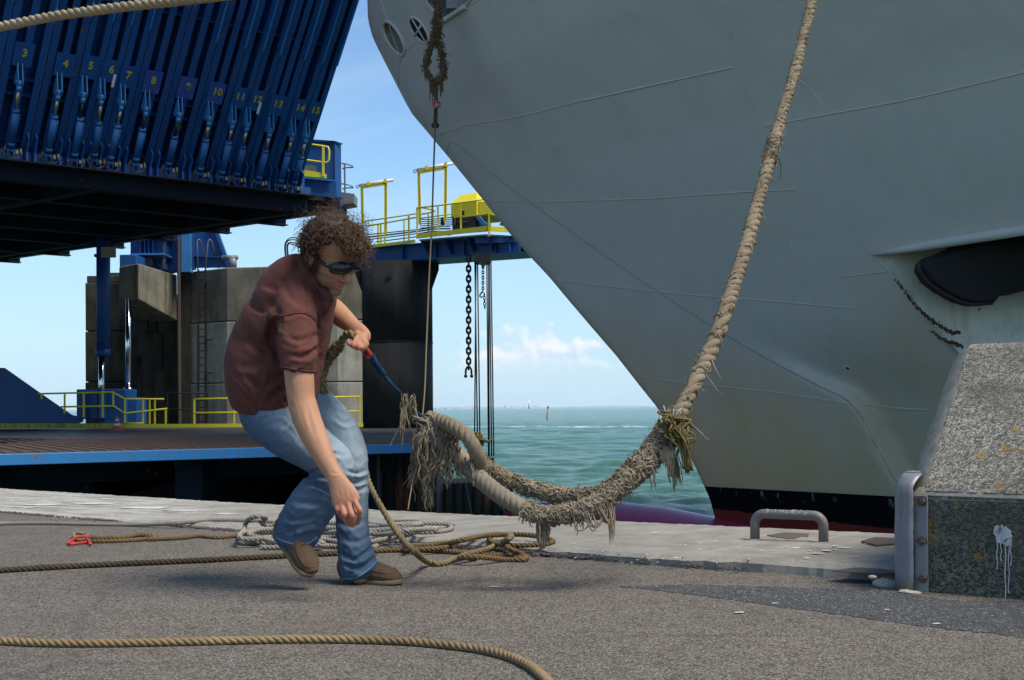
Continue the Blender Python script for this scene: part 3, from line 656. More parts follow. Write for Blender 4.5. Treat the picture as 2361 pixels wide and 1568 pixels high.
# things under the deck
M_ALG = make_concrete('algae_concrete', (.085, .085, .055), (.035, .045, .018), .8, (.010, .018, .004), .8, .5, streak=True)
c0 = W(-300, 1160, 44); cE = W(560, 1160, 36.5); mb = MB(); mb.prism([V(c0.x, c0.y, -3), V(cE.x, cE.y, -3), V(cE.x, cE.y+1, -3), V(c0.x, c0.y+1, -3)], (0, 0, 2.88)); mb.build('shade_fill_wall', M_UNDER, label='added near-black wall standing in for the deep shade under the bridge deck', cat='wall')  # added wall, its near-black colour stands in for shade under the deck
c0 = Wz(512, 1160, -2.2); c1 = Wz(900, 1165, -2.2); mb = MB(); mb.prism([V(c0.x, c0.y, -3), V(c1.x, c1.y, -3), V(c1.x, c1.y+2, -3), V(c0.x, c0.y+2, -3)], (0, 0, 2.55))
mb.build('abutment_wall', M_ALG, label='algae-stained concrete abutment wall under the bridge deck', cat='abutment')
m, t, b, P = new_mat('rusted_caisson'); rs = ramp(t, [(.50, (0,0,0)), (.62, (1,1,1))], noise(t, vmap(t, P, (1.3, 1.3, .25)), 1.0, 6, .6)).outputs[0]
col = mixc(t, rs, (.022, .021, .019), (.34, .11, .04)); sx = N(t, 'ShaderNodeSeparateXYZ'); t.links.new(P, sx.inputs[0])
col = mixc(t, mth(t, 'MULTIPLY', mth(t, 'SUBTRACT', -1.25, sx.outputs[2]), 1.6, True), col, (.014, .020, .006)); setb(t, b, col, .7, .1, .4, noise(t, P, 12, 4), .3, .02); M_CAIS = m
def wallbox(pl, pr, D0, D1, ztop, thick, name, label, cat, mat=M_CAIS):
    a, c = W(pl, HY, D0), W(pr, HY, D1); mb = MB(); mb.prism([V(a.x, a.y, ztop), V(c.x, c.y, ztop), V(c.x, c.y+thick, ztop), V(a.x, a.y+thick, ztop)], (0, 0, -3.2-ztop))
    for i in range(9):
        u = i/8; x = a.x+(c.x-a.x)*u; y = a.y+(c.y-a.y)*u; mb.box((x, y-.03, (ztop-3.2)/2), (.05, .06, -(-3.2-ztop)-.04))
    return mb.build(name, mat, label=label, cat=cat)
wallbox(820, 1003, 27.2, 27.4, -.32, 3, 'steel_caisson', 'rust-streaked black steel caisson under the right end of the bridge deck', 'caisson')
wallbox(1004, 1178, 29.6, 31.0, -1.13, 2, 'sheet_pile_wall', 'low dark sheet pile wall at the waterline behind the frayed rope', 'sheet piling')
def thinrope(px0, py0, D0, px1, py1, D1, r, mat, name, label, cat, sag=.0, n=14):
    a, c = W(px0, py0, D0), W(px1, py1, D1); pts = [a.lerp(c, i/n)+V(0, 0, -sag*4*(i/n)*(1-i/n)) for i in range(n+1)]
    mb = MB(); mb.tube(pts, r, 6); return mb.build(name, mat, label=label, cat=cat)
M_THIN = paint('old_thin_rope', (.20, .14, .07), .9, .4, (.08, .05, .03), 8)
thinrope(1072, 1112, 29.3, 1088, 1188, 29.2, .018, M_THIN, 'thin_line', 'thin line hanging down the sheet pile wall, left of two', 'line')
thinrope(1128, 1112, 30.3, 1166, 1188, 30.2, .018, M_THIN, 'thin_line', 'thin line hanging down the sheet pile wall, right of two', 'line')
# yellow kerb on the deck
def dpt(px, py, z=0): return Wz(px, py, z)
kb = empty('yellow_kerb', dpt(400, 986), 'low dirty yellow kerb running along the far side of the bridge deck', 'kerb')
mb = MB(); mb.beam(W(-80, 982, 42)-V(0,0,0), W(281, 982, 42), .3, .17); mb.build('kerb_beam', M_YELD, kb, label='scuffed blackened yellow beam')
mb = MB(); mb.beam(W(286, 982, 42.4), W(836, 980, 42.4), .25, .12); mb.build('kerb_beam', M_YEL, kb)
def rail(name, label, segs, posts, r, mat, par=None, cat='railing'):
    """segs: polylines of (px,py,D); posts: (px, ytop, ybottom, D)"""
    p0 = W(*segs[0][0]); e = empty(name, (p0.x, p0.y, p0.z-1), label, cat) if par is None else par
    for sg_ in segs:
        mb = MB(); mb.tube([W(*q) for q in sg_], r, 8); mb.build('rail', mat, e)
    for (x, y0, y1, D) in posts:
        mb = MB(); a, c = W(x, y0, D), W(x, y1, D); mb.beam(c, a, r*1.7, r*1.7, (0, 1, 0)); mb.build('post', mat, e)
    return e
DD = 43
rail('yellow_railing', 'yellow guard railing in front of the hydraulic rams, left of the pier', [[(87, 908, DD), (260, 904, DD), (288, 920, DD), (378, 920, DD)], [(140, 938, DD), (262, 936, DD), (288, 953, DD), (385, 942, DD)], [(288, 976, DD-.1), (330, 976, DD-.1)]],
     [(96, 908, 920, DD), (149, 907, 953, DD), (193, 905, 962, DD), (237, 904, 962, DD), (261, 904, 938, DD), (288, 919, 978, DD), (330, 919, 978, DD), (345, 920, 978, DD), (357, 920, 978, DD), (382, 943, 978, DD)], .030, M_YEL)
rail('yellow_railing', 'yellow guard railing behind the man in front of the concrete pier', [[(450, 920, DD), (530, 918.5, DD), (660, 917, DD), (831, 914.5, DD)], [(446, 952, DD), (545, 951, DD), (831, 948, DD)]],
     [(448, 920, 978, DD), (540, 919, 977, DD), (640, 918, 977, DD), (740, 917, 977, DD), (830, 915, 976, DD)], .030, M_YEL)
rail('dark_railing', 'thin dark railing in shadow against the foot of the pier', [[(385, 907, DD+2), (480, 906, DD+2)], [(385, 944, DD+2), (480, 944, DD+2)]], [(386, 907, 975, DD+2), (440, 907, 975, DD+2), (478, 907, 975, DD+2)], .02, M_BLACKST)
# traffic cone
cb = W(270, 987, 41.3); cb.z = 0; cone = empty('traffic_cone', cb, 'small red and white striped traffic cone standing by the yellow kerb', 'traffic cone')
mb = MB(); mb.box((cb.x, cb.y, .02), (.40, .40, .04)); mb.build('base', M_RED, cone)
for z0, z1, r0, r1, mm, nm in [(.04, .16, .15, .115, M_RED, 'red_band'), (.16, .24, .115, .09, M_BW, 'white_band'), (.24, .33, .09, .065, M_RED, 'red_band'), (.33, .39, .065, .048, M_BW, 'white_band'), (.39, .49, .048, .02, M_RED, 'red_band')]:
    mb = MB(); mb.cyl((cb.x, cb.y, z0), (cb.x, cb.y, z1), r0, r1, 14); mb.build(nm, mm, cone)
# blue side ramp at far left
def wprism(pts, D, ext, mat, name, parent=None, label=None, cat=None, bev=0, z0=None):
    mb = MB(); mb.prism([W(a, b_, D) for a, b_ in pts], ext); o = mb.build(name, mat, parent, label, cat)
    if bev: bevel(o, bev)
    return o
wprism([(-120, 848), (12, 848), (90, 903), (168, 957), (193, 962), (193, 972), (166, 984), (-120, 984)], 44.5, (-2.2, 2.4, 0), M_BLUE, 'blue_side_ramp', None, 'solid dark blue sloping steel side ramp at the far left of the deck', 'side ramp', .03)
# ------------------------------------------------------------------ concrete pier
PD = 48.0
pier = empty('concrete_pier', W(560, 985, PD), 'tall stained concrete pier with a corbel standing behind the man', 'pier')
def wb(pl, pr, yt, yb, D, depth, mat, name, parent, bev=0, skew=0, n_=None):
    a, c = W(pl, yt, D), W(pr, yt, D+skew); zt = a.z; zb = W(pl, yb, D).z
    mb = MB(); mb.prism([V(a.x, a.y, zb), V(c.x, c.y, zb), V(c.x, c.y+depth, zb), V(a.x, a.y+depth, zb)], (0, 0, zt-zb)); o = mb.build(name, mat, parent)
    if bev: bevel(o, bev)
    return o
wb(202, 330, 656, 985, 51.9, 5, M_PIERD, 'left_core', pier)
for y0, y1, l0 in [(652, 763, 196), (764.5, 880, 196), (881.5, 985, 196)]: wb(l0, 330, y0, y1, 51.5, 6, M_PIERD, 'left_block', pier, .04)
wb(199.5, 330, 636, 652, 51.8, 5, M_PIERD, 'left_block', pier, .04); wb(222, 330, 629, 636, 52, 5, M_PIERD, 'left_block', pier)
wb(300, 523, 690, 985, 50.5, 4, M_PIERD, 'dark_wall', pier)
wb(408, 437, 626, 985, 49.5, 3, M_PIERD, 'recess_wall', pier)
for y0, y1 in [(617, 740), (741.5, 882), (883.5, 985)]:
    mb = MB(); a, c, d_ = W(437, y0, 49.6), W(523, y0, 48.2), W(838, y0, 47.6); zt = W(523, y0, 48.2).z; zb = W(523, y1, 48.2).z
    e_ = W(838, y0, 47.6)
    mb.prism([V(a.x, a.y, zb), V(c.x, c.y, zb), V(d_.x-1.0, d_.y, zb), V(d_.x, d_.y+.35, zb), V(d_.x, d_.y+5, zb), V(a.x, a.y+5, zb)], (0, 0, zt-zb))
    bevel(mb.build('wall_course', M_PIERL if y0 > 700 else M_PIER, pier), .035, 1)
# corbel with sloping underside, projecting towards the deck
q = [W(275, 627, 46.5), W(318, 622, 45.5), W(408, 628, 49.5), W(330, 628, 51.5)]; zt = 6.02
zf = W(318, 690, 45.5).z; zb_ = W(408, 741, 49.5).z
vs = [V(p.x, p.y, zt) for p in q]+[V(q[0].x, q[0].y, zf), V(q[1].x, q[1].y, zf), V(q[2].x, q[2].y, zb_), V(q[3].x, q[3].y, zb_)]
mb = MB(); mb.add(vs, [(0,1,2,3), (4,7,6,5), (0,4,5,1), (1,5,6,2), (2,6,7,3), (3,7,4,0)]); bevel(mb.build('corbel', M_PIER, pier), .05)
# ladder with hoop handrails
lad = empty('steel_ladder', W(466, 985, 48.5), 'dark steel ladder with two looped handrails fixed to the pier', 'ladder')
for x, tag_ in ((457, 0), (474, 1)):
    mb = MB(); mb.beam(W(x, 985, 48.4), W(x, 622, 48.4), .07, .09, (0,1,0)); mb.build('side_rail', M_BLACKST, lad)
    mb = MB(); x2 = x-3+tag_*8
    mb.tube([W(x-1, 625, 48.4), W(x2, 560, 48.5), W(x2+2, 554, 48.5), W(x2+5, 552.5, 48.5), W(x2+8, 556, 48.6), W(x2+20, 600, 49.4), W(x2+25, 618, 49.8)], .028, 8); mb.build('hand_loop', M_GREY, lad)
for i in range(22):
    mb = MB(); y = 628+i*16.4; mb.cyl(W(457, y, 48.4), W(474, y, 48.4), .022, n=6); mb.build('rung', M_BLACKST, lad)
for y in (650, 783, 860):
    mb = MB(); mb.beam(W(474, y, 48.3), W(489, y, 48.3), .08, .06); mb.build('bracket', M_BLACKST, lad)
# pipes on the pier
mb = MB(); mb.tube([W(341, 730, 50), W(341, 766, 50), W(374, 768, 50), W(374, 850, 50)], .05, 8); mb.tube([W(361, 735, 50), W(361, 766, 50)], .04, 8); mb.tube([W(318, 820, 50), W(318, 975, 50)], .12, 8)
mb.build('drain_pipe', M_BLACKST, label='thin dark pipe run under the corbel of the pier', cat='pipe')
vp = empty('vent_pipe', W(537, 617, 49), 'stubby grey vent pipe with capped T end on top of the pier', 'vent pipe')
mb = MB(); mb.cyl(W(537, 618, 49), W(537, 596, 49), .15, n=16); mb.build('stem', M_GREY, vp); mb = MB(); a, c = W(515, 594, 49), W(544, 594, 49); mb.cyl(a, c, .10, n=14); mb.ell(a, (.10,)*3, nu=12, nv=8); mb.ell(c, (.10,)*3, nu=12, nv=8); mb.build('cap', M_GREY, vp)
# blue lifting gear on the pier
lg = empty('lifting_frame', W(400, 626, 49), 'blue steel lifting frame with triangular brace on top of the pier', 'lifting frame')
wprism([(444, 500), (486, 500), (524, 593), (529, 617), (444, 618)], 49.2, (0, .05, 0), M_BLUE, 'brace_plate', lg)
mb = MB(); mb.beam(W(487, 500, 49.1), W(529, 617, 49.1), .12, .3, (0,1,0)); mb.beam(W(444, 590, 49.15), W(524, 594, 49.15), .06, .25, (0,1,0)); mb.build('brace_flange', M_BLUE, lg)
wb(417, 437, 500, 627, 48.6, .5, M_BLUEL, 'post', lg); wb(437.5, 444, 500, 620, 48.9, .5, M_BLUED, 'post', lg); wb(380, 417, 505, 627, 48.9, .4, M_BLUE, 'side_plate', lg)
wb(409, 413.5, 505, 985, 48.45, .1, M_RUST, 'guide_rail', lg)
wb(275, 315, 587, 627, 46.6, 2, M_BLUE, 'gear_housing', lg, .04); wb(300, 377, 546, 585, 48, 2, M_BLUED, 'winch_box', lg, .03)
for x in (322, 332, 341, 351): wb(x, x+2.5, 548, 584, 47.8, .2, M_BLUE, 'stiffener', lg)
wb(296, 380, 542, 546, 47.6, 2.4, M_BLUEL, 'flange', lg); wb(300, 378, 584, 588, 47.6, 2.4, M_BLUEL, 'flange', lg); wb(276, 345, 522, 542, 49.5, 1.6, M_BLUE, 'winch_box', lg, .03); wb(329, 341, 524, 541, 48.6, .5, M_BLUEL, 'control_box', lg, .02)
wb(318, 380, 588, 622, 48.3, 1.5, M_BLUED, 'gear_housing', lg, .03)
mb = MB(); c = W(343, 606, 48.1); mb.cyl(c, c-V(0, .25, 0), .2, n=20); mb.build('gear_wheel', M_RUST, lg)
mb = MB(); mb.beam(W(337, 520, 47.6), W(421, 518, 47.6), .3, .16); mb.cyl(W(415, 520, 47.5), W(415, 520, 48), .17, n=16); mb.build('lever_arm', M_BLUEL, lg)
mb = MB(); mb.tube([W(377, 540, 48), W(377, 600, 48), W(372, 622, 48)], .03, 6); mb.tube([W(380, 538, 48), W(380, 600, 48), W(376, 622, 48)], .02, 6); mb.tube([W(377, 540, 48), W(410, 526, 48)], .03, 6); mb.build('cable_tray', M_GREY, lg)
# hydraulic rams
ram = empty('hydraulic_ram', W(237, 960, 44), 'long dark blue hydraulic ram with chrome rod left of the pier', 'hydraulic ram')
mb = MB(); mb.cyl(W(238, 530, 44), W(238, 820, 44), .235, n=24); mb.cyl(W(238, 805, 44), W(238, 822, 44), .25, n=24); mb.cyl(W(250, 600, 44), W(250, 800, 44), .05, n=8); mb.build('cylinder_tube', M_BLUED, ram)
mb = MB(); mb.cyl(W(234, 820, 44), W(234, 950, 44), .105, n=20); mb.build('piston_rod', M_CHROME, ram)
mb = MB(); mb.box(W(250, 582, 43.6), (.5, .1, .36)); mb.build('valve_box', paint('beige_box', (.36, .30, .20), .6, .3, (.1, .08, .05), 5), ram)
mb = MB(); mb.box(W(236, 520, 44.3), (.75, .8, .9)); mb.box(W(228, 590, 44.2), (.25, .3, .1)); mb.box(W(222, 560, 44.2), (.1, .2, .3)); mb.build('head_bracket', M_UNDER, ram)
mb = MB(); mb.box(W(216, 932, 44.6), (.75, 1.4, 1.05)); mb.box(W(200, 935, 43.8), (.06, .3, .9)); mb.box(W(232, 935, 43.8), (.06, .3, .9)); bevel(mb.build('base_block', M_BLUE, ram), .03)
ram2 = empty('hydraulic_ram', W(296, 960, 46), 'chrome piston rod under the corbel standing on a blue base', 'hydraulic ram')
mb = MB(); mb.cyl(W(296, 690, 46), W(296, 897, 46), .105, n=20); mb.cyl(W(296, 893, 46), W(296, 905, 46), .16, n=20); mb.build('piston_rod', M_CHROME, ram2)
mb = MB(); mb.box(W(272, 938, 45.4), (1.0, 1.3, 1.28)); mb.box(W(308, 948, 45.6), (.62, 1.2, .98)); bevel(mb.build('base_block', M_BLUE, ram2), .04)
# ------------------------------------------------------------------ black pillar and gantry with walkway
CD = 43.0; cc = W(917.5, 985, CD); pil = empty('black_pillar', (cc.x, cc.y+1.2, 0), 'massive round black steel pillar under the blue gantry beam', 'pillar')
pc = V(W(917.5, 985, CD+1.2).x, cc.y+1.2, 0); PR = 1.24; ztop = 5.78
mb = MB(); mb.cyl(pc, pc+V(0, 0, 2.98), PR, n=64); mb.cyl(pc+V(0,0,3.0), pc+V(0, 0, ztop), PR, n=64); mb.build('shaft', M_BLACKST, pil)
mb = MB(); mb.cyl(pc+V(0,0,2.97), pc+V(0, 0, 3.01), PR+.012, n=64); mb.build('weld_seam', M_BLACKST, pil)
for s_ in (-1, 1):
    mb = MB(); mb.prism([pc+V(s_*(PR-.02), -.3, ztop), pc+V(s_*(PR+.25), -.3, ztop), pc+V(s_*(PR+.25), -.3, ztop-.25), pc+V(s_*(PR-.02), -.3, ztop-1.0)], (0, .06, 0)); mb.build('gusset', M_BLACKST, pil)
mb = MB(); a_ = R(-97); c = pc+V(PR*math.cos(a_)*1.0, PR*math.sin(a_), 5.25); mb.cyl(c-V(0,.05,0), c+V(0,.2,0), .10, n=16); c = pc+V(PR*math.cos(R(-135)), PR*math.sin(R(-135)), 5.3); mb.cyl(c-V(0,.02,0), c+V(0,.2,0), .05, n=10); mb.build('drain_hole', M_BLK, pil)
g0 = W(700, 617, 45.4); g1 = W(1222, 585, 41.2); ZB, ZT = 5.78, 6.36
g0.z = g1.z = 0; gd = (g1-g0).normalized(); gn = V(-gd.y, gd.x, 0); GL = (g1-g0).length
if gn.y < 0: gn = -gn
gt = empty('gantry_beam', (g0.x, g0.y, ZB), 'blue gantry beam carrying a yellow railed walkway, running behind the bow of the ship', 'gantry')
def gp(u, v, z): p = g0+gd*u+gn*v; p.z = z; return p
def gu(px):   # position along the beam seen at px
    o_, d_ = ray(px, HY); k = gn.dot(g0-o_)/gn.dot(d_); return (o_+d_*k-g0).dot(gd)
def gz(px, py, v=0):
    o_, d_ = ray(px, py); k = gn.dot(g0+gn*v-o_)/gn.dot(d_); p = o_+d_*k; return (p-g0).dot(gd), p.z
mb = MB(); mb.beam(gp(0, .05, (ZB+ZT)/2), gp(GL-.4, .05, (ZB+ZT)/2), .05, ZT-ZB-.08); mb.beam(gp(0, 1.3, (ZB+ZT)/2), gp(GL-.4, 1.3, (ZB+ZT)/2), .05, ZT-ZB-.08); mb.build('web', M_BLUE, gt)
mb = MB(); mb.beam(gp(0, .65, ZB+.02), gp(GL, .65, ZB+.02), 1.6, .04); mb.beam(gp(0, .65, ZT-.02), gp(GL-.5, .65, ZT-.02), 1.6, .04); mb.build('flange', M_BLUE, gt)
for px in (933, 1148, 1180, 1010, 1075):
    u = gu(px); mb = MB(); mb.box(gp(u, -.04, (ZB+ZT)/2), (.03, .16, ZT-ZB-.09), (gd, gn, V(0,0,1))); mb.build('stiffener', M_BLUE, gt)
def gbeam(pa, pb, v, hh, mat, name, wd=.05, par=None):
    (u0, z0), (u1, z1) = gz(*pa, v), gz(*pb, v); mb = MB(); mb.beam(gp(u0, v, z0), gp(u1, v, z1), wd, hh); return mb.build(name, mat, par or gt)
gbeam((850, 569), (957, 556), -.35, .1, M_YEL, 'kick_plate'); gbeam((960, 545), (1121, 527), -.6, .16, M_YEL, 'kick_plate'); 
u0, z0 = gz(1121, 527, -.6); mb = MB(); mb.beam(gp(u0, -.6, z0), gp(u0+1.1, .6, z0-.02), .05, .16); mb.build('kick_plate', M_YEL, gt)
u0, z0 = gz(966, 552, -.6); u1, z1 = gz(1118, 534, -.6); mb = MB(); mb.prism([gp(u0, -.6, z0), gp(u1, -.6, z0), gp(u1+1.2, .9, z0), gp(u0, .9, z0)], (0, 0, -.05)); mb.build('platform', M_GREY, gt)
for px in (968, 1020, 1072, 1118):
    u, z = gz(px, 548, -.6); mb = MB(); mb.prism([gp(u, -.6, z0-.055), gp(u, .05, z0-.055), gp(u, .05, z0-.5), gp(u, -.02, z0-.5)], gd*.05); mb.build('bracket', M_BLUE, gt)
mb = MB(); mb.prism([gp(u1-.5, -.4, z0-.052), gp(u1+.9, .0, z0-.052), gp(u1+1.3, .9, z0-.052), gp(u1-.5, .9, z0-.052)], (0, 0, -.2)); mb.build('platform_beam', M_BLUE, gt)
def gtube(pts, v, r, mat, name, n=8):
    q = []
    for a in pts: u, z = gz(a[0], a[1], a[2] if len(a) > 2 else v); q.append(gp(u, a[2] if len(a) > 2 else v, z))
    mb = MB(); mb.tube(q, r, n); return mb.build(name, mat, gt)
gtube([(836, 511), (962, 492.5)], -.35, .025, M_YEL, 'rail'); gtube([(850, 521), (962, 501)], -.35, .025, M_YEL, 'rail'); gtube([(820, 524), (874, 515.5)], .9, .025, M_YEL, 'rail')
gtube([(960, 480), (1010, 474), (1117, 459.5)], -.6, .028, M_YEL, 'rail'); gtube([(960, 480.5), (968, 478), (1000, 484), (1003, 487), (985, 492), (962, 495)], -.2, .028, M_YEL, 'rail')
gtube([(968, 504), (1040, 493.5)], -.6, .022, M_YEL, 'rail'); gtube([(1063, 501), (1120, 494), (1130, 494), (1180, 506)], -.6, .022, M_YEL, 'rail'); gtube([(1117, 459.5), (1160, 465)], -.6, .028, M_YEL, 'rail')
for px, yt, yb, v in [(887, 520, 566, -.35), (931, 507, 560, .9), (942, 498, 556, -.35), (871, 515, 563, .9), (877, 517, 563, -.35), (961, 480, 545, -.6), (1009, 477, 540, -.6), (1062, 468, 534, -.6), (1127, 462, 545, -.6), (987, 493, 537, .9), (998, 484, 535, .9)]:
    u, z_ = gz(px, yt, v); u2, z2 = gz(px, yb, v); mb = MB(); mb.beam(gp(u, v, z2), gp(u, v, z_), .06, .05, (0,1,0)); mb.build('post', M_YEL, gt)
for k, (a, c) in enumerate([((850, 541), (968, 529)), ((850, 547), (968, 533)), ((850, 552.5), (968, 538)), ((866, 558), (968, 545))]):
    gtube([a, c, (c[0]+30, c[1]-5), (c[0]+70, c[1]-7+k*1.5)], .3, .02+.008*(k == 1), M_BLK, 'hydraulic_pipe', 6)
for k in range(5): gtube([(968, 506+k*5), (985, 507+k*4.5), (1003, 505+k*4.5), (1020, 503+k*4), (1045, 501+k*4.4), (1050, 512+k*2), (1080, 512+k)], .1, .018, M_BLK, 'hydraulic_hose', 5)
for px in (1020, 1047):
    for k in range(4):
        u, z = gz(px, 504+k*4.6, 0); mb = MB(); mb.ell(gp(u, 0, z), (.07, .06, .045), nu=8, nv=6); mb.build('hose_coupling', M_BLK, gt)
# floodlight portals
for nm, L1, R1_, lamp, lab in [('a', ((834, 430), (836, 515)), ((889, 421), (889, 541)), ((828, 427.5), (904, 415.5)), 'yellow portal frame with white tube lamp, lower and left of the two on the gantry'),
                         ('b', ((965, 396), (968, 518)), ((1027.5, 385), (1026, 511)), ((960, 392), (1045, 377)), 'yellow portal frame with white tube lamp, taller and right of the two on the gantry')]:
    D_ = 43.6 if nm == 'a' else 42.6; base = W(L1[1][0], L1[1][1], D_); e = empty('lamp_portal', base, lab, 'lamp portal', 'lamp portals on the gantry')
    for (a, c) in (L1, R1_):
        mb = MB(); mb.ibeam(W(*c, D_), W(*a, D_), .10, .10, .025, (1, 0, 0)); mb.build('post', M_YEL, e)
    mb = MB(); mb.ibeam(W(L1[0][0]-1, L1[0][1]+1.5, D_), W(R1_[0][0]+1.5, R1_[0][1]+1.5, D_), .10, .10, .025); mb.build('crossbar', M_YEL, e)
    a, c = W(lamp[0][0], lamp[0][1], D_), W(lamp[1][0], lamp[1][1], D_); mb = MB(); mb.cyl(a, c, .055, n=12); mb.ell(c, (.055,)*3, nu=10, nv=6); lp_ = mb.build('tube_lamp', M_BW, e)
    for k in (.28, .8): mb = MB(); q = a.lerp(c, k); mb.box(q, (.09, .14, .14)); mb.build('clamp', M_YEL, e)
    mb = MB(); q = W(lamp[0][0]-4, lamp[0][1]+3, D_); mb.torus(q, (0, 1, 0), .05, .012); mb.build('cable_loop', M_BLK, e)
# yellow winch housing
HV = .1
def hq(px, py, v): u, z = gz(px, py, v); return gp(u, v, z)
wh = empty('winch_housing', hq(1070, 520, .1), 'bright yellow winch housing with cut-off top corners on the gantry beside the bow', 'winch housing')
P0 = [hq(1039, 503, HV), hq(1039, 468.5, HV), hq(1051, 451, HV+.35), hq(1087, 444, HV+.35), hq(1099, 467, HV), hq(1099, 503, HV)]
ub = (P0[5]-P0[0]).dot(gd)
def hx(u, v, z): p = P0[0]+gd*u+gn*v; p.z = z; return p
z0_, z1_, z2_ = P0[0].z, P0[1].z, P0[2].z; L_ = ub; Wd = 1.7
A = [hx(0, 0, z0_), hx(L_, 0, z0_), hx(L_+.0, Wd, z0_), hx(0, Wd, z0_), hx(0, 0, z1_), hx(L_, 0, z1_), hx(L_, Wd, z1_), hx(0, Wd, z1_), hx(.2, .35, z2_), hx(L_-.2, .35, z2_+.04), hx(L_-.2, Wd-.35, z2_+.04), hx(.2, Wd-.35, z2_)]
mb = MB(); mb.add(A, [(0,3,2,1), (0,1,5,4), (1,2,6,5), (2,3,7,6), (3,0,4,7), (4,5,9,8), (5,6,10,9), (6,7,11,10), (7,4,8,11), (8,9,10,11)]); bevel(mb.build('cover', M_YEL, wh), .012)
B = [hx(L_+.02, .1, z0_+.05), hx(L_+1.7, .5, z0_+.0), hx(L_+1.7, Wd, z0_), hx(L_+.02, Wd, z0_+.05), hx(L_+.02, .1, z1_+.0), hx(L_+1.7, .5, z1_-.2), hx(L_+1.7, Wd, z1_-.2), hx(L_+.02, Wd, z1_+.2)]
mb = MB(); mb.add(B, [(0,3,2,1), (0,1,5,4), (1,2,6,5), (2,3,7,6), (3,0,4,7), (4,5,6,7)]); bevel(mb.build('end_cover', M_YEL, wh), .012)
mb = MB(); mb.box(hx(L_*.48, -.012, z0_+.14), (.09, .02, .14), (gd, gn, V(0,0,1))); mb.box(hx(L_*.45, .5, z0_-.2), (L_*.8, 1.0, .38), (gd, gn, V(0,0,1))); mb.build('dark_opening', M_BLK, wh)
mb = MB(); mb.prism([hx(L_-.05, -.05, z0_), hx(L_+.1, -.05, z0_), hx(L_+.4, -.05, z0_-.32), hx(L_+.2, -.05, z0_-.32)], gn*.08); mb.prism([hx(L_+1.0, .1, z0_), hx(L_+1.2, .1, z0_), hx(L_+1.6, .1, z0_-.36), hx(L_+.8, .1, z0_-.36)], gn*.6); mb.box(hx(L_*.5, .7, z0_-.25), (L_*1.0, .6, .3), (gd, gn, V(0,0,1))); mb.build('support_leg', M_BLUEL, wh)
# chains and tackle hanging from the gantry
def link_chain(name, x0, y0, x1, y1, D, rl, rr, label, extra=None):
    a, c = W(x0, y0, D), W(x1, y1, D); L = (a-c).length; st = rl*1.95; n = int(L/st); e = empty(name, c, label, 'chain')
    proto = None
    dz = (c-a).normalized()
    mb = MB()
    for i in range(n):
        p = a+dz*(st*(i+.5)); ax_ = V(1, 0, 0) if i % 2 == 0 else V(0, 1, 0); k = 14
        # oval link standing along dz
        ct = rl*.28; P_ = []
        for j in range(k):
            t_ = 6.283*j/k; P_.append(p+ax_*(rl*math.cos(t_)*.72)+V(0, 0, 1)*(rl*math.sin(t_)+(ct if math.sin(t_) > 0 else -ct)))
        mb.loop(P_, rr, 6)
    mb.build('links', M_BLK, e); return e, c
ch1, cb1 = link_chain('heavy_chain', 1080, 590, 1080, 852, 41.8, .088, .036, 'heavy black chain hanging straight down from the blue gantry beam')
mb = MB(); 
for s_ in (-1, 1): mb.tube([cb1+V(s_*.03, 0, .1), cb1+V(s_*.09, 0, 0), cb1+V(s_*.10, 0, -.16)], .035, 8); mb.ell(cb1+V(s_*.10, 0, -.22), (.06, .06, .06), nu=10, nv=8)
mb.build('shackle', M_BLK, ch1)
ch2, cb2 = link_chain('light_chain', 1113, 613, 1113, 676, 41.6, .045, .016, 'thin black chain with hook hanging between the tackle wires')
mb = MB(); a = W(1112, 672, 41.6); mb.tube([a, a+V(-.02, 0, -.03), a+V(-.08, 0, -.10), a+V(-.09, 0, -.17), a+V(-.04, 0, -.2), a+V(.0, 0, -.16)], .025, 8); mb.build('hook', M_BLK, ch2)
mb = MB(); a = W(1116, 680, 41.6)
for i in range(5): mb.loop([a+V((.035 if i % 2 else .012)*math.cos(6.283*j/10)+i*.004, (.012 if i % 2 else .035)*math.cos(6.283*j/10), -i*.1+.065*math.sin(6.283*j/10)) for j in range(10)], .014, 5)
mb.build('tail_links', M_BLK, ch2)
tk = empty('hoist_tackle', W(1115, 1075, 41.5), 'black hoist tackle: wires from the gantry down to a hook block near the water', 'hoist tackle')
mb = MB(); mb.prism([W(1094, 583, 41.3), W(1131, 583, 41.3), W(1131, 600, 41.3), W(1127, 606, 41.3), W(1119, 606, 41.3), W(1113, 614, 41.3), W(1106, 606, 41.3), W(1098, 606, 41.3), W(1094, 600, 41.3)], (0, .6, 0)); mb.build('top_sheave', M_BLK, tk)
for xa, xb in [(1094.5, 1101), (1097, 1093.5), (1100.5, 1106.5), (1122, 1126), (1126, 1127.5), (1128, 1133), (1131.5, 1138)]:
    mb = MB(); mb.cyl(W(xa, 600, 41.5), W(xb, 1052, 41.5), .026, n=6); mb.build('wire', M_BLK, tk)
mb = MB()
for i in range(6):
    c = W(1104+i*6, 1058+abs(i-1.6)*2.2, 41.4+.1*i); mb.cyl(c-V(.03, 0, 0), c+V(.03, 0, 0), .17, n=16)
mb.prism([W(1104, 1062, 41.3), W(1138, 1056, 41.3), W(1143, 1085, 41.3), W(1130, 1098, 41.3), W(1112, 1092, 41.3)], (0, .5, 0)); mb.build('hook_block', M_BLK, tk)
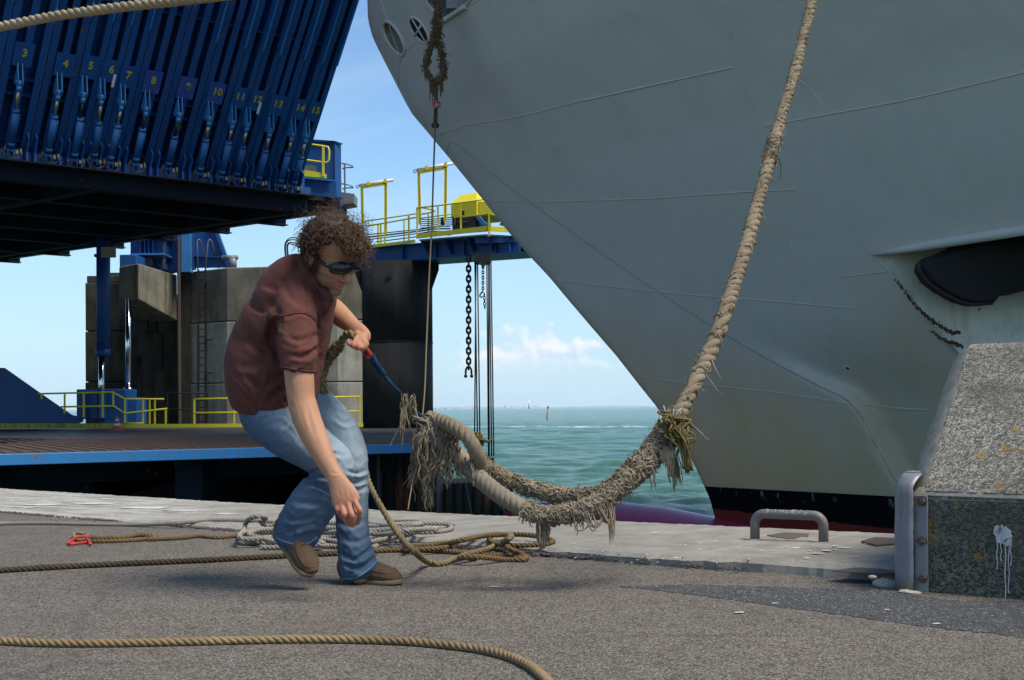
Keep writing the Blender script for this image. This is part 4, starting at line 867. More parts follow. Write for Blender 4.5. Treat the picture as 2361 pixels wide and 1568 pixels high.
# hoses looping beside the man's shoulder
hs = empty('hose_bundle', W(672, 600, 47), 'bundle of thin black hoses looping up behind the shoulder of the man', 'hoses')
for k, (w_, h_) in enumerate([(1, 1), (.86, .88), (.62, .55), (.5, .45)]):
    mb = MB(); mb.tube(spline([W(676-12*w_+k*1.2, 620, 47), W(671-14*w_, 585, 47), W(670-12*w_, 565-6*h_, 47), W(676-4*w_, 556-8*h_+k*4, 47), W(688, 560-8*h_+k*4, 47), W(710, 585, 47)], .1), .022, 6); mb.build('hose', M_BLK, hs)
# ------------------------------------------------------------------ UPPER RAMP with finger flaps
ZH = 7.2
hB = Wz(690, 430, ZH); hA = Wz(0, 345, ZH); fu = (hB-hA); fu.z = 0; fu.normalize()
dB = Wz(785, 468, 7.0); dA = Wz(0, 586, 7.0); au = (dA-dB); au.z = 0; au.normalize()
out = V(fu.y, -fu.x, 0); LEAN = math.atan2(3.3, 4.65)
Uf = (out*math.sin(LEAN)+V(0, 0, math.cos(LEAN))).normalized(); Nf = fu.cross(Uf)
if Nf.y > 0: Nf = -Nf
def hx_(px):
    o_, d_ = ray(px, HY); nn = V(-fu.y, fu.x, 0); k = nn.dot(hA-o_)/nn.dot(d_); return (o_+d_*k-hA).dot(fu)
def fpl(px, py, n_=0.0):
    o_, d_ = ray(px, py); k = Nf.dot(hA+Nf*n_-o_)/Nf.dot(d_); p = o_+d_*k-hA; return p.dot(fu), p.dot(Uf)
def fq(x, y, n_): return hA+fu*x+Uf*y+Nf*n_
UR = empty('upper_ramp', dB, 'raised blue upper ramp with a row of numbered finger flaps standing up at the left', 'ship ramp')
def up_(u, v, z): p = dB-fu*u+au*v; p.z = z; return p
mb = MB(); mb.prism([up_(0, 0, 7.0), up_(26, 0, 7.0), up_(26, 30, 7.0), up_(0, 30, 7.0)], (0, 0, .16)); mb.build('deck_plate', M_UNDER, UR)
mb = MB()
for v in (.4, 3.2, 6.0, 9.0, 12.0, 15.5, 19, 23): mb.ibeam(up_(-.55, v, 6.80), up_(26, v, 6.80), .34, .32, .03)
mb.build('cross_beams', M_UNDER, UR)
mb = MB()
for u in (1.2, 7.5, 14, 20): mb.ibeam(up_(u, .2, 6.80), up_(u, 29, 6.80), .3, .38, .04)
mb.build('main_girders', M_UNDER, UR)
mb = MB(); mb.ibeam(up_(0, 0, 6.95), up_(0, 30, 6.95), .2, .42, .03); mb.build('side_beam', M_BLUED, UR)
fx = (hA-dB)
mb = MB(); a = hA-fu*6; c = hB+fu*.35
for zz, hh, oo in ((ZH-.13, .26, .1),): mb.beam(V(a.x, a.y, zz)-out*oo, V(c.x, c.y, zz)-out*oo, .3, hh)
mb.beam(V(a.x, a.y, ZH+.2)-out*.32, V(c.x, c.y, ZH+.2)-out*.32, .03, .9); mb.build('hinge_beam', M_BLUE, UR); mb = MB(); mb.beam(V(a.x, a.y, ZH-.30)+out*.12, V(c.x, c.y, ZH-.30)+out*.12, .62, .035); mb.build('hinge_ledge', M_UNDER, UR)
mb = MB(); mb.beam(V(a.x, a.y, ZH-.5)-out*.2, V(c.x, c.y, ZH-.5)-out*.2, .1, .4); mb.build('lower_beam', M_UNDER, UR)
edges = [-112, -28, 67, 143, 193, 234, 275, 349, 423, 487, 527, 565, 620, 660, 692]
cylb = {2: (-52, 342), 3: (23, 347), 4: (110, 359), 5: (170, 370), 6: (216, 370), 7: (253, 376), 8: (311, 380), 9: (386, 390), 10: (459, 401), 11: (509, 409), 12: (544, 413), 13: (594, 421), 14: (644, 428), 15: (675, 432)}
pins = {2: (-38, 176), 3: (45.5, 189), 4: (136, 210), 5: (194, 216), 6: (235, 222), 7: (282, 235), 8: (338.5, 249), 9: (414, 262.5), 10: (484, 272), 11: (537.5, 280), 12: (571, 285.5), 13: (624, 299), 14: (675, 309), 15: (707, 312.5)}
plates = {2: (-16, 121), 3: (54, 126), 4: (148.5, 150), 5: (206, 155), 6: (243, 162), 7: (293, 177), 8: (351, 189), 9: (430, 203), 10: (498, 215), 11: (551, 226), 12: (586, 231), 13: (638, 243), 14: (689, 252), 15: (722, 257)}
M_CYL = paint('cylinder_blue', (.016, .12, .36), .5, .5, (.012, .03, .05), 4, rust=.08)
M_NUM = paint('stencil_yellow', (.50, .42, .02), .7, .35, (.1, .09, .02), 6)
def text_mesh(txt, size):
    cu = bpy.data.curves.new('number', 'FONT'); cu.body = txt; cu.size = size; cu.align_x = 'CENTER'; cu.align_y = 'CENTER'; cu.extrude = .004; cu.offset = size*.030; cu.space_character = 1.15
    ob = bpy.data.objects.new('tmp', cu); COL.objects.link(ob); dg = bpy.context.evaluated_depsgraph_get(); me = bpy.data.meshes.new_from_object(ob.evaluated_get(dg)); bpy.data.objects.remove(ob); return me
def stencil_number(txt, c, X_, Y_, size, parent):
    me = text_mesh(txt, size); A = np.array([v.co[:] for v in me.vertices]); mb = MB(); fs = [list(p.vertices) for p in me.polygons]
    A[:, 0] *= .95
    vs = [c+X_*a[0]+Y_*a[1]+Nf*(a[2]+.002) for a in A]; mb.add(vs, fs); return mb.build('number', M_NUM, parent)
FW = Uf.normalized()
for k in range(2, 16):
    i = k-1; x0, x1 = hx_(edges[i-1])+.012, hx_(edges[i])-.012; Wf = x1-x0; xc = (x0+x1)/2; wide = Wf > .62; TOP = 11.5
    root = MB(); root.cur = 0
    def fb(mb, xa, xb, ya, yb, na, nb): mb.box(fq((xa+xb)/2, (ya+yb)/2, (na+nb)/2), (abs(xb-xa), abs(yb-ya), abs(nb-na)), (fu, Uf, Nf))
    fb(root, x0, x1, .15, TOP, -.46, -.44)
    sw = .175 if wide else .15
    ribs = [x0+sw/2, xc, x1-sw/2] if wide else [x0+sw/2, x1-sw/2]
    for rx in ribs:
        fb(root, rx-sw/2, rx+sw/2, .15, TOP, -.02, 0); fb(root, rx-.015, rx+.015, .15, TOP, -.44, -.02)
        fb(root, rx-sw/2-.0, rx+sw/2+.0, 4.4, TOP, 0.002, .022)
    for yy in (.22, 1.45, 1.85, 4.2+.0*k, 7.3): fb(root, x0+.02, x1-.02, yy, yy+.025, -.438, -.10)
    fl = root.build('finger_flap', M_BLUED if k in (8, 9, 10, 12, 4) else M_BLUE, UR)
    px_, py_ = plates[k]; cx, cy = fpl(px_, py_, .02); pw = (.46 if wide else .40)*(1.0 if k != 7 else .9); cx = min(max(cx, x0+pw*.42), x1-pw*.42)
    mb = MB(); fb(mb, cx-pw/2, cx+pw/2, cy-.30, cy+.30, .026, .038); pl_ = mb.build('number_plate', paint('rusty_blue_plate', (.012, .075, .36), .5, .3, (.03, .03, .03), 6, rust=.45) if k in (8, 9, 10) else M_BLUE, fl)
    stencil_number(str(k), fq(cx+.02, cy+.04, .040), fu, Uf, .27, pl_) if k > 2 else None
    # pivots and ram
    NP = .26; ax0, ay0 = fpl(*cylb[k], NP); bx0, by0 = fpl(*pins[k], NP); A_ = fq(ax0, ay0, NP); B_ = fq(bx0, by0, NP)
    mb = MB()
    for s_ in (-.055, .055):
        mb.prism([fq(bx0+s_-.008, by0-.10, NP+.06), fq(bx0+s_-.008, by0+.07, NP+.05), fq(bx0+s_-.008, by0+.40, .03), fq(bx0+s_-.008, by0-.14, .03)], fu*.016)
    mb.cyl(B_-fu*.09, B_+fu*.09, .035, n=12); mb.build('clevis', M_BLUEL, fl)
    dv = (B_-A_).normalized(); Lr = (B_-A_).length; tu = .60+.02*((k*7) % 3)
    mb = MB(); mb.cyl(A_+dv*.12, A_+dv*Lr*tu, .085, n=16); mb.cyl(A_+dv*(Lr*tu-.07), A_+dv*(Lr*tu+.01), .092, n=16); mb.cyl(A_+dv*.12, A_+dv*.22, .092, n=16); mb.cyl(A_-fu*.09, A_+fu*.09, .055, n=12); mb.cyl(A_+dv*.3+fu*.105, A_+dv*Lr*tu*.9+fu*.105, .014, n=6); mb.build('hydraulic_cylinder', M_CYL if k % 3 else M_BLUE, fl)
    mb = MB(); mb.cyl(A_+dv*Lr*tu, B_-dv*.2, .042, n=12); mb.build('piston_rod', M_BLK if k in (5, 8, 9) else M_CHROMED, fl)
    mb = MB(); mb.cyl(B_-dv*.24, B_-dv*.10, .062, n=12); mb.cyl(B_-dv*.12, B_, .045, n=10); mb.build('rod_eye', M_BLUEL, fl)
    mb = MB(); 
    for s_ in (-.07, .07): mb.box(A_+fu*s_-out*.05, (.02, .2, .24), (fu, out, V(0,0,1)))
    mb.build('foot_bracket', M_BLUED, fl)
    mb = MB(); rgk = np.random.default_rng(k); c = A_+fu*.16; mb.box(c+V(0,0,-.02), (.07, .07, .10), (fu, out, V(0,0,1))); mb.box(c+fu*.10+V(0,0,.0), (.05, .06, .14), (fu, out, V(0,0,1))); mb.cyl(A_-fu*.12+V(0,0,-.02), A_-fu*.12+V(0,0,.12), .022, n=8); mb.cyl(A_-fu*.12, A_+fu*.2, .014, n=6); mb.build('valve', M_BRASS, fl)
    mb = MB()
    for q_ in range(2): mb.tube(spline([A_-fu*.12+V(0, 0, .1), A_-fu*.22-V(0, 0, .02)+out*.1, A_-fu*.05-V(0, 0, .2+.05*q_)+out*.12, A_+fu*.2-V(0, 0, .16)+out*.12, c+fu*.1], .04), .014, 5)
    mb.build('hose', M_BLK, fl)
    # hinge lugs
    for s_, nm in ((x0+.09, 'l'), (x1-.09, 'r')):
        mb = MB(); mb.prism([fq(s_-.02, .02, .02), fq(s_-.02, .55, .02), fq(s_-.02, .50, .20), fq(s_-.02, .12, .26)], fu*.04); mb.build('hinge_lug', M_BLUE, fl)
    for s_ in (x0+.09, x1-.09):
        p = fq(s_, 0, .22); mb = MB(); mb.box((p.x, p.y, ZH-.05), (.05, .22, .46), (fu, out, V(0,0,1))); mb.build('hinge_post', M_BLUE, UR)
    if k not in (8,):
        x_ = x1-.03; mb = MB(); mb.prism([fq(x_-.02, 3.7, 0.02), fq(x_-.02, 6.6, .02), fq(x_-.02, 6.5, .10), fq(x_-.02, 3.8, .10)], fu*.02); mb.build('edge_strip', M_BLUEL, fl)
# small notice plates between flaps
for px_, py_, nm in [(262, 187, 'between flaps six and seven'), (597, 250, 'between flaps twelve and thirteen')]:
    x_, y_ = fpl(px_, py_, .05); mb = MB(); mb.box(fq(x_, y_, .05), (.07, .34, .012), (fu, Uf, Nf)); mb.build('notice_plate', M_BW, UR, label='small white notice plate '+nm)
# end bulwark, railing and platform at the right end
def wq(px, py, D): return W(px, py, D)
BD = 38.4
wprism([(640, 426), (660, 318), (772, 326), (772, 447), (640, 432)], BD+.25, au*.08, M_BLUE, 'end_bulwark', UR)
mb = MB(); mb.prism([W(772, 326, BD+.2), W(786, 331, BD+.5), W(787, 459, BD+.5), W(772, 450, BD+.2)], au*.1); mb.build('bulwark_return', M_BLUE, UR)
mb = MB(); mb.prism([W(655, 317, BD+.15), W(772, 325, BD+.15), W(790, 331, BD+.4), W(789, 333.5, BD+.4), W(771, 328, BD+.15), W(655, 320, BD+.15)], au*.25); mb.build('bulwark_cap', M_BLUEL, UR)
wprism([(640, 405), (774, 418), (776, 452), (640, 434)], BD-.15, au*.3, M_BLUE, 'front_beam', UR); wprism([(640, 402), (774, 415.5), (774, 418.5), (640, 405)], BD-.32, au*.5, M_BLUEL, 'front_beam_flange', UR)
wprism([(630, 432), (790, 455), (790, 459), (630, 437)], BD-.35, au*.7, M_BLUED, 'bottom_flange', UR)
wprism([(694, 391), (728, 396), (753, 402), (753, 411), (690, 405)], BD-.2, au*.08, M_YEL, 'kick_plate', UR)
mb = MB(); mb.tube(spline([W(700, 331, BD-.2), W(750, 338, BD-.2), W(757, 341, BD-.2), W(758.5, 346, BD-.2), W(758, 370, BD-.2), W(755, 374.5, BD-.2), W(748, 375, BD-.2), W(690, 367, BD-.2)], .12), .032, 8); mb.beam(W(745, 407, BD-.2), W(745.5, 338, BD-.2), .07, .07, (0,1,0)); mb.build('yellow_rail', M_YEL, UR)
wprism([(703, 383), (716, 380), (730, 384), (730, 399), (703, 395)], BD, au*.1, M_GREY, 'grey_box', UR)
gp_ = empty('access_platform', W(800, 470, 39.6), 'small grey grated access platform with thin rails at the right end of the upper ramp', 'platform')
wprism([(787, 443), (816, 447), (815.5, 468), (778, 474), (778, 462), (787, 460)], 39.4, V(0, .9, 0), M_GREY, 'grating', gp_)
mb = MB(); D_ = 39.5
for y in (377, 424): mb.tube([W(787, y, D_), W(797, y+1, D_), W(813, y+6, D_), W(813.5, y+9, D_), W(800, y+9.5, D_+.3), W(789, y+12, D_+.3)], .022, 6)
mb.beam(W(795, 450, D_), W(794, 377, D_), .05, .05, (0,1,0)); mb.build('rails', M_GREY, gp_)
# ================================================================== SHIP
O_ = V(4.34, 27.2, 0); FA = V(-.826, .563, 0).normalized(); FN = V(-FA.y, FA.x, 0)
if FN.y > 0: FN = -FN                                    # port side, facing the camera
def stem_sz(px, py):
    o_, d_ = ray(px, py); k = FN.dot(O_-o_)/FN.dot(d_); p = o_+d_*k; return (p-O_).dot(FA), p.z
sil = [(845, -230), (848, -90), (856, 0), (856.5, 61), (865, 95), (878, 123), (918, 202), (939, 243), (952, 266), (997, 319), (1038, 368), (1110, 457), (1171, 534), (1216, 586), (1264, 637), (1315, 698), (1368, 760), (1420, 820), (1470, 884), (1515, 940), (1560, 1008), (1600, 1070), (1629, 1124)]
SZ = sorted([stem_sz(*p) for p in sil]+[(.05, -1.3), (-.1, -1.6), (-.05, -1.9), (.6, -2.3), (.6, -4)], key=lambda q: q[1])
# stem below the boot top, read off the photograph too
SZ = [q for q in SZ if q[1] > -1.05]+[stem_sz(*p) for p in [(1636, 1150), (1644, 1180), (1648, 1195), (1645, 1210), (1636, 1222)]]
SZ.sort(key=lambda q: q[1]); zs_ = np.array([q[1] for q in SZ]); ss_ = np.array([q[0] for q in SZ])
def s0(z): return float(np.interp(z, zs_, ss_))
ZMIN, ZMAX = -4.0, zs_[-1]
def halfb(q, z):
    q = max(q, 0.0)
    zz = np.interp(z, [-2, 0, 3, 6, 9, 12, 16], [13, 15, 20, 25, 32, 40, 46])
    tn = math.tan(R(zz)); Bm = np.interp(z, [-2, 2, 8, 14], [10.5, 12.5, 13.5, 13.8])
    b = Bm*(1-math.exp(-q*tn/Bm*1.05))
    rnd = np.interp(z, [-2, 0, 4, 9, 14], [.04, .10, .30, .7, 1.0])         # rounded nose
    b = math.hypot(b, 0) if q > 3 else b
    b += rnd*.55*(1-math.exp(-q/(.35*rnd+.02)))*math.exp(-q/6)
    # hollow of the lower bow: a crease sweeping down and aft
    return b
zl = np.concatenate([np.linspace(-3.2, 5.2, 76), np.linspace(5.3, ZMAX, 62)])
ql = np.concatenate([[0], np.cumsum(np.geomspace(.012, .22, 34)), np.linspace(3.2, 34, 190)])
ql = np.unique(np.sort(ql))
def hp_(q, z, side=1): return O_+FA*(s0(z)-q)+FN*(halfb(q, z)*side)+V(0, 0, z)
grid = [[hp_(q, z) for q in ql] for z in zl]; nz, nq = len(zl), len(ql)
# fold of the plating above the waterline: the flare steps back abaft a curved crease
CR_ = spline([V(*p, 0) for p in [(1700, 786), (1760, 822), (1880, 886), (1950, 921), (1985, 960), (2020, 1030), (2052, 1090), (2085, 1140), (2120, 1200)]], 8)[:, :2]
for j in range(nz):
    for i in range(nq):
        p = grid[j][i]
        if p.y < 12 or p.z > 5.0: continue
        x, y = proj(p)
        if not (1650 < x < 2700 and 640 < y < 1260): continue
        fy = min(1, max(0, (y-700)/230)); fy = fy*fy*(3-2*fy)
        dd = np.hypot(CR_[:, 0]-x, CR_[:, 1]-y); k = int(dd.argmin()); a = CR_[max(k-1, 0)]; c = CR_[min(k+1, len(CR_)-1)]; sgn = (c[0]-a[0])*(y-a[1])-(c[1]-a[1])*(x-a[0])
        if sgn >= 0: continue          # left of and below the crease stays full
        w_ = min(1, k/(len(CR_)*.55)); d = dd[k]; grid[j][i] = p-FN*(.45*fy*w_*min(1, d/26)*math.exp(-(max(0, d-26)/150)**1.5))
# openings in the plating (outlines measured)
def ell_px(cx, cy, rx, ry, rot, n=32):
    c, s = math.cos(R(rot)), math.sin(R(rot)); return [(cx+rx*math.cos(6.2832*i/n)*c-ry*math.sin(6.2832*i/n)*s, cy+rx*math.cos(6.2832*i/n)*s+ry*math.sin(6.2832*i/n)*c) for i in range(n)]
HOLES = {'pale_fairlead': ell_px(909, 88, 16, 43, -28), 'barred_fairlead': ell_px(966, 69, 13.5, 34, -33), 'mooring_window': [(985, -60), (1118, -60), (1073, 17), (1020, 52), (1011, 36), (984, 5)],
         'anchor_pocket': [(2014, 584), (2150, 561), (2360, 527), (2520, 500), (2620, 830), (2360, 862), (2215, 822), (2160, 765), (2100, 690), (2050, 628)]}
def inpoly(x, y, P_):
    c = False; n = len(P_); j = n-1
    for i in range(n):
        if ((P_[i][1] > y) != (P_[j][1] > y)) and (x < (P_[j][0]-P_[i][0])*(y-P_[i][1])/(P_[j][1]-P_[i][1])+P_[i][0]): c = not c
        j = i
    return c
full = BVHTree.FromPolygons([p for r_ in grid for p in r_], [(j*nq+i, j*nq+i+1, (j+1)*nq+i+1, (j+1)*nq+i) for j in range(nz-1) for i in range(nq-1)])
def on_hull(px, py, lift=0.0):
    o_, d_ = ray(px, py); loc, nrm, idx, dist = full.ray_cast(o_, d_)
    if loc is None: return None, None
    if nrm.dot(d_) > 0: nrm = -nrm
    return loc+nrm*lift, nrm
flat = [p for r_ in grid for p in r_]
pj = np.array([proj(p) for p in flat]).reshape(nz, nq, 2)
# pull grid vertices near an outline onto it so that the opening's edge is clean
holef = set()
for nm, P_ in HOLES.items():
    if nm == 'barred_fairlead': continue
    P_ = P_; xs = [p[0] for p in P_]; ys = [p[1] for p in P_]
    for j in range(nz-1):
        for i in range(nq-1):
            cx = pj[j:j+2, i:i+2, 0].mean(); cy = pj[j:j+2, i:i+2, 1].mean()
            if cx < min(xs) or cx > max(xs) or cy < min(ys) or cy > max(ys): continue
            if inpoly(cx, cy, P_): holef.add((j, i))
# snap boundary vertices
def nearest_on_poly(x, y, P_):
    best = None
    for a, c in zip(P_, P_[1:]+P_[:1]):
        ax_, ay_, bx_, by_ = *a, *c; dx, dy = bx_-ax_, by_-ay_; t_ = max(0, min(1, ((x-ax_)*dx+(y-ay_)*dy)/(dx*dx+dy*dy+1e-9))); qx, qy = ax_+dx*t_, ay_+dy*t_
        d2 = (qx-x)**2+(qy-y)**2
        if best is None or d2 < best[0]: best = (d2, qx, qy)
    return best
vin = {}
for (j, i) in holef:
    for v in ((j, i), (j, i+1), (j+1, i), (j+1, i+1)): vin[v] = vin.get(v, 0)+1
for (j, i), n_ in vin.items():
    if n_ == 4: continue
    x, y = pj[j, i]; best = min((nearest_on_poly(x, y, P_) for nm_, P_ in HOLES.items() if nm_ != 'barred_fairlead'), key=lambda q: q[0])
    loc, _ = on_hull(best[1], best[2])
    if loc is not None and (loc-flat[j*nq+i]).length < .6: flat[j*nq+i] = loc
# plating material: grey topsides, black boot top, red bottom, with stains
m, t, b, P = new_mat('ship_hull'); sx = N(t, 'ShaderNodeSeparateXYZ'); t.links.new(P, sx.inputs[0])
n1 = noise(t, P, .35, 6, .6); n2 = noise(t, vmap(t, P, (1.6, 1.6, .35), (.25, 0, 0)), 1.0, 7, .65); n3 = noise(t, P, 2.4, 7, .65)
grey = mixc(t, n1, (.565, .53, .47), (.465, .44, .395))
grey = mixc(t, mth(t, 'MULTIPLY', ramp(t, [(.50, (0,0,0)), (.66, (1,1,1))], n2).outputs[0], .28), grey, (.40, .39, .36))
low = mth(t, 'MULTIPLY', mth(t, 'SUBTRACT', 3.4, sx.outputs[2]), .34, True)
stn = ramp(t, [(.42, (0,0,0)), (.72, (1,1,1))], noise(t, vmap(t, P, (.7, .7, .3)), 1.0, 6, .6)).outputs[0]
grey = mixc(t, mth(t, 'MULTIPLY', mth(t, 'MULTIPLY', low, stn), .9), grey, (.50, .33, .16))
grey = mixc(t, mth(t, 'MULTIPLY', mth(t, 'MULTIPLY', mth(t, 'SUBTRACT', 1.6, sx.outputs[2]), .45, True), .45), grey, (.56, .42, .25))
brm = mth(t, 'MULTIPLY', mth(t, 'SUBTRACT', mth(t, 'SUBTRACT', 2.2, sx.outputs[2]), mth(t, 'MULTIPLY', mth(t, 'SUBTRACT', sx.outputs[0], 4.2), .42)), .38, True)
grey = mixc(t, mth(t, 'MULTIPLY', brm, mth(t, 'ADD', .35, mth(t, 'MULTIPLY', n3, .8), True)), grey, (.60, .38, .17))
grn = mth(t, 'MULTIPLY', mth(t, 'MULTIPLY', mth(t, 'SUBTRACT', sx.outputs[0], 5.4), .5, True), mth(t, 'MULTIPLY', mth(t, 'SUBTRACT', 3.2, sx.outputs[2]), .3, True))
grey = mixc(t, mth(t, 'MULTIPLY', grn, .35), grey, (.33, .34, .22))
edge = mth(t, 'ADD', sx.outputs[2], mth(t, 'MULTIPLY', mth(t, 'SUBTRACT', noise(t, vmap(t, P, (2.2, 2.2, .5)), 1.0, 6, .7), .5), .10))
scr = ramp(t, [(.60, (0,0,0)), (.64, (1,1,1))], noise(t, vmap(t, P, (7, 7, 2.2), (0, .5, 0)), 1.0, 7, .7)).outputs[0]
blk = mixc(t, mth(t, 'MULTIPLY', mth(t, 'MULTIPLY', scr, mth(t, 'MULTIPLY', mth(t, 'ADD', sx.outputs[2], 1.36), 4.0, True)), 1.0), (.004, .004, .004), (.16, .20, .16))
blk = mixc(t, mth(t, 'MULTIPLY', ramp(t, [(.52, (0,0,0)), (.6, (1,1,1))], noise(t, vmap(t, P, (3, 3, .3)), 1, 4)).outputs[0], .15), blk, (.006, .008, .03))
red = mixc(t, n3, (.26, .035, .025), (.16, .022, .018))
k1 = mth(t, 'LESS_THAN', sx.outputs[2], -1.075); k2 = mth(t, 'LESS_THAN', mth(t, 'ADD', edge, mth(t, 'MULTIPLY', mth(t, 'SUBTRACT', sx.outputs[0], 4.3), .055)), -1.55)
col = mixc(t, k1, grey, blk); col = mixc(t, k2, col, red)
setb(t, b, col, mth(t, 'ADD', mth(t, 'ADD', .42, mth(t, 'MULTIPLY', n1, .25)), mth(t, 'MULTIPLY', k1, .3)), None, mth(t, 'SUBTRACT', .4, mth(t, 'MULTIPLY', k1, .3)), mth(t, 'ADD', mth(t, 'MULTIPLY', noise(t, P, .55, 3), 2.0), mth(t, 'MULTIPLY', n3, .12)), .25, .12)
M_HULL = m
M_POCK = paint('pocket_paint', (.80, .77, .62), .6, .5, (.42, .37, .22), .8, rust=.05)
M_ANCH = paint('anchor_black', (.007, .008, .008), .8, .3, (.03, .02, .012), 2)
ship = empty('moored_ship', V(O_.x, O_.y, ZS), 'huge grey ship bow with black boot top and red bottom overhanging the quay', 'ship')
mb = MB(); flat2 = list(flat); sp = len(flat)
for z in zl:
    for q in ql: flat2.append(hp_(q, z, -1))
fs = [(j*nq+i, (j+1)*nq+i, (j+1)*nq+i+1, j*nq+i+1) for j in range(nz-1) for i in range(nq-1) if (j, i) not in holef]
fs += [(sp+j*nq+i, sp+j*nq+i+1, sp+(j+1)*nq+i+1, sp+(j+1)*nq+i) for j in range(nz-1) for i in range(nq-1)]
mb.add(flat2, fs, True); hull = mb.build('hull', M_HULL, ship)
bm_ = bmesh.new(); bm_.from_mesh(hull.data); bmesh.ops.remove_doubles(bm_, verts=bm_.verts, dist=.0005); bm_.to_mesh(hull.data); bm_.free()
# deck closing the top
mb = MB(); top = [hp_(q, ZMAX-.01, 1) for q in ql]; bot = [hp_(q, ZMAX-.01, -1) for q in ql]; mb.add(top+bot, [(i, i+1, nq+i+1, nq+i) for i in range(nq-1)]); mb.build('foredeck', M_GREY, ship)
# weld seams following the plating
M_SEAM = paint('weld_seam', (.66, .62, .55), .5, .2, (.2, .2, .2), 3)
def seam(pts, r=.018, mat=M_SEAM, dense=9, jit=0):
    r = max(r*.5, .009)
    px = spline([V(a, b_, 0) for a, b_ in pts], dense); q = []
    for a in px:
        p, n_ = on_hull(a[0], a[1], .006)
        if p is not None: q.append(p)
    if len(q) > 2: mb = MB(); mb.tube(q, r, 5); mb.build('weld_seam', mat, ship)
seam([(1012, 312), (1075, 290), (1200, 268), (1350, 230), (1500, 196), (1690, 155)], .016)
seam([(1345, 232), (1500, 197), (1690, 155)], .03)
seam([(1762, 291), (1900, 265), (2060, 236), (2200, 205), (2372, 164)], .022)
seam([(1115, 458), (1150, 463), (1300, 464), (1512, 457)], .010); seam([(1512, 457), (1660, 446), (1830, 437)], .022)
seam([(1272, 643), (1400, 660), (1600, 680), (1800, 696), (1972, 711)], .014); seam([(1936, 638), (1985, 633), (2042, 626)], .018)
seam([(1468, 867), (1600, 885), (1800, 906), (1960, 930), (2130, 945)], .012); seam([(2060, 943), (2135, 945)], .012)
seam([(1043, 323), (1090, 362), (1160, 420), (1300, 522), (1470, 640), (1620, 738), (1760, 822), (1880, 886), (1950, 921), (1985, 960), (2020, 1030), (2052, 1090), (2085, 1140)], .012, paint('seam_dark', (.34, .335, .31), .5, .1))
seam([(1030, 365), (1031, 345), (1036, 328), (1043, 322), (1050, 325)], .02)
seam([(875, -10), (895, 50), (918, 118), (930, 126)], .01); seam([(930, 126), (946, 108), (956, 100)], .015); seam([(930, 126), (920, 150), (918, 200)], .010); seam([(1073, 17), (1100, 2), (1150, -20)], .02)
seam([(1670, 0), (1700, 150), (1740, 270), (1780, 420)], .006); seam([(1820, 560), (1900, 740), (1950, 900), (2040, 1060)], .006)
# fairleads
def rim(name, P_, r, mat, parent=ship, push=0.0):
    q = [on_hull(a, b_, r*.2)[0] for a, b_ in P_]; q = [p for p in q if p is not None]
    if len(q) < 6: return None
    mb = MB(); mb.loop(q, r, 8); return mb.build(name, mat, parent)
def bowl(name, P_, depth, mat, shrink=.55, rings=6, parent=ship, inward=None, shift=(0, 0, 0)):
    q = []; nn = Vector()
    for a, b_ in P_:
        p, n_ = on_hull(a, b_, .0)
        if p is not None: q.append(p); nn += n_
    nn.normalize(); inward = -nn if inward is None else inward; c = sum(q, Vector())/len(q); k = len(q); vs = []
    for r_ in range(rings+1):
        u = r_/rings; sc = 1-(1-shrink)*u**1.6
        for p in q: vs.append(c+(p-c)*sc+inward*depth*math.sin(u*math.pi/2)+Vector(shift)*u)
    fs = [(r_*k+i, r_*k+(i+1) % k, (r_+1)*k+(i+1) % k, (r_+1)*k+i) for r_ in range(rings) for i in range(k)]+[list(range(rings*k, rings*k+k))]
    mb = MB(); mb.add(vs, fs, True); return mb.build(name, mat, parent), c, nn
fl1 = rim('round_fairlead', HOLES['pale_fairlead'], .045, M_HULL); bowl('fairlead_throat', HOLES['pale_fairlead'], .45, paint('fairlead_worn', (.30, .29, .25), .6, .5, (.14, .11, .08), 2), .5, parent=ship)
mb = MB(); q = [on_hull(a, b_, .012)[0] for a, b_ in HOLES['barred_fairlead']]; mb.add(q, [list(range(len(q)))]); mb.build('fairlead_throat', M_BLK, ship); fl2 = rim('barred_fairlead', HOLES['barred_fairlead'], .028, M_SEAM)  # black disc laid on the plating, paints in the dark of the hole
def bar3(p0, p1, r=.02):
    a, na_ = on_hull(*p0); c, nc_ = on_hull(*p1); mb = MB(); mb.cyl(a+na_*.02, c+nc_*.02, r, n=8); mb.build('fairlead_bar', M_SEAM, ship)
bar3((950, 41), (983, 98), .02); bar3((958, 83), (974, 55), .028)
rim('window_rim', HOLES['mooring_window'], .04, M_SEAM); bowl('window_recess', HOLES['mooring_window'], .9, paint('recess_grey', (.22, .24, .25), .6, .3, (.05, .05, .05), 1), .9, 3)
p_, n_ = on_hull(1030, 14); mb = MB(); mb.box(p_-n_*.3, (.5, .35, .4)); mb.build('roller_block', paint('red_white_roller', (.45, .45, .43), .6, .9, (.20, .03, .03), 3, streak=False), ship)
# window sill
q = [on_hull(a, b_, .03)[0] for a, b_ in [(1018, 53), (1045, 36), (1076, 15)]]; mb = MB(); mb.beam(q[0], q[2], .12, .09); mb.build('window_sill', M_SEAM, ship)
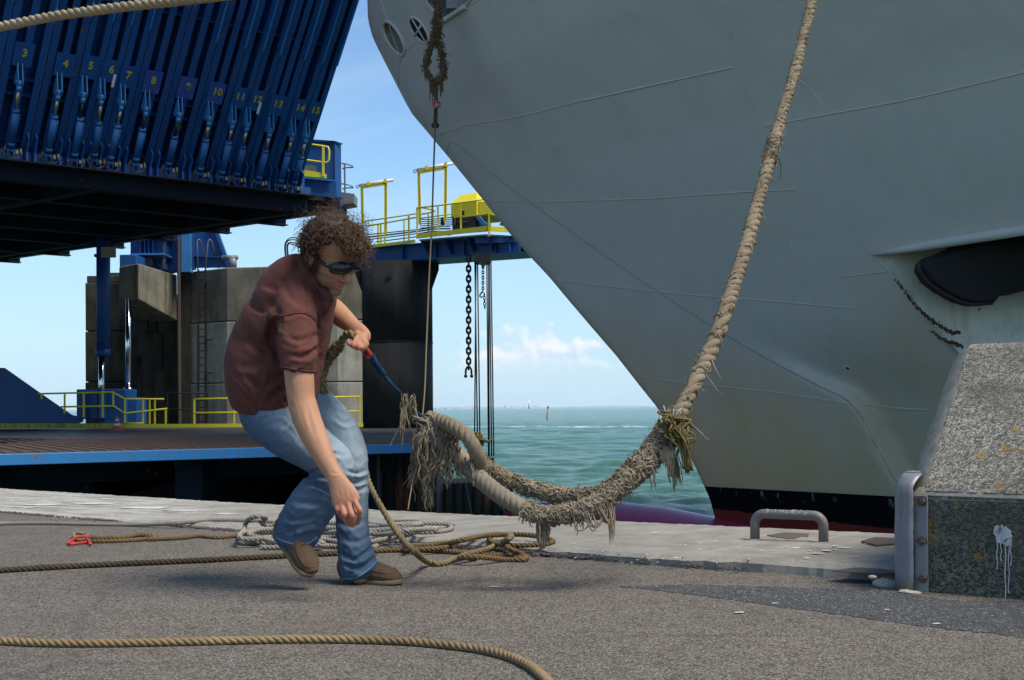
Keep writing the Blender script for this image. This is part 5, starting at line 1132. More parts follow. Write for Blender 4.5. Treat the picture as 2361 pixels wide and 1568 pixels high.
# anchor pocket
PKT = HOLES['anchor_pocket']; fine = []
for a, c in zip(PKT, PKT[1:]+PKT[:1]):
    n_ = max(1, int(math.hypot(a[0]-c[0], a[1]-c[1])/24))
    fine += [(a[0]+(c[0]-a[0])*i/n_, a[1]+(c[1]-a[1])*i/n_) for i in range(n_)]
qq = [on_hull(*p) for p in fine]; qq = [q for q in qq if q[0] is not None]; pc_ = [q[0] for q in qq]; pn = sum([q[1] for q in qq], Vector()).normalized()
cpk = sum(pc_, Vector())/len(pc_); k = len(pc_); vs = []
for u, sc in ((0, 1), (.25, .97), (.6, .86), (1.0, .62)):
    for p in pc_: vs.append(cpk+(p-cpk)*sc-pn*(1.25*u)+V(0, 0, .40*u)+FA*(-.3*u))
mb = MB(); mb.add(vs, [(r_*k+i, r_*k+(i+1) % k, (r_+1)*k+(i+1) % k, (r_+1)*k+i) for r_ in range(3) for i in range(k)]+[list(range(3*k, 4*k))], True); mb.build('anchor_pocket', M_POCK, ship)
q = [on_hull(a, b_)[0] for a, b_ in [(2012, 584), (2090, 572), (2150, 562), (2250, 546), (2372, 526)]]; q = [x for x in q if x]; mb = MB(); mb.tube([x+pn*.05 for x in q], [.03, .07, .085, .09, .09], 10); mb.build('pocket_lip', M_HULL, ship)
q = [on_hull(a, b_)[0] for a, b_ in [(2014, 586), (2050, 628), (2100, 690), (2160, 765), (2215, 822)]]; mb = MB(); mb.tube(q, .02, 8); mb.build('pocket_edge', M_HULL, ship)
# anchor resting in the pocket
kp, kn = on_hull(2240, 640); DA = kp.y+.25
anc = empty('stowed_anchor', kp, 'black rust-edged anchor stowed in the pale pocket of the ship bow', 'anchor')
fl_out = [(2118, 622), (2122, 605), (2135, 593), (2165, 583), (2200, 566), (2290, 552), (2420, 540), (2440, 660), (2370, 668), (2335, 678), (2310, 680), (2302, 688), (2292, 700), (2262, 704), (2235, 703), (2205, 694), (2165, 672), (2135, 650)]
mb = MB(); n_ = len(fl_out); o1 = [W(a, b_, DA) for a, b_ in fl_out]; cc_ = sum(o1, Vector())/n_; vs = []
for u, sc in ((-.10, .86), (0, .97), (.08, 1.0), (.28, 1.0), (.42, .92)): vs += [cc_+(p-cc_)*sc+V(0, u, 0) for p in o1]
mb.add(vs, [(r_*n_+i, r_*n_+(i+1) % n_, (r_+1)*n_+(i+1) % n_, (r_+1)*n_+i) for r_ in range(4) for i in range(n_)]+[list(range(n_))[::-1], list(range(4*n_, 5*n_))]); bevel(mb.build('fluke', M_ANCH, anc), .03)
mb = MB(); mb.tube([W(a, b_, DA-.06) for a, b_ in [(2121, 603), (2118, 615), (2121, 628), (2140, 652), (2170, 674), (2208, 694), (2240, 702), (2288, 699)]], .03, 8); mb.build('fluke_rim', paint('anchor_rust_edge', (.045, .016, .011), .7, .5, (.02, .02, .02), 3), anc)
mb = MB(); mb.cyl(W(2290, 575, DA+.42), W(2480, 560, DA+.3), .30, .34, 20); mb.build('crown', M_ANCH, anc)
mb = MB(); mb.cyl(W(2320, 610, DA), W(2330, 500, DA+1.1), .15, n=14); mb.build('shank', M_ANCH, anc)
# rust scab along the pocket edge
M_SCAB = paint('rust_scab', (.10, .045, .018), .95, .5, (.13, .05, .02), 12, streak=False)
def scab(P_, w0, w1, seed, n=90):
    g = np.random.default_rng(seed); mb = MB(); C_ = spline([V(a, b_, 0) for a, b_ in P_], 3)
    for i, a in enumerate(C_):
        u = i/len(C_)
        for _ in range(3):
            o_, d_ = ray(a[0]+g.normal(0, 1.2), a[1]+g.normal(0, w0+(w1-w0)*u)); loc, nr, ix, ds = full.ray_cast(o_, d_)
            if loc is None: continue
            r_ = (.008+.012*u)*g.uniform(.6, 1.4); mb.ell(loc-V(*d_)*.03+Vector(g.normal(0, .01, 3)), (r_, r_, r_*1.3), nu=6, nv=4, smooth=False)
    mb.build('rust_scab', M_SCAB, ship)
def pocket_pt(P_, lift=.03): return P_
scab([(2064, 645), (2085, 672), (2110, 705), (2135, 728), (2165, 750), (2192, 766), (2208, 766)], .3, 1.5, 1)
scab([(2146, 763), (2175, 783), (2200, 792), (2216, 798)], .3, .8, 2)
# small marks on the plating
mb = MB(); g = np.random.default_rng(4)
for _ in range(46):
    a_, b2_ = g.uniform(1250, 2340), g.uniform(120, 980)
    if inpoly(a_, b2_, HOLES['anchor_pocket']): continue
    p, n_ = on_hull(a_, b2_, .002)
    if p is None: continue
    mb.ell(p, (.016, .016, .008), nu=6, nv=4)
mb.build('plating_nicks', M_SEAM, ship)
p, n_ = on_hull(1954, 849, .0); mb = MB(); mb.torus(p, n_, .045, .012, 14, 6); mb.build('drain_opening', M_SEAM, ship); mb = MB(); mb.ell(p-n_*.01, (.04, .04, .03)); mb.build('drain_plug', M_BLK, ship)
# bulb
M_BULB = paint('bulb_red', (.42, .040, .125), .28, .35, (.09, .02, .09), .5, bump=.05)
mb = MB(); NB = 44; ring = 36; vs = []
for i in range(NB+1):
    u = i/NB; s_ = 5.55-7.4*u; r_ = 1.9*math.sqrt(max(0, 1-(1-min(u/.42, 1))**2.2)) if u < .42 else 1.9
    topz = np.interp(s_, [-1.85, 0, 1.2, 2.6, 4.0, 5.0, 5.4, 5.55], [-1.94, -1.74, -1.57, -1.47, -1.50, -1.66, -1.84, -2.02])
    r_ = max(r_, .02); w_ = r_*.80
    for k in range(ring):
        a = 2*math.pi*k/ring; vs.append(O_+FA*s_+FN*(w_*math.sin(a))+V(0, 0, topz-r_+r_*math.cos(a)))
mb.add(vs, [(i*ring+k, i*ring+(k+1) % ring, (i+1)*ring+(k+1) % ring, (i+1)*ring+k) for i in range(NB) for k in range(ring)]+[list(range(ring))], True); mb.build('bulbous_bow', M_BULB, ship)
# ================================================================== ROPES
def fibre(name, c1, c2, cdark, rough=.9, sc=1.0, fib=True):
    m, t, b, P = new_mat(name)
    n1 = noise(t, P, 7*sc, 6, .65); n2 = noise(t, P, 90*sc, 4, .6); n3 = noise(t, P, 2.0*sc, 4, .6)
    col = mixc(t, ramp(t, [(.35, (0,0,0)), (.65, (1,1,1))], n1).outputs[0], c1, c2)
    col = mixc(t, mth(t, 'MULTIPLY', ramp(t, [(.45, (0,0,0)), (.75, (1,1,1))], n3).outputs[0], .6), col, cdark)
    col = mixc(t, mth(t, 'MULTIPLY', n2, .5), col, cdark)
    setb(t, b, col, rough, None, .15, n2, .6, .003)
    return m
M_TAN = fibre('tan_rope', (.36, .25, .125), (.27, .19, .10), (.12, .08, .04)); M_TAN2 = fibre('pale_tan_rope', (.44, .36, .24), (.36, .28, .16), (.20, .13, .06))
M_BRN = fibre('brown_rope', (.20, .135, .065), (.15, .10, .05), (.07, .045, .022)); M_DBRN = fibre('dark_brown_rope', (.090, .066, .042), (.065, .05, .034), (.03, .023, .016))
M_GRY = fibre('grey_rope', (.34, .31, .27), (.265, .235, .20), (.11, .095, .075)); M_OLV = fibre('olive_rope', (.34, .265, .14), (.20, .16, .08), (.06, .05, .025), sc=2)
M_FRAY = fibre('frayed_yarn', (.36, .30, .21), (.235, .185, .12), (.075, .058, .036), sc=2); M_HAW = fibre('chafed_hawser', (.32, .26, .175), (.225, .18, .115), (.08, .06, .036)); M_WORN = fibre('smooth_worn_hawser', (.30, .255, .19), (.235, .20, .15), (.11, .09, .065), sc=.6)
M_BLU = fibre('blue_cord', (.016, .075, .17), (.010, .03, .06), (.010, .013, .016), sc=3); M_YLW = fibre('olive_yellow_cord', (.24, .19, .075), (.13, .10, .04), (.05, .04, .016), sc=2)
M_SHK = paint('red_shackle', (.60, .035, .03), .4, .4, (.15, .04, .02), 20, streak=False)
def gpts(P_, r, lifts=None):
    out = []
    for i, p in enumerate(P_):
        z = r*.92; n_ = 0
        if len(p) > 2: z += p[2]
        q = Wz(p[0], p[1], z); s_, nn = uvn(q)
        if nn > KW and nn < 0: q = Wz(p[0], p[1], z+hgt(s_)); 
        out.append(q)
    return out
def grope(name, P_, r, mat, label, seed=0, hairs=0, pitch=5.2, ns=7, wob=.04, cat='rope', group=None, parent=None):
    mb = MB(); rope_mb(mb, gpts(P_, r), r, pitch=pitch, seed=seed, hairs=hairs, ns=ns, wob=wob); return mb.build(name, mat, parent, label if parent is None else None, cat if parent is None else None, group)
# foreground rope
grope('tan_rope', [(-140, 1470), (0, 1477.5), (120, 1482.5), (300, 1482), (520, 1477), (720, 1473.5), (900, 1477), (1010, 1485), (1100, 1496), (1160, 1509), (1205, 1526), (1240, 1549), (1268, 1578), (1300, 1640)], .0118, M_TAN, 'tan three-strand rope lying across the foreground, curving out at the bottom', 1, 60)
# rope crossing the top left corner
mb = MB(); rope_mb(mb, [W(-160, 93, 3.6), W(0, 62, 3.5), W(130, 37, 3.42), W(260, 19, 3.34), W(400, 3, 3.26), W(560, -16, 3.15), W(760, -50, 3.0)], .0132, seed=2, hairs=220, hlen=1.0, wob=.02)
mb.build('mooring_line', M_TAN2, label='pale tan mooring line crossing the top left corner', cat='rope')
# dark brown rope with bight and coils
grope('brown_rope', [(-120, 1319), (0, 1314.5), (150, 1306), (300, 1299), (450, 1292.5), (640, 1282.5), (780, 1275.5)], .0125, M_DBRN, 'straight dark brown rope lying behind the feet of the man, left part', 3, 30)
grope('brown_rope', [(776, 1275), (860, 1270), (930, 1268), (1010, 1270), (1090, 1277), (1150, 1283, .0), (1200, 1286), (1210, 1283), (1202, 1277), (1180, 1268), (1170, 1261), (1172, 1256)], .0118, M_BRN, 'brown rope running behind the standing shoe and ending in a small hook to the right', 4, 20)
grope('brown_rope', [(935, 1266, .02), (950, 1258, .022), (1010, 1256, .02), (1070, 1245, .02), (1120, 1235, .02), (1180, 1232, .02), (1225, 1234, .02), (1255, 1240, .012), (1275, 1247, .0), (1262, 1254, 0), (1220, 1257, 0), (1175, 1257, 0), (1140, 1252, 0), (1128, 1243, .0), (1132, 1238, 0)], .0118, M_BRN, 'brown rope loop lying farthest right, next to the hanging frayed yarn', 5, 20)
grope('brown_rope', [(1095, 1287), (1060, 1285, .02), (1105, 1284, .024), (1160, 1290), (1205, 1290), (1213, 1285, 0), (1200, 1281), (1110, 1279)], .0118, M_BRN, 'short flat bight of brown rope nearest the camera right of the man', 6, 16)
grope('brown_rope', [(930, 1262, .014), (970, 1266, .014), (1030, 1262, .016), (1043, 1257, .016), (1034, 1252, .014), (990, 1255, .012)], .0118, M_BRN, 'doubled brown rope end lying just right of the standing shoe', 7, 10)
# rope from behind the leg swinging to the ground
mb = MB(); lead = [W(842, 1085, 5.0), W(850, 1112, 4.95), (W(868, 1150, 4.9)), W(895, 1196, 4.88), W(930, 1246, 4.8), W(960, 1276, 4.72), Wz(985, 1295, .022)]
mid_ = gpts([(1007, 1300), (1030, 1297), (1043, 1290, .005), (1080, 1277, .012), (1120, 1267, .02), (1150, 1252, .03), (1172, 1242, .034), (1178, 1235, .03), (1160, 1232, .02), (1130, 1233, .016), (1080, 1240, .01), (1040, 1250, .0)], .012)
rope_mb(mb, lead+mid_, .0124, seed=8, hairs=120, hlen=.8, wob=.05); mb.build('olive_rope', M_OLV, label='fuzzy olive-brown rope hanging from behind the knee of the man down to the ground', cat='rope')
# rope with red shackle lying on the left
shp = G(182, 1246, .02); sr = empty('shackled_rope', shp, 'brown rope with spliced eye and red shackle lying at the left', 'rope')
grope('rope_tail', [(340, 1243, .004), (420, 1240), (460, 1236), (500, 1239), (545, 1235), (580, 1230), (612, 1219), (640, 1210)], .0105, M_BRN, '', 9, 20, parent=sr)
grope('splice', [(205, 1238, .012), (240, 1240, .004), (290, 1239, .003), (320, 1233, .006), (350, 1236)], .0118, M_BRN, '', 10, 60, wob=.12, parent=sr)
grope('splice', [(205, 1248, .0), (240, 1248), (290, 1246), (325, 1244), (352, 1241), (362, 1238)], .0105, M_BRN, '', 11, 40, wob=.12, parent=sr)
mb = MB(); rope_mb(mb, gpts([(205, 1238, .016), (190, 1230, .018), (176, 1229, .014), (170, 1234, .008), (178, 1243, .004), (205, 1248, .0)], .009), .009, seed=12, hairs=40); mb.build('eye', M_OLV, sr)
c = shp; mb = MB(); uu = (G(158, 1254)-G(205, 1236)).normalized(); pv = V(-uu.y, uu.x, 0)
L_ = (G(157, 1254)-G(204, 1237)).length; q = [G(204, 1237, .03), G(178, 1238, .034), G(160, 1250, .02), G(156, 1254, .012), G(176, 1253, .010), G(202, 1249, .010)]
mb.tube(spline(q, .006), .0065, 8); mb.cyl(G(196, 1231, .035), G(208, 1253, .010), .0055, n=8); mb.ell(G(208, 1254, .012), (.010,)*3, nu=8, nv=6); mb.build('shackle', M_SHK, sr)
# grey rope coil: one line, many lazy loops
grey = [(-140, 1212), (0, 1207), (90, 1206), (200, 1208), (300, 1209.5), (400, 1207), (450, 1202), (480, 1198.5), (540, 1199), (600, 1201), (645, 1205, .0)]
grope('grey_rope', grey, .0115, M_GRY, 'grey rope lying straight from the left edge to the coil', 20, 20)
def flake(name, P_, label, seed): return grope(name, P_, .0125, M_GRY, label, seed, 30, group=None)
flake('grey_rope', [(1090, 1225), (1046, 1213, .0), (1030, 1208, .01), (985, 1206, .02), (930, 1208, .02), (880, 1214, .02), (850, 1213, .01), (830, 1211, .0), (770, 1206, .0), (700, 1203, .0), (655, 1206, .02), (620, 1212, .03), (600, 1203, .05), (613, 1195, .07), (600, 1190, .07), (578, 1194, .06), (566, 1207, .04), (563, 1222, .02), (552, 1234, .01), (560, 1245, .0), (600, 1252), (660, 1250), (720, 1243), (760, 1237, .0), (830, 1230, .0), (900, 1226, .0), (980, 1227), (1025, 1224), (1042, 1217), (1034, 1211, .0)][1:], 'grey coiled rope, the big outer loops behind the legs of the man', 21)
flake('grey_rope', [(552, 1248, 0), (566, 1252, .0), (620, 1246, .012), (690, 1240, .02), (760, 1246, .02), (800, 1252, .02), (850, 1250, .02), (905, 1240, .02), (950, 1229, .02), (960, 1222, .02), (930, 1219, .02), (870, 1222, .02), (790, 1226, .02), (720, 1228, .02), (660, 1227, .02), (600, 1226, .02), (562, 1228, .03), (552, 1236, .04), (566, 1243, .03), (620, 1240, .03), (690, 1233, .03)], 'grey coiled rope, second layer lying over the outer loops', 22)
flake('grey_rope', [(600, 1262, 0), (640, 1262, .0), (700, 1258, .01), (745, 1255, .02), (728, 1246, .03), (716, 1243, .03), (712, 1248, .02), (726, 1256, .01), (760, 1259, .0), (800, 1262), (850, 1262), (866, 1260), (860, 1253), (840, 1249, .01), (800, 1245, .02)], 'grey rope end with a tight kink, nearest part of the coil', 23)
flake('grey_rope', [(900, 1203, .0), (950, 1202, .01), (975, 1206, .01), (940, 1212, .03), (890, 1211, .03), (850, 1205, .02), (838, 1202, .01)], 'short grey rope bend at the back of the coil', 24)
flake('grey_rope', [(640, 1250, .02), (600, 1240, .03), (575, 1232, .04), (600, 1222, .04), (660, 1219, .04), (740, 1217, .03), (800, 1220, .03), (880, 1232, .03), (930, 1224, .04), (990, 1220, .03), (1010, 1224, .02)], 'grey rope strand draped loosely over the top of the coil', 25)
# ------------------------------------------------------------------ big mooring hawser with frayed eye
FR = np.random.default_rng(77)
def yarns(mb, base_fn, n, length, droop=1.0, r=.0022, seed=0, curl=.3, spread=.4, dirf=None, seg=9):
    """hanging torn yarns: each a thin wavy tube"""
    g = np.random.default_rng(seed)
    for i in range(n):
        p = np.array(base_fn(g)); L = length*g.uniform(.35, 1.0); d = np.array([g.normal(0, spread), g.normal(0, spread), -.2]) if dirf is None else np.array(dirf(g)); q = [p]
        ph = g.uniform(0, 6.28); kx = g.uniform(.5, 1.4)
        for k in range(seg):
            d = d+np.array([0, 0, -droop*.55]); d /= np.linalg.norm(d)
            wv = np.array([math.sin(ph+k*kx*1.9), math.cos(ph+k*1.7), 0])*curl+g.normal(0, curl*.35, 3)
            q.append(q[-1]+(d+wv)/np.linalg.norm(d+wv)*L/seg)
        rr = r*g.uniform(.6, 1.3); A = spline([Vector(x) for x in q], L/seg*.45)
        mb.tube(A, list(np.interp(np.linspace(0, 1, len(A)), [0, .75, 1], [rr, rr*.9, rr*.25])), 4, False)
def fuzz(mb, A, rfun, n, L, r=.0012, seed=0, bias=None):
    """short curled fibres and loops standing off a rope axis A"""
    g = np.random.default_rng(seed); T, X, Y = frames(A)
    for i in range(n):
        k = g.integers(0, len(A)); a = g.uniform(0, 6.28); d = X[k]*math.cos(a)+Y[k]*math.sin(a); p = A[k]+d*rfun(k/len(A))*.85; l = L*g.uniform(.3, 1.2); q = [p]
        e_ = d*.5+T[k]*g.normal(0, 1)+g.normal(0, .3, 3)
        for j in range(4): e_ = e_/np.linalg.norm(e_)+g.normal(0, .55, 3)+np.array([0, 0, -.12])-d*.22*j; q.append(q[-1]+e_/np.linalg.norm(e_)*l/4)
        rr = r*g.uniform(.6, 1.6); mb.tube([Vector(x) for x in q], [rr, rr, rr, rr*.9, rr*.5], 4, False)
def lumps(mb, A, rfun, n, s, seed=0, L=.05):
    """torn strand tufts: short fat worms wandering over the rope surface in every direction"""
    g = np.random.default_rng(seed); T, X, Y = frames(A); st = np.linalg.norm(A[1]-A[0]); N_ = len(A)
    for i in range(n):
        k = g.uniform(1, N_-2); a = g.uniform(0, 6.28); hd_ = g.uniform(0, 6.28); q = []; l = g.integers(5, 9); ln = L*g.uniform(.5, 1.3)/l; lift = g.uniform(.9, 1.1)
        for j in range(l):
            hd_ += g.normal(0, .75); r_ = rfun(k/N_); k = min(max(k+math.cos(hd_)*ln/st, 0), N_-1); a += math.sin(hd_)*ln/r_; kk = int(k)
            d = X[kk]*math.cos(a)+Y[kk]*math.sin(a); q.append(Vector(A[kk]+T[kk]*(k-kk)*st+d*r_*(lift+g.normal(0, .06)+.12*math.sin(j*1.1+i))))
        rr = s*g.uniform(.35, 1.25); C_ = spline(q, .007)
        if len(C_) > 3 and len(C_) < 60: mb.tube(C_, list(rr*(.35+.65*np.sin(np.linspace(.25, 2.9, len(C_))))), 5, False)
HW = empty('mooring_hawser', W(1560, 965, 4.62), 'thick frayed mooring hawser rising steeply from its ragged eye to the ship', 'mooring hawser')
up_pts = [W(1548, 985, 4.62), W(1562, 960, 4.62), W(1590, 905, 4.72), W(1622, 840, 4.86), W(1655, 765, 5.0), W(1690, 660, 5.2), W(1722, 560, 5.5), W(1748, 460, 5.8), W(1775, 365, 6.15), W(1800, 270, 6.5), W(1828, 180, 6.9), W(1853, 80, 7.3), W(1875, -10, 7.7), W(1905, -150, 8.5), W(1950, -400, 10), W(2010, -700, 12.5), W(2060, -860, 16)]
mb = MB(); A = rope_mb(mb, up_pts, .0295, pitch=5.4, seed=30, wob=.07, ns=8, step=.25, jit=.9); mb.build('hawser', M_HAW, HW)
mb = MB(); Al = A[:int(len(A)*.45)]; fuzz(mb, Al, lambda u: .031, 1700, .03, .0014, 31); lumps(mb, Al, lambda u: .0285, 620, .0034, 33, .08); 
vis = [W(*p) for p in [(1773, 372, 6.1), (1779, 345, 6.2), (1784, 322, 6.28)]]; A3 = spline(vis, .01); lumps(mb, A3, lambda u: .036, 60, .005, 32)
mb.build('loose_fibres', M_FRAY, HW, kind='stuff')
def strand(pts, r, mat, name, par=HW):
    mb = MB(); C_ = spline([W(*p) for p in pts], .01); mb.tube(C_, list(np.linspace(r, r*.4, len(C_))), 5, False); return mb.build(name, mat, par)
strand([(1835, 180, 6.9), (1850, 192, 6.85), (1868, 205, 6.8), (1880, 222, 6.8), (1897, 243, 6.8)], .0035, M_FRAY, 'loose_yarn')
strand([(1640, 830, 4.85), (1648, 848, 4.82), (1655, 862, 4.8), (1663, 875, 4.8)], .003, M_FRAY, 'loose_yarn'); strand([(1625, 862, 4.8), (1640, 882, 4.78), (1652, 900, 4.76), (1668, 914, 4.76)], .0035, M_FRAY, 'loose_yarn')
strand([(1795, 365, 6.1), (1800, 388, 6.1), (1797, 418, 6.1)], .003, M_DBRN, 'loose_yarn'); strand([(1757, 490, 5.7), (1765, 512, 5.7), (1770, 522, 5.7)], .003, M_FRAY, 'loose_yarn')
for k in range(3): strand([(1575, 965+k*3, 4.58), (1590, 975+k*4, 4.55), (1602, 985+k, 4.53), (1622, 1000+k*3, 4.53), (1634, 1003+k*6, 4.53)][:3+k], .0045, M_FRAY, 'loose_yarn')
# thick wrapped leg below the throat
leg = [W(1560, 962, 4.60), W(1540, 998, 4.56), W(1515, 1032, 4.53), W(1488, 1062, 4.5), W(1455, 1095, 4.48), W(1425, 1120, 4.46), W(1395, 1140, 4.46)]
A_leg = spline(leg, .008); rl = lambda u: float(np.interp(u, [0, .12, .3, .6, 1], [.034, .041, .043, .040, .036]))
mb = MB(); rope_mb(mb, leg, .040, pitch=4.0, seed=40, wob=.12, ns=8, step=.22, rfun=lambda u: rl(u)/.042); mb.build('thick_throat', M_HAW, HW)
mb = MB(); lumps(mb, A_leg, rl, 620, .0052, 41, .10); fuzz(mb, A_leg, rl, 900, .045, .0018, 42); mb.build('torn_strands', M_FRAY, HW, kind='stuff')
# yarn lashings round the leg
mb = MB(); T, X, Y = frames(A_leg)
for k0, n_, w_ in [(4, 9, 5), (len(A_leg)//2+6, 10, 7), (len(A_leg)//3, 6, 5)]:
    for j in range(n_):
        k = min(len(A_leg)-1, k0+int(j*w_*.25)); q = [Vector(A_leg[k]+(X[k]*math.cos(a)+Y[k]*math.sin(a))*rl(k/len(A_leg))*1.13+T[k]*math.sin(a+j)*.007) for a in np.linspace(0, 5.6+FR.uniform(0, .6), 22)]; mb.tube(q, .0034, 5)
mb.build('yarn_lashing', M_FRAY, HW)
# white zip-tie like bristles and olive cord wrapping at the throat
for a in [((1548, 975), (1538, 950)), ((1540, 968), (1529, 935)), ((1550, 972), (1553, 944)), ((1545, 985), (1512, 948)), ((1552, 968), (1569, 941)), ((1538, 990), (1519, 962))]:
    mb = MB(); mb.tube([W(*a[0], 4.52), W(*a[1], 4.5)], [.0022, .0012], 5); mb.build('white_bristle', M_BW, HW)
mb = MB(); g = np.random.default_rng(50)
for k in range(22):
    k0 = 2+k*.35; kk = int(k0)+g.integers(0, 4); q = [Vector(A_leg[kk]+(X[kk]*math.cos(a)+Y[kk]*math.sin(a))*(.050+g.normal(0, .003))+T[kk]*(math.sin(a*1.3+k)*.012)) for a in np.linspace(g.uniform(0, 2), g.uniform(3.5, 6), 12)]; mb.tube(q, .0052, 6)
tuft = W(1562, 1000, 4.46)
for k in range(40):
    s_ = tuft+Vector(g.normal(0, .016, 3)); e_ = W(1583+g.normal(0, 4), 1078+g.normal(0, 8), 4.44); md = s_.lerp(e_, .5)+V(.012, 0, .012)+Vector(g.normal(0, .006, 3)); md2 = s_.lerp(e_, .25)+V(.012, 0, .01)+Vector(g.normal(0, .007, 3))
    mb.tube(spline([s_, md2, md, e_+Vector(g.normal(0, .004, 3))], .012), .0032, 5)
for k in range(26):
    c_ = W(1556+g.normal(0, 11), 990+g.normal(0, 15)+0, 4.47+g.normal(0, .01)); q = [c_+Vector(g.normal(0, .016, 3)) for _ in range(5)]; mb.tube(spline(q, .006), .0042, 5)
mb.build('olive_cord_wrap', M_YLW, HW)
mb = MB(); yarns(mb, lambda g: W(1538+g.normal(0, 9), 1035+g.normal(0, 9), 4.46), 26, .13, .5, .0042, 51, .12, dirf=lambda g: (.55+g.normal(0, .15), 0, -.8)); yarns(mb, lambda g: W(1500+g.normal(0, 4), 1078, 4.46), 2, .12, .5, .0035, 52, .15, dirf=lambda g: (.3, 0, -.9)); 
yarns(mb, lambda g: W(1545+g.normal(0, 7), 1040+g.normal(0, 5), 4.47), 12, .17, .5, .003, 53, .2, dirf=lambda g: (.6+g.normal(0, .1), 0, -.9)); mb.build('hanging_yarns', M_FRAY, HW, kind='stuff')
# the eye: far leg (very ragged) and near leg (smooth worn), both in hand of the blue line
backL = [W(*p) for p in [(1400, 1138, 4.50), (1360, 1143, 4.54), (1310, 1145, 4.58), (1260, 1136, 4.60), (1210, 1120, 4.61), (1166, 1103, 4.60), (1130, 1084, 4.55), (1106, 1068, 4.49), (1098, 1045, 4.44), (1082, 1013, 4.43), (1052, 988, 4.47), (1018, 972, 4.55), (990, 962, 4.60)]]
nearL = [W(*p) for p in [(1415, 1128, 4.44), (1390, 1152, 4.42), (1345, 1174, 4.40), (1300, 1185, 4.40), (1255, 1188, 4.40), (1220, 1178, 4.40), (1166, 1150, 4.42), (1125, 1120, 4.45), (1090, 1088, 4.49), (1060, 1056, 4.52), (1030, 1031, 4.54), (1000, 1012, 4.56), (982, 990, 4.58)]]
mb = MB(); A_b = rope_mb(mb, backL, .0255, pitch=4.6, strands=4, seed=60, wob=.10, step=.3, ns=7, jit=.8); mb.build('eye_far_leg', M_HAW, HW)
mb = MB(); nb = int(len(A_b)*.62); Bb = A_b[:nb]; lumps(mb, Bb, lambda u: .026, 620, .0042, 61, .07); fuzz(mb, Bb, lambda u: .026, 1100, .035, .0016, 62); mb.build('torn_strands', M_FRAY, HW, kind='stuff')
mb = MB(); A_n = rope_mb(mb, nearL, .0290, strands=4, pitch=3.0, seed=63, wob=.06, step=.2, ns=8, rfun=lambda u: float(np.interp(u, [0, .3, .6, .85, 1], [1.0, 1.0, 1.02, 1.06, .9]))); mb.build('eye_near_leg', M_WORN, HW)
mb = MB(); L0 = A_n[:int(len(A_n)*.43)]; lumps(mb, L0, lambda u: .030, 420, .0042, 64, .07); fuzz(mb, L0, lambda u: .031, 1100, .035, .0016, 65)
fuzz(mb, A_n, lambda u: .029, 300, .02, .001, 66); mb.build('torn_strands', M_FRAY, HW, kind='stuff')
# strands hanging in bunches below the eye
def onA(A, u0, u1): return lambda g: A[int(len(A)*g.uniform(u0, u1))]+g.normal(0, .010, 3)
mb = MB()
yarns(mb, onA(A_n, .325, .345), 34, .13, 1.8, .0036, 70, .20, .08); yarns(mb, onA(A_n, .02, .03), 20, .185, 2.2, .0036, 71, .10, .03); yarns(mb, onA(A_n, .15, .19), 6, .10, 1.0, .0025, 72, .2)
yarns(mb, onA(A_n, .08, .20), 7, .05, 1.0, .0022, 73, .4); yarns(mb, onA(A_n, .36, .75), 9, .06, 1.0, .0022, 74, .3); yarns(mb, onA(A_b, .0, .8), 40, .04, 1.0, .0022, 75, .5)
for k in range(9):   # loops of yarn sagging over the eye
    c_ = A_n[int(len(A_n)*FR.uniform(.08, .2))]; q = [Vector(c_)+V(-.03, -.02, .03), Vector(c_)+V(-.035+.006*k, -.035, -.02), Vector(c_)+V(-.02+.008*k, -.035, -.07), Vector(c_)+V(.02+.004*k, -.03, -.05), Vector(c_)+V(.03, -.01, .02)]; mb.tube(spline(q, .01), .003, 5)
mb.build('hanging_yarns', M_FRAY, HW, kind='stuff')
# matted curtain of yarns at the left end of the eye
mb = MB()
def yc(n, x, sx_, y, sy_, D, L, r, seed, curl=.45, droop=1.1, dirf=None): yarns(mb, lambda g: W(x+g.normal(0, sx_), y+g.normal(0, sy_), D+g.normal(0, .02)), n, L, droop, r, seed, curl, .3, dirf)
yc(50, 1000, 17, 985, 9, 4.58, .12, .0042, 80, .6); yc(46, 982, 12, 1000, 14, 4.56, .20, .0040, 81); yc(40, 988, 9, 1040, 22, 4.56, .17, .0042, 82, .5); yc(22, 986, 5, 1085, 20, 4.55, .14, .0040, 87, .5); yc(8, 990, 2, 1125, 8, 4.55, .08, .004, 89, .3)
yc(18, 962, 5, 1015, 16, 4.58, .20, .0038, 91, .4, .9, lambda g: (-.35, 0, -1)); yc(40, 1038, 11, 1015, 14, 4.5, .14, .0042, 83, .55); yc(22, 1030, 6, 1062, 8, 4.5, .12, .0042, 84, .55); yc(9, 1012, 5, 1072, 7, 4.5, .11, .0034, 92, .4, .3, lambda g: (-.8, 0, -.5))
yc(9, 970, 5, 1060, 14, 4.58, .14, .0034, 85, .4, .3, lambda g: (-.8, 0, -.5)); yc(9, 1045, 6, 1060, 6, 4.48, .11, .0034, 93, .4, .6, lambda g: (.5, 0, -.8)); yc(10, 1078, 9, 1066, 8, 4.45, .10, .0034, 86, .3)
for k in range(30): 
    q = [W(968+FR.normal(0, 6), 972+FR.normal(0, 5), 4.6), W(985+FR.normal(0, 12), 965+FR.normal(0, 7), 4.57), W(1010+FR.normal(0, 12), 985+FR.normal(0, 10), 4.55), W(1020+FR.normal(0, 14), 1010+FR.normal(0, 10), 4.53)]; mb.tube(spline(q, .012), .0036, 5)
mb.build('yarn_curtain', M_FRAY, HW, kind='stuff')
mb = MB(); g = np.random.default_rng(88)
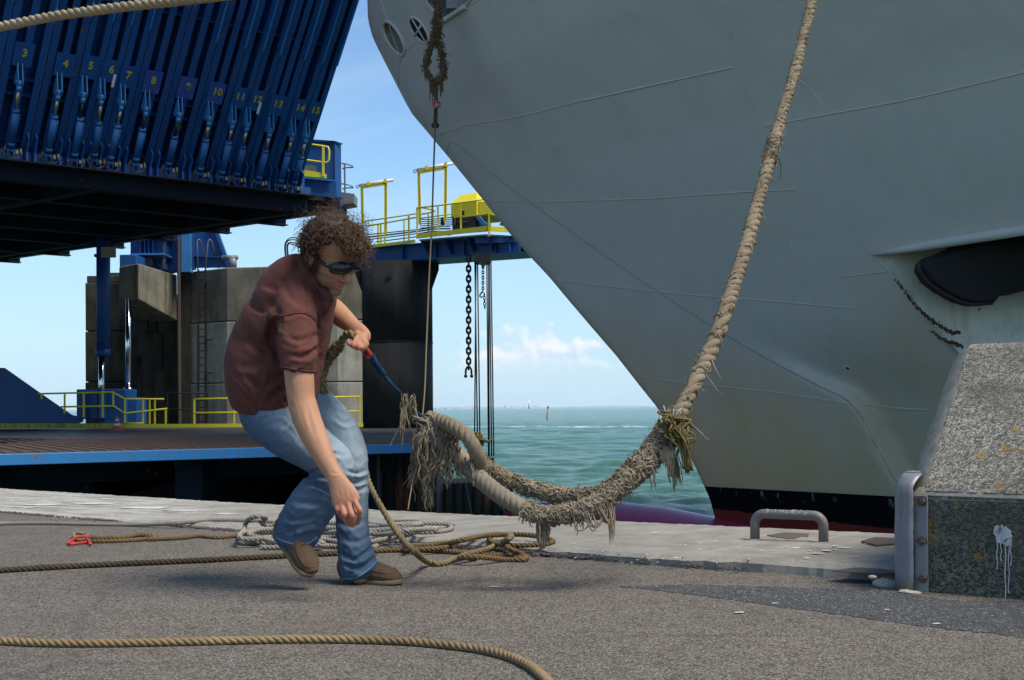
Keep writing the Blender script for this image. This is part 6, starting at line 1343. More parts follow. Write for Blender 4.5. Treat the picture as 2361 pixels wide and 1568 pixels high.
for k in range(14): c_ = W(1098+k*.9, 1008+k*.8, 4.62); q = [c_+Vector(g.normal(0, .010, 3)) for _ in range(5)]; mb.tube(spline(q, .006), .004, 5)
mb.tube([W(1095, 1010, 4.62), W(1110, 1014, 4.6), W(1125, 1018, 4.6), W(1140, 1010, 4.6)], [.005, .006, .005, .002], 5); mb.build('olive_cord_wrap', M_YLW, HW)
# ------------------------------------------------------------------ the handled messenger line: red shackle, blue line, olive tail
ML = empty('messenger_line', W(850, 815, 4.6), 'taut blue messenger line with red shackle between the hand of the man and hawser', 'line')
mb = MB()
for a in ([(842, 806, 4.58), (850, 815, 4.58), (858, 818, 4.6), (866, 835, 4.6), (878, 852, 4.61), (888, 865, 4.62)], [(852, 822, 4.6), (862, 838, 4.61), (874, 855, 4.62), (884, 866, 4.62)]): rope_mb(mb, [W(*p) for p in a], .0088, seed=90, hairs=40, wob=.06)
rope_mb(mb, [W(884, 864, 4.62), W(903, 886, 4.62), W(922, 906, 4.63), W(945, 933, 4.63), W(962, 952, 4.63), W(978, 963, 4.63)], .0072, seed=91, hairs=60, wob=.12); mb.build('blue_cord', M_BLU, ML)
mb = MB(); mb.tube(spline([W(830, 789, 4.56), W(841, 799, 4.56), W(850, 812, 4.57), W(854, 820, 4.58), W(850, 823, 4.6), W(840, 812, 4.6), W(828, 797, 4.6)], .005), .0072, 10); mb.cyl(W(826, 794, 4.54), W(830, 790, 4.63), .006, n=8); mb.build('red_shackle', M_SHK, ML)
mb = MB(); g = np.random.default_rng(93)
yarns(mb, lambda g: W(935+g.uniform(-12, 20), 920+g.uniform(-14, 26), 4.62), 34, .09, 1.0, .0026, 94, .35); yarns(mb, lambda g: W(928+g.normal(0, 5), 945+g.normal(0, 9), 4.6), 7, .17, .6, .003, 95, .2, dirf=lambda g: (-.12, 0, -1))
mb.build('ragged_yarn', M_HAW, ML, kind='stuff')
for P_ in ([(940, 925, 4.6), (935, 950, 4.6), (945, 985, 4.6), (960, 1012, 4.6), (978, 1040, 4.58)], [(932, 935, 4.6), (928, 965, 4.6), (918, 990, 4.6), (906, 1012, 4.6), (898, 1030, 4.6)], [(955, 940, 4.6), (962, 960, 4.6), (978, 985, 4.58), (985, 1010, 4.57)]):
    strand(P_, .0045, M_HAW, 'loose_yarn', ML)
# olive fuzzy rope tail passing through the hand
mb = MB(); tail = [W(744, 908, 4.66), W(738, 880, 4.66), W(742, 850, 4.66), W(755, 826, 4.65), W(775, 803, 4.62), W(790, 782, 4.60), W(800, 771, 4.585), W(812, 772, 4.56), W(826, 784, 4.555)]
rr_ = lambda u: float(np.interp(u, [0, .3, .55, .62, 1], [1.0, 1.35, 1.3, 1.0, .85])); A_t = rope_mb(mb, tail, .0170, seed=96, wob=.14, step=.3, pitch=5, rfun=rr_); fuzz(mb, A_t[:int(len(A_t)*.66)], lambda u: .020, 1500, .017, .0011, 97); lumps(mb, A_t[:int(len(A_t)*.6)], lambda u: .0195, 150, .0042, 98, .035)
mb.build('fuzzy_rope', M_OLV, label='short fuzzy olive rope gripped in the raised hand of the man', cat='rope')
# ------------------------------------------------------------------ eye splice hanging from the ship's bow window, with its thin line
SE = empty('hanging_eye_rope', W(1003, 150, 27.2), 'frayed brown rope eye hanging from the mooring window of the bow', 'rope')
DS = 27.2
mb = MB(); A1 = rope_mb(mb, [W(1007, -25, DS), W(1008, 20, DS), W(1005, 55, DS), W(998, 95, DS), W(985, 130, DS), W(982, 160, DS), W(992, 182, DS), W(1004, 190, DS), W(1018, 178, DS), W(1021, 150, DS), W(1016, 120, DS), W(1010, 90, DS), W(1012, 60, DS), W(1008, 30, DS)], .062, seed=110, wob=.12, pitch=5, step=.4); mb.build('eye', M_BRN, SE)
mb = MB(); fuzz(mb, A1, lambda u: .068, 700, .16, .008, 111); yarns(mb, lambda g: W(990+g.uniform(0, 32), 180+g.normal(0, 5), DS), 36, .42, 1.4, .013, 112, .2, .1); yarns(mb, lambda g: W(1000+g.normal(0, 4), 192, DS), 16, .55, 1.4, .013, 113, .12, .08); mb.build('torn_strands', M_BRN, SE, kind='stuff')
TL = empty('thin_heaving_line', W(1005, 240, 27.1), 'thin brown line hanging from the frayed eye on the bow down to the quay edge', 'line')
qe = Wz(939, 1178, .03)
line = [W(1006, 195, DS), W(1006, 235, DS-.1)]; p0 = W(1004, 250, DS-.1); mb = MB(); mb.tube([W(1007, 190, DS), W(1006, 215, DS), W(1006, 235, DS)], .028, 6); mb.build('cord_knot', M_DBRN, TL)
mb = MB(); mb.torus(W(1006.5, 241, DS-.05), (0, 1, 0), .07, .022, 14, 6, ax=(0, 0, 1)); mb.cyl(W(1005, 248, DS-.05), W(1004.5, 254, DS-.05), .035, n=8); mb.build('red_ring', M_SHK, TL)
mb = MB(); rope_mb(mb, [W(1004.5, 252, DS-.1), W(1003, 288, DS-.3)], .045, seed=114, pitch=5, hairs=30); mb.build('splice', M_DBRN, TL)
Dl = [DS-.3, 24.5, 21, 17.5, 13.5, 10.5, 8.9]; pl_ = [(1003, 286), (999, 400), (995, 520), (989, 640), (983, 790), (975, 945), (940, 1176)]
C_ = spline([W(*p, d) for p, d in zip(pl_, Dl)], .1); mb = MB(); mb.tube(C_, [float(np.interp(c[1], [8.5, 12, 20, 31], [.0048, .0075, .014, .022])) for c in C_], 6); mb.build('line', M_THIN, TL)
mb = MB(); c = W(1003, 289, DS-.35); mb.ell(c, (.09, .06, .07), nu=10, nv=6); mb.build('knot', M_DBRN, TL)
# ================================================================== THE MAN
def skinmat(name, c, c2, red=(.42, .12, .09)):
    m, t, b, P = new_mat(name); n1 = noise(t, P, 16, 5, .6); n2 = noise(t, P, 160, 3, .6)
    col = mixc(t, n1, c, c2); at = N(t, 'ShaderNodeAttribute', attribute_name='flush'); col = mixc(t, at.outputs['Fac'], col, red)
    at2 = N(t, 'ShaderNodeAttribute', attribute_name='stubble'); col = mixc(t, mth(t, 'MULTIPLY', at2.outputs['Fac'], mth(t, 'ADD', .35, n2)), col, (.09, .05, .035))
    setb(t, b, col, .6, None, .3, mth(t, 'ADD', n2, noise(t, vmap(t, P, (30, 30, 90)), 1.0, 4)), .3, .002); b.inputs['Subsurface Weight'].default_value = .12; b.inputs['Subsurface Radius'].default_value = (.02, .008, .004); b.inputs['Subsurface Scale'].default_value = .5
    return m
def cloth(name, c, c2, wear=None, sc=1.0, fine=700, rough=.9):
    m, t, b, P = new_mat(name); n1 = noise(t, P, 9*sc, 6, .6); n2 = noise(t, vmap(t, P, (1, 1, .5)), 55*sc, 5, .6); n3 = noise(t, P, fine, 2, .5)
    col = mixc(t, n1, c, c2)
    if wear:
        at = N(t, 'ShaderNodeAttribute', attribute_name='wear'); f = mth(t, 'MULTIPLY', at.outputs['Fac'], mth(t, 'ADD', .6, n2), True); col = mixc(t, f, col, wear)
    col = mixc(t, mth(t, 'MULTIPLY', n3, .25), col, tuple(x*.5 for x in c))
    fold = noise(t, vmap(t, P, (14*sc, 14*sc, 7*sc), (.3, .5, .2)), 1.0, 3, .5)
    setb(t, b, col, rough, None, .15, mth(t, 'ADD', mth(t, 'MULTIPLY', fold, .8), mth(t, 'MULTIPLY', n3, .04)), .75, .012)
    try: b.inputs['Sheen Weight'].default_value = .02
    except Exception: pass
    return m
M_SKIN = skinmat('skin', (.46, .245, .145), (.38, .185, .10)); M_SHIRT = cloth('maroon_cotton', (.128, .048, .036), (.095, .036, .028), sc=.8)
M_JEAN = cloth('blue_denim', (.070, .118, .185), (.050, .090, .15), (.28, .34, .385)); M_STITCH = cloth('denim_hem', (.16, .24, .34), (.08, .13, .22))
M_HAIR = None
M_SHOE = cloth('brown_suede', (.15, .095, .058), (.095, .058, .036), sc=2, rough=.85); M_SOLE = paint('tan_sole', (.24, .16, .085), .8, .4, (.05, .035, .02), 20, streak=False)
M_LACE = paint('dark_lace', (.07, .04, .025), .8, .2, sc=10)
M_GLASS = paint('black_sunglasses', (.008, .008, .009), .12, .0, bump=0)
class Body:
    """closed lofts with elliptical sections; joined by a voxel remesh into one skin"""
    def __init__(s): s.mb = MB()
    def loft(s, nodes, n=20, sub=5, cap=.75):
        """nodes: (px, py, D, half-width in measured px, half-depth in m)"""
        C = np.array([list(W(a[0], a[1], a[2])) for a in nodes]); ra = np.array([a[3]*a[2]/F for a in nodes]); rb = np.array([a[4] for a in nodes])
        return s.loft3(C, ra, rb, n, sub, cap=cap)
    def loft3(s, C, ra, rb, n=20, sub=5, depth=(0, 1, 0), cap=.75):
        C = np.asarray(C, float); ra = np.asarray(ra, float); rb = np.asarray(rb, float)
        # resample
        k = len(C); u = np.arange(k); uu = np.linspace(0, k-1, (k-1)*sub+1)
        def cr(Z):
            out = []
            for x in uu:
                i = min(int(x), k-2); t_ = x-i; a = Z[max(i-1, 0)]; b_ = Z[i]; c = Z[i+1]; d = Z[min(i+2, k-1)]
                out.append(.5*(2*b_+(c-a)*t_+(2*a-5*b_+4*c-d)*t_*t_+(3*b_-a-3*c+d)*t_**3))
            return np.array(out)
        C = cr(C); ra = np.maximum(cr(ra), .002); rb = np.maximum(cr(rb), .002)
        T = np.gradient(C, axis=0); T /= np.linalg.norm(T, axis=1)[:, None]
        # rounded end caps
        def capring(i, sgn):
            rr = min(ra[i], rb[i])*cap; return [(C[i]+T[i]*sgn*rr*math.sin(a), math.cos(a)) for a in (.5, .95, 1.3, 1.52)]
        rings = [(p, sc, 0) for p, sc in capring(0, -1)][::-1]+[(C[i], 1, i) for i in range(len(C))]+[(p, sc, len(C)-1) for p, sc in capring(len(C)-1, 1)]
        vs = []; dv = np.array(depth, float)
        for p, sc, i in rings:
            Yd = dv-T[i]*T[i].dot(dv); Yd /= np.linalg.norm(Yd); Xd = np.cross(Yd, T[i])
            for j in range(n): a = 2*math.pi*j/n; vs.append(p+(Xd*math.cos(a)*ra[i]+Yd*math.sin(a)*rb[i])*sc)
        m_ = len(rings); s.mb.add(vs, [(i*n+j, i*n+(j+1) % n, (i+1)*n+(j+1) % n, (i+1)*n+j) for i in range(m_-1) for j in range(n)]+[list(range(n))[::-1], list(range((m_-1)*n, m_*n))]); return s
    def ell(s, c, r, ax=None, nu=20, nv=14): s.mb.ell(c, r, ax, nu, nv); return s
    def remesh(s, voxel, smooth=3, lam=.5):
        me = bpy.data.meshes.new('tmp'); me.from_pydata(s.mb.v, [], s.mb.f); me.update()
        bm = bmesh.new(); bm.from_mesh(me); bmesh.ops.recalc_face_normals(bm, faces=bm.faces[:]); bm.to_mesh(me); bm.free()
        ob = bpy.data.objects.new('tmp', me); COL.objects.link(ob); md = ob.modifiers.new('r', 'REMESH'); md.mode = 'VOXEL'; md.voxel_size = voxel; md.adaptivity = 0
        dg = bpy.context.evaluated_depsgraph_get(); dg.update(); m2 = bpy.data.meshes.new_from_object(ob.evaluated_get(dg)); bpy.data.objects.remove(ob)
        V_ = np.empty(len(m2.vertices)*3); m2.vertices.foreach_get('co', V_); V_ = V_.reshape(-1, 3); E_ = np.empty(len(m2.edges)*2, dtype=np.int64); m2.edges.foreach_get('vertices', E_); E_ = E_.reshape(-1, 2)
        F_ = [list(p.vertices) for p in m2.polygons]; bpy.data.meshes.remove(m2)
        deg = np.bincount(E_.ravel(), minlength=len(V_)).astype(float)[:, None]
        for _ in range(smooth):
            for l in (lam, -lam*1.04) if smooth > 2 else (lam,):
                S_ = np.zeros_like(V_); np.add.at(S_, E_[:, 0], V_[E_[:, 1]]); np.add.at(S_, E_[:, 1], V_[E_[:, 0]]); V_ = V_+l*(S_/np.maximum(deg, 1)-V_)
        s.V, s.F, s.E, s.deg = V_, F_, E_, deg; return s
    def relax(s, it, mask=None):
        for _ in range(it):
            S_ = np.zeros_like(s.V); np.add.at(S_, s.E[:, 0], s.V[s.E[:, 1]]); np.add.at(S_, s.E[:, 1], s.V[s.E[:, 0]]); d = .5*(S_/np.maximum(s.deg, 1)-s.V); s.V = s.V+(d if mask is None else d*mask[:, None])
    def normals(s):
        me = bpy.data.meshes.new('t'); me.from_pydata(s.V.tolist(), [], s.F); me.update(); n = np.empty(len(me.vertices)*3); me.vertices.foreach_get('normal', n); bpy.data.meshes.remove(me); return n.reshape(-1, 3)
    def pix(s):
        x = s.V[:, 0]/s.V[:, 1]; z = (s.V[:, 2]-H)/s.V[:, 1]; return np.stack([CX+(x*cr_-z*sr_)*F, HY-(z*cr_+x*sr_)*F], 1)
    def fold(s, pts, depth, width, front=True, ridge=True, taper=True):
        """cloth fold: a groove with raised lip along a measured line, on the near side"""
        P_ = s.pix(); nr = s.normals(); pts = np.array(pts, float)
        C_ = spline([Vector((a[0], a[1], 0)) for a in pts], 4)[:, :2]; d = np.full(len(P_), 1e9); w_ = np.zeros(len(P_)); sg = np.zeros(len(P_)); L_ = len(C_)
        for i in range(L_-1):
            a, c = C_[i], C_[i+1]; e = c-a; t_ = np.clip(((P_-a)@e)/(e@e+1e-9), 0, 1); q = a+t_[:, None]*e; dd = np.linalg.norm(P_-q, axis=1); k = dd < d
            d[k] = dd[k]; u = (i+t_[k])/L_; w_[k] = np.sin(np.clip(u, 0, 1)*np.pi)**.6 if taper else 1; sg[k] = np.sign((P_[k]-q[k])@np.array([-e[1], e[0]])+1e-9)
        ok = (nr[:, 1] < .15) if front else np.ones(len(P_), bool)
        prof = -np.exp(-(d/width)**2)+(.65*np.exp(-((d-width*1.7)/(width*.95))**2)*(sg > 0) if ridge else 0)
        s.V = s.V+nr*(prof*w_*depth*ok)[:, None]
    def build(s, name, mat, parent, **kw):
        me = bpy.data.meshes.new(name); org = np.array(wloc(parent)) if parent is not None else np.array(kw.pop('origin')); me.from_pydata((s.V-org).tolist(), [], s.F)
        me.polygons.foreach_set('use_smooth', [True]*len(me.polygons)); me.materials.append(mat); me.update(); o = bpy.data.objects.new(name, me); COL.objects.link(o)
        if parent is not None: o.parent = parent
        else: o.location = org
        return o
def attr(o, name, vals):
    a = o.data.attributes.new(name, 'FLOAT', 'POINT'); a.data.foreach_set('value', np.asarray(vals, dtype=np.float32))
def gauss(P_, c, r): return np.exp(-((P_-np.array(c))**2).sum(1)/(r*r))
# ---- head frame
PHI, THE, ROL = R(38), R(36), R(10)
Fh = V(math.cos(PHI)*math.cos(THE), -math.sin(PHI)*math.cos(THE), -math.sin(THE)); Lh = V(math.sin(PHI), math.cos(PHI), 0); Uh = Fh.cross(Lh).normalized()
q_ = Quaternion(Fh, ROL); Lh = q_ @ Lh; Uh = q_ @ Uh
EAR = W(719, 592, 4.40); HC = EAR+Lh*.078
def hd(f, l, u): return HC+Fh*f+Lh*l+Uh*u
HA = (Fh, Lh, Uh)
BD_ = Body()
# cranium, face, jaw
BD_.ell(hd(-.010, 0, .045), (.098, .077, .090), HA).ell(hd(.030, 0, -.010), (.074, .068, .080), HA).ell(hd(.055, 0, -.055), (.048, .050, .050), HA).ell(hd(.083, 0, -.097), (.021, .026, .021), HA)
for s_ in (-1, 1):
    BD_.ell(hd(.035, s_*.040, -.062), (.046, .022, .034), HA).ell(hd(.072, s_*.036, -.020), (.024, .024, .020), HA).ell(hd(.084, s_*.026, .026), (.016, .026, .010), HA)
    BD_.ell(hd(.0, s_*.080, -.004), (.017, .009, .029), HA).ell(hd(-.006, s_*.086, .010), (.016, .006, .017), HA); BD_.ell(hd(.106, s_*.012, -.034), (.011, .008, .008), HA)
BD_.loft3([hd(.096, 0, .018), hd(.106, 0, .0), hd(.119, 0, -.020), hd(.121, 0, -.031), hd(.103, 0, -.037)], [.008, .009, .0105, .0125, .008], [.011, .012, .013, .011, .007], 14, 4, depth=Fh)
BD_.loft3([hd(.092, -.021, -.060), hd(.103, -.009, -.0565), hd(.105, 0, -.0575), hd(.103, .009, -.0565), hd(.092, .021, -.060)], [.004, .006, .006, .006, .004], [.005]*5, 10, 4)
BD_.loft3([hd(.090, -.020, -.069), hd(.100, -.009, -.0725), hd(.102, 0, -.0735), hd(.100, .009, -.0725), hd(.090, .020, -.069)], [.004, .006, .007, .006, .004], [.006]*5, 10, 4)
# neck to torso
nk0 = hd(-.015, 0, -.02); nk1 = W(716, 642, 4.50); nk2 = W(700, 668, 4.55)
BD_.loft3([nk0, nk0.lerp(nk1, .5), nk1, nk2], [.060, .060, .066, .075], [.064, .062, .066, .08], 20, 4)
BD_.loft([(712, 640, 4.55, 40, .07), (692, 690, 4.56, 76, .12), (660, 765, 4.58, 82, .125), (638, 850, 4.59, 84, .115), (628, 930, 4.6, 78, .12), (632, 965, 4.6, 66, .12)])
# near arm
arm = [(676, 706, 4.42, 38, .055), (680, 760, 4.36, 36, .055), (686, 820, 4.32, 35, .052), (690, 870, 4.30, 34, .048), (694, 915, 4.29, 32, .045), (699, 938, 4.285, 33, .046), (708, 968, 4.27, 33, .046), (726, 1010, 4.24, 30, .041), (748, 1055, 4.21, 24, .033), (765, 1087, 4.19, 20.5, .026), (774, 1102, 4.18, 21, .024)]
BD_.loft(arm, sub=4)
# near hand: palm then fingers, back of hand to the camera
BD_.loft([(770, 1096, 4.18, 20, .021), (782, 1118, 4.17, 25, .019), (793, 1142, 4.16, 32, .018), (800, 1160, 4.155, 33, .0165)], sub=4)
HDp = 4.15
fingers = [ # knuckle, middle joint, end joint, tip: px, py, D
    [(772, 1150, 4.170), (779, 1176, 4.145), (787, 1190, 4.165), (795, 1199, 4.185)],
    [(786, 1157, 4.155), (793, 1186, 4.130), (798, 1200, 4.150), (804, 1210, 4.172)],
    [(801, 1158, 4.150), (811, 1188, 4.125), (812, 1203, 4.145), (812, 1212, 4.168)],
    [(816, 1152, 4.152), (829, 1176, 4.130), (829, 1193, 4.150), (823, 1207, 4.170)]]
fr_ = [.0095, .0102, .0103, .0098]
def finger(P_, r, n=12):
    C_ = [W(*p) if not isinstance(p, Vector) else p for p in P_]; m1 = C_[0].lerp(C_[1], .5); m2 = C_[1].lerp(C_[2], .5)
    BD_.loft3([C_[0]+(C_[0]-C_[1])*.35, C_[0], m1, C_[1], m2, C_[2], C_[3]], [r*1.1, r*1.12, r*.94, r*1.02, r*.90, r*.90, r*.74], [r*1.1, r*1.1, r*.94, r*1.04, r*.9, r*.88, r*.70], n, 3, cap=1.0)
for P_, r in zip(fingers, fr_): finger(P_, r)
BD_.loft3([W(778, 1118, 4.19), W(800, 1140, 4.21), W(815, 1162, 4.215), W(822, 1182, 4.205)], [.015, .014, .0115, .009], [.014, .013, .011, .009], 12, 3)
# far arm and gripping hand
BD_.loft([(722, 690, 4.72, 30, .055), (728, 715, 4.80, 30, .05), (738, 712, 4.80, 29, .046), (764, 712, 4.74, 27, .042), (790, 733, 4.68, 24, .036), (808, 748, 4.63, 20, .029), (820, 760, 4.60, 18, .024)], sub=4)
BD_.loft([(814, 753, 4.61, 18, .023), (827, 764, 4.585, 19, .022), (838, 775, 4.565, 18, .020), (842, 783, 4.56, 13, .018)], sub=4)
# index runs along the top and down over the line, the other fingers wrap under and back
finger([(838, 778, 4.545), (845, 792, 4.535), (842, 802, 4.535), (834, 805, 4.54)], .0098)
finger([(836, 786, 4.53), (833, 801, 4.505), (823, 803, 4.50), (815, 797, 4.508)], .0095); finger([(829, 784, 4.525), (823, 797, 4.498), (814, 799, 4.495), (808, 791, 4.505)], .0095)
finger([(821, 781, 4.525), (813, 793, 4.497), (805, 794, 4.495), (801, 786, 4.505)], .0085)
BD_.loft3([W(822, 770, 4.56), W(836, 785, 4.525), W(841, 797, 4.52), W(834, 807, 4.52)], [.014, .012, .0105, .009], [.013, .012, .0105, .009], 12, 3)
# legs inside the jeans
BD_.loft([(618, 945, 4.54, 50, .075), (665, 985, 4.49, 46, .07), (735, 1040, 4.46, 38, .06), (778, 1072, 4.45, 32, .052), (755, 1115, 4.47, 31, .05), (712, 1170, 4.5, 28, .045), (672, 1232, 4.52, 20, .035), (668, 1262, 4.52, 20, .035)], n=18)
BD_.loft([(650, 950, 4.68, 48, .075), (720, 985, 4.69, 44, .068), (800, 1060, 4.67, 34, .052), (808, 1130, 4.67, 31, .048), (812, 1240, 4.66, 24, .04), (818, 1300, 4.65, 20, .034), (830, 1328, 4.62, 22, .035)], n=18)
BD_.remesh(.0036, 4)
Vb = BD_.V
loc_h = np.stack([(Vb-np.array(HC))@np.array(a) for a in (Fh, Lh, Uh)], 1)
# face detail: eye sockets, nostril shade, mouth line, philtrum
nb_ = BD_.normals()
def dent(c, r, amt):
    global Vb
    g_ = np.exp(-(((loc_h-np.array(c))/np.array(r))**2).sum(1)); Vb = Vb-nb_*(g_*amt)[:, None]
for s_ in (-1, 1): dent((.098, s_*.031, .008), (.03, .016, .010), .008); dent((.118, s_*.007, -.040), (.012, .004, .004), .003)
dent((.11, 0, -.065), (.02, .022, .0028), .004)
BD_.V = Vb
for pts, dp, wd in [([(706, 930), (713, 965), (724, 1000)], .0035, 5), ([(728, 940), (738, 985), (752, 1030)], .0025, 5), ([(665, 905), (667, 925), (674, 940)], .003, 4), ([(760, 1086), (770, 1092), (784, 1090)], .0025, 3),
    ([(779, 1125), (784, 1145)], .0016, 2.5), ([(790, 1122), (795, 1148)], .0016, 2.5), ([(801, 1124), (808, 1148)], .0016, 2.5), ([(662, 862), (668, 890), (676, 915)], .003, 6)]: BD_.fold(pts, dp*.5, wd)
Vb = BD_.V; near = (Vb[:, 2] > .9)*(np.linalg.norm(loc_h, axis=1) > .14)
person = BD_.build('person', M_SKIN, None, origin=W(740, 1345, 4.62))
tag(person, 'man in maroon t-shirt, blue jeans and black sunglasses leaning back to haul a line', 'person')
px_ = BD_.pix(); knuck = np.zeros(len(Vb))
for P_ in fingers:
    for p in (P_[0], P_[1]): knuck += .42*gauss(Vb, W(*p), .013)
    knuck += .35*gauss(Vb, W(*P_[3]), .016)
for p in [(815, 798, 4.5), (808, 792, 4.5), (824, 802, 4.5), (802, 790, 4.5)]: knuck += .75*gauss(Vb, W(*p), .018)
knuck += .40*gauss(Vb, W(800, 1180, 4.15), .05)+.3*gauss(Vb, W(828, 778, 4.55), .04)
lips = np.exp(-(((loc_h-np.array([.105, 0, -.064]))/np.array([.014, .023, .011]))**2).sum(1)); nose_ = np.exp(-(((loc_h-np.array([.120, 0, -.028]))/np.array([.02, .018, .016]))**2).sum(1)); ear_ = np.exp(-(((loc_h-np.array([0, -.082, 0]))/np.array([.03, .02, .035]))**2).sum(1))
attr(person, 'flush', np.clip(knuck+lips*1.1+nose_*.35+ear_*.45, 0, .85))
jaw = ((loc_h[:, 2] < -.035)*(np.abs(loc_h[:, 0]) < .13)*(np.linalg.norm(loc_h, axis=1) < .16)).astype(float)*(1-np.clip(lips*2, 0, 1))*np.clip((-.03-loc_h[:, 2])*40, 0, 1)
jaw += np.exp(-(((loc_h-np.array([.03, -.075, -.02]))/np.array([.02, .03, .035]))**2).sum(1))
attr(person, 'stubble', np.clip(jaw*.5, 0, .6))
# ---- t-shirt
def crumple(B, spots, amp, f=1.0):
    P2 = B.pix(); mk = np.zeros(len(P2))
    for x, y, r_ in spots: mk += np.exp(-((P2-np.array([x, y]))**2).sum(1)/(r_*r_))
    mk = np.clip(mk, 0, 1); V_ = B.V*f
    a1 = V_[:, 2]*62+V_[:, 0]*34+1.7*np.sin(V_[:, 0]*41+V_[:, 1]*30)+1.2*np.sin(V_[:, 2]*23+V_[:, 0]*17); a2 = V_[:, 2]*44-V_[:, 0]*58+1.5*np.sin(V_[:, 2]*35+2)
    rdg = (1-np.abs(np.sin(a1)))**2+.7*(1-np.abs(np.sin(a2)))**2-.6; B.V = B.V+B.normals()*(rdg*amp*mk)[:, None]
SH = Body()
SH.loft([(694, 592, 4.50, 9, .04), (682, 606, 4.50, 27, .075), (670, 628, 4.51, 47, .11), (663, 651, 4.53, 64, .14), (663, 675, 4.54, 79, .16), (664, 704, 4.56, 91, .18), (655, 755, 4.58, 105, .187), (639, 810, 4.59, 112, .170), (630, 848, 4.575, 112, .168), (630, 882, 4.575, 109, .178), (633, 900, 4.583, 106, .182), (636, 916, 4.592, 103, .182)], n=32, sub=6, cap=.18)
SH.loft([(684, 690, 4.46, 42, .085), (676, 725, 4.40, 53, .080), (679, 770, 4.35, 53, .075), (686, 815, 4.32, 48, .070), (689, 848, 4.305, 43, .064)], n=24, sub=5)
SH.loft([(735, 672, 4.66, 34, .07), (738, 700, 4.74, 34, .066), (748, 712, 4.77, 30, .06), (758, 718, 4.765, 27, .055)], n=20, sub=4)
SH.loft([(696, 596, 4.45, 10, .03), (703, 622, 4.43, 13, .03), (714, 646, 4.43, 14, .03), (734, 668, 4.44, 15, .035), (752, 682, 4.47, 14, .035)], n=14, sub=4)
SH.loft([(690, 640, 4.47, 34, .06), (712, 672, 4.48, 40, .07), (735, 700, 4.5, 38, .08)], n=20, sub=4)
SH.loft([(752, 680, 4.60, 22, .12), (746, 735, 4.60, 20, .12), (736, 800, 4.60, 17, .12)], n=20, sub=4)
SH.remesh(.0055, 5)
# hem outline and openings
P_ = SH.pix()
for pts, dp, wd in [
    ([(640, 712), (625, 740), (624, 775), (636, 815), (640, 838)], .012, 7), ([(655, 742), (640, 735), (628, 742)], .006, 5), ([(650, 735), (690, 722), (722, 735), (738, 762)], .006, 5),
    ([(600, 905), (620, 880), (655, 862), (680, 868)], .012, 9), ([(610, 935), (640, 905), (665, 893)], .010, 7), ([(585, 900), (598, 880), (604, 850)], .008, 7), ([(655, 900), (668, 915), (662, 938)], .009, 5), ([(636, 890), (650, 905), (655, 925)], .009, 5), ([(560, 860), (590, 890), (600, 930)], .007, 8),
    ([(690, 800), (712, 792), (735, 772)], .008, 6), ([(665, 818), (700, 822), (735, 800)], .008, 6), ([(655, 770), (690, 785), (728, 770)], .006, 7), ([(725, 610), (738, 650), (757, 690)], .007, 6), ([(712, 620), (718, 655), (738, 700), (750, 745)], .008, 8), ([(704, 612), (700, 640), (712, 680)], .006, 6),
    ([(650, 640), (668, 680), (700, 705)], .005, 9), ([(620, 690), (640, 730), (622, 780), (610, 830)], .008, 12), ([(570, 780), (600, 800), (630, 800)], .006, 12), ([(545, 840), (580, 845), (610, 832)], .006, 10), ([(742, 760), (738, 810), (728, 858)], .006, 7), ([(560, 905), (600, 950), (640, 950)], .006, 6), ([(690, 850), (680, 880), (690, 910)], .008, 7)]:
    SH.fold(pts, dp*1.3, wd*.95)
nz_ = SH.normals(); wv_ = np.sin(SH.V[:, 0]*46+SH.V[:, 2]*33)*np.sin(SH.V[:, 2]*39-SH.V[:, 1]*28)*.0018; SH.V += nz_*wv_[:, None]; crumple(SH, [(640, 900, 60), (560, 890, 45), (640, 760, 40), (700, 810, 45), (735, 700, 40)], .0040, .8); SH.relax(1)
shirt = SH.build('t_shirt', M_SHIRT, person)
# neck band, sleeve hem
def band(path, r, mat, name, parent, closed=False, n=6):
    mb = MB(); 
    if closed: mb.loop([Vector(p) for p in path], r, n)
    else: mb.tube(path, r, n)
    return mb.build(name, mat, parent)
# ---- jeans
JN = Body()
JN.loft([(630, 905, 4.6, 84, .145), (633, 930, 4.6, 86, .152), (650, 975, 4.59, 72, .15)], n=28)
near_leg = [(610, 950, 4.55, 62, .105), (640, 975, 4.51, 64, .105), (690, 1012, 4.47, 60, .095), (735, 1042, 4.45, 52, .082), (770, 1068, 4.45, 46, .072), (776, 1090, 4.45, 42, .068), (764, 1112, 4.46, 48, .068), (735, 1145, 4.48, 54, .070), (708, 1182, 4.50, 55, .072), (686, 1222, 4.52, 54, .074), (678, 1240, 4.52, 51, .074)]
JN.loft(near_leg, n=26); 
far_leg = [(650, 945, 4.68, 60, .11), (715, 950, 4.70, 64, .105), (762, 985, 4.69, 56, .09), (796, 1030, 4.68, 47, .075), (806, 1075, 4.67, 43, .068), (808, 1120, 4.67, 41, .065), (810, 1170, 4.67, 39, .064), (813, 1225, 4.66, 38, .064), (820, 1280, 4.65, 42, .068), (828, 1312, 4.64, 44, .070)]
JN.loft(far_leg, n=26)
JN.remesh(.0055, 3)
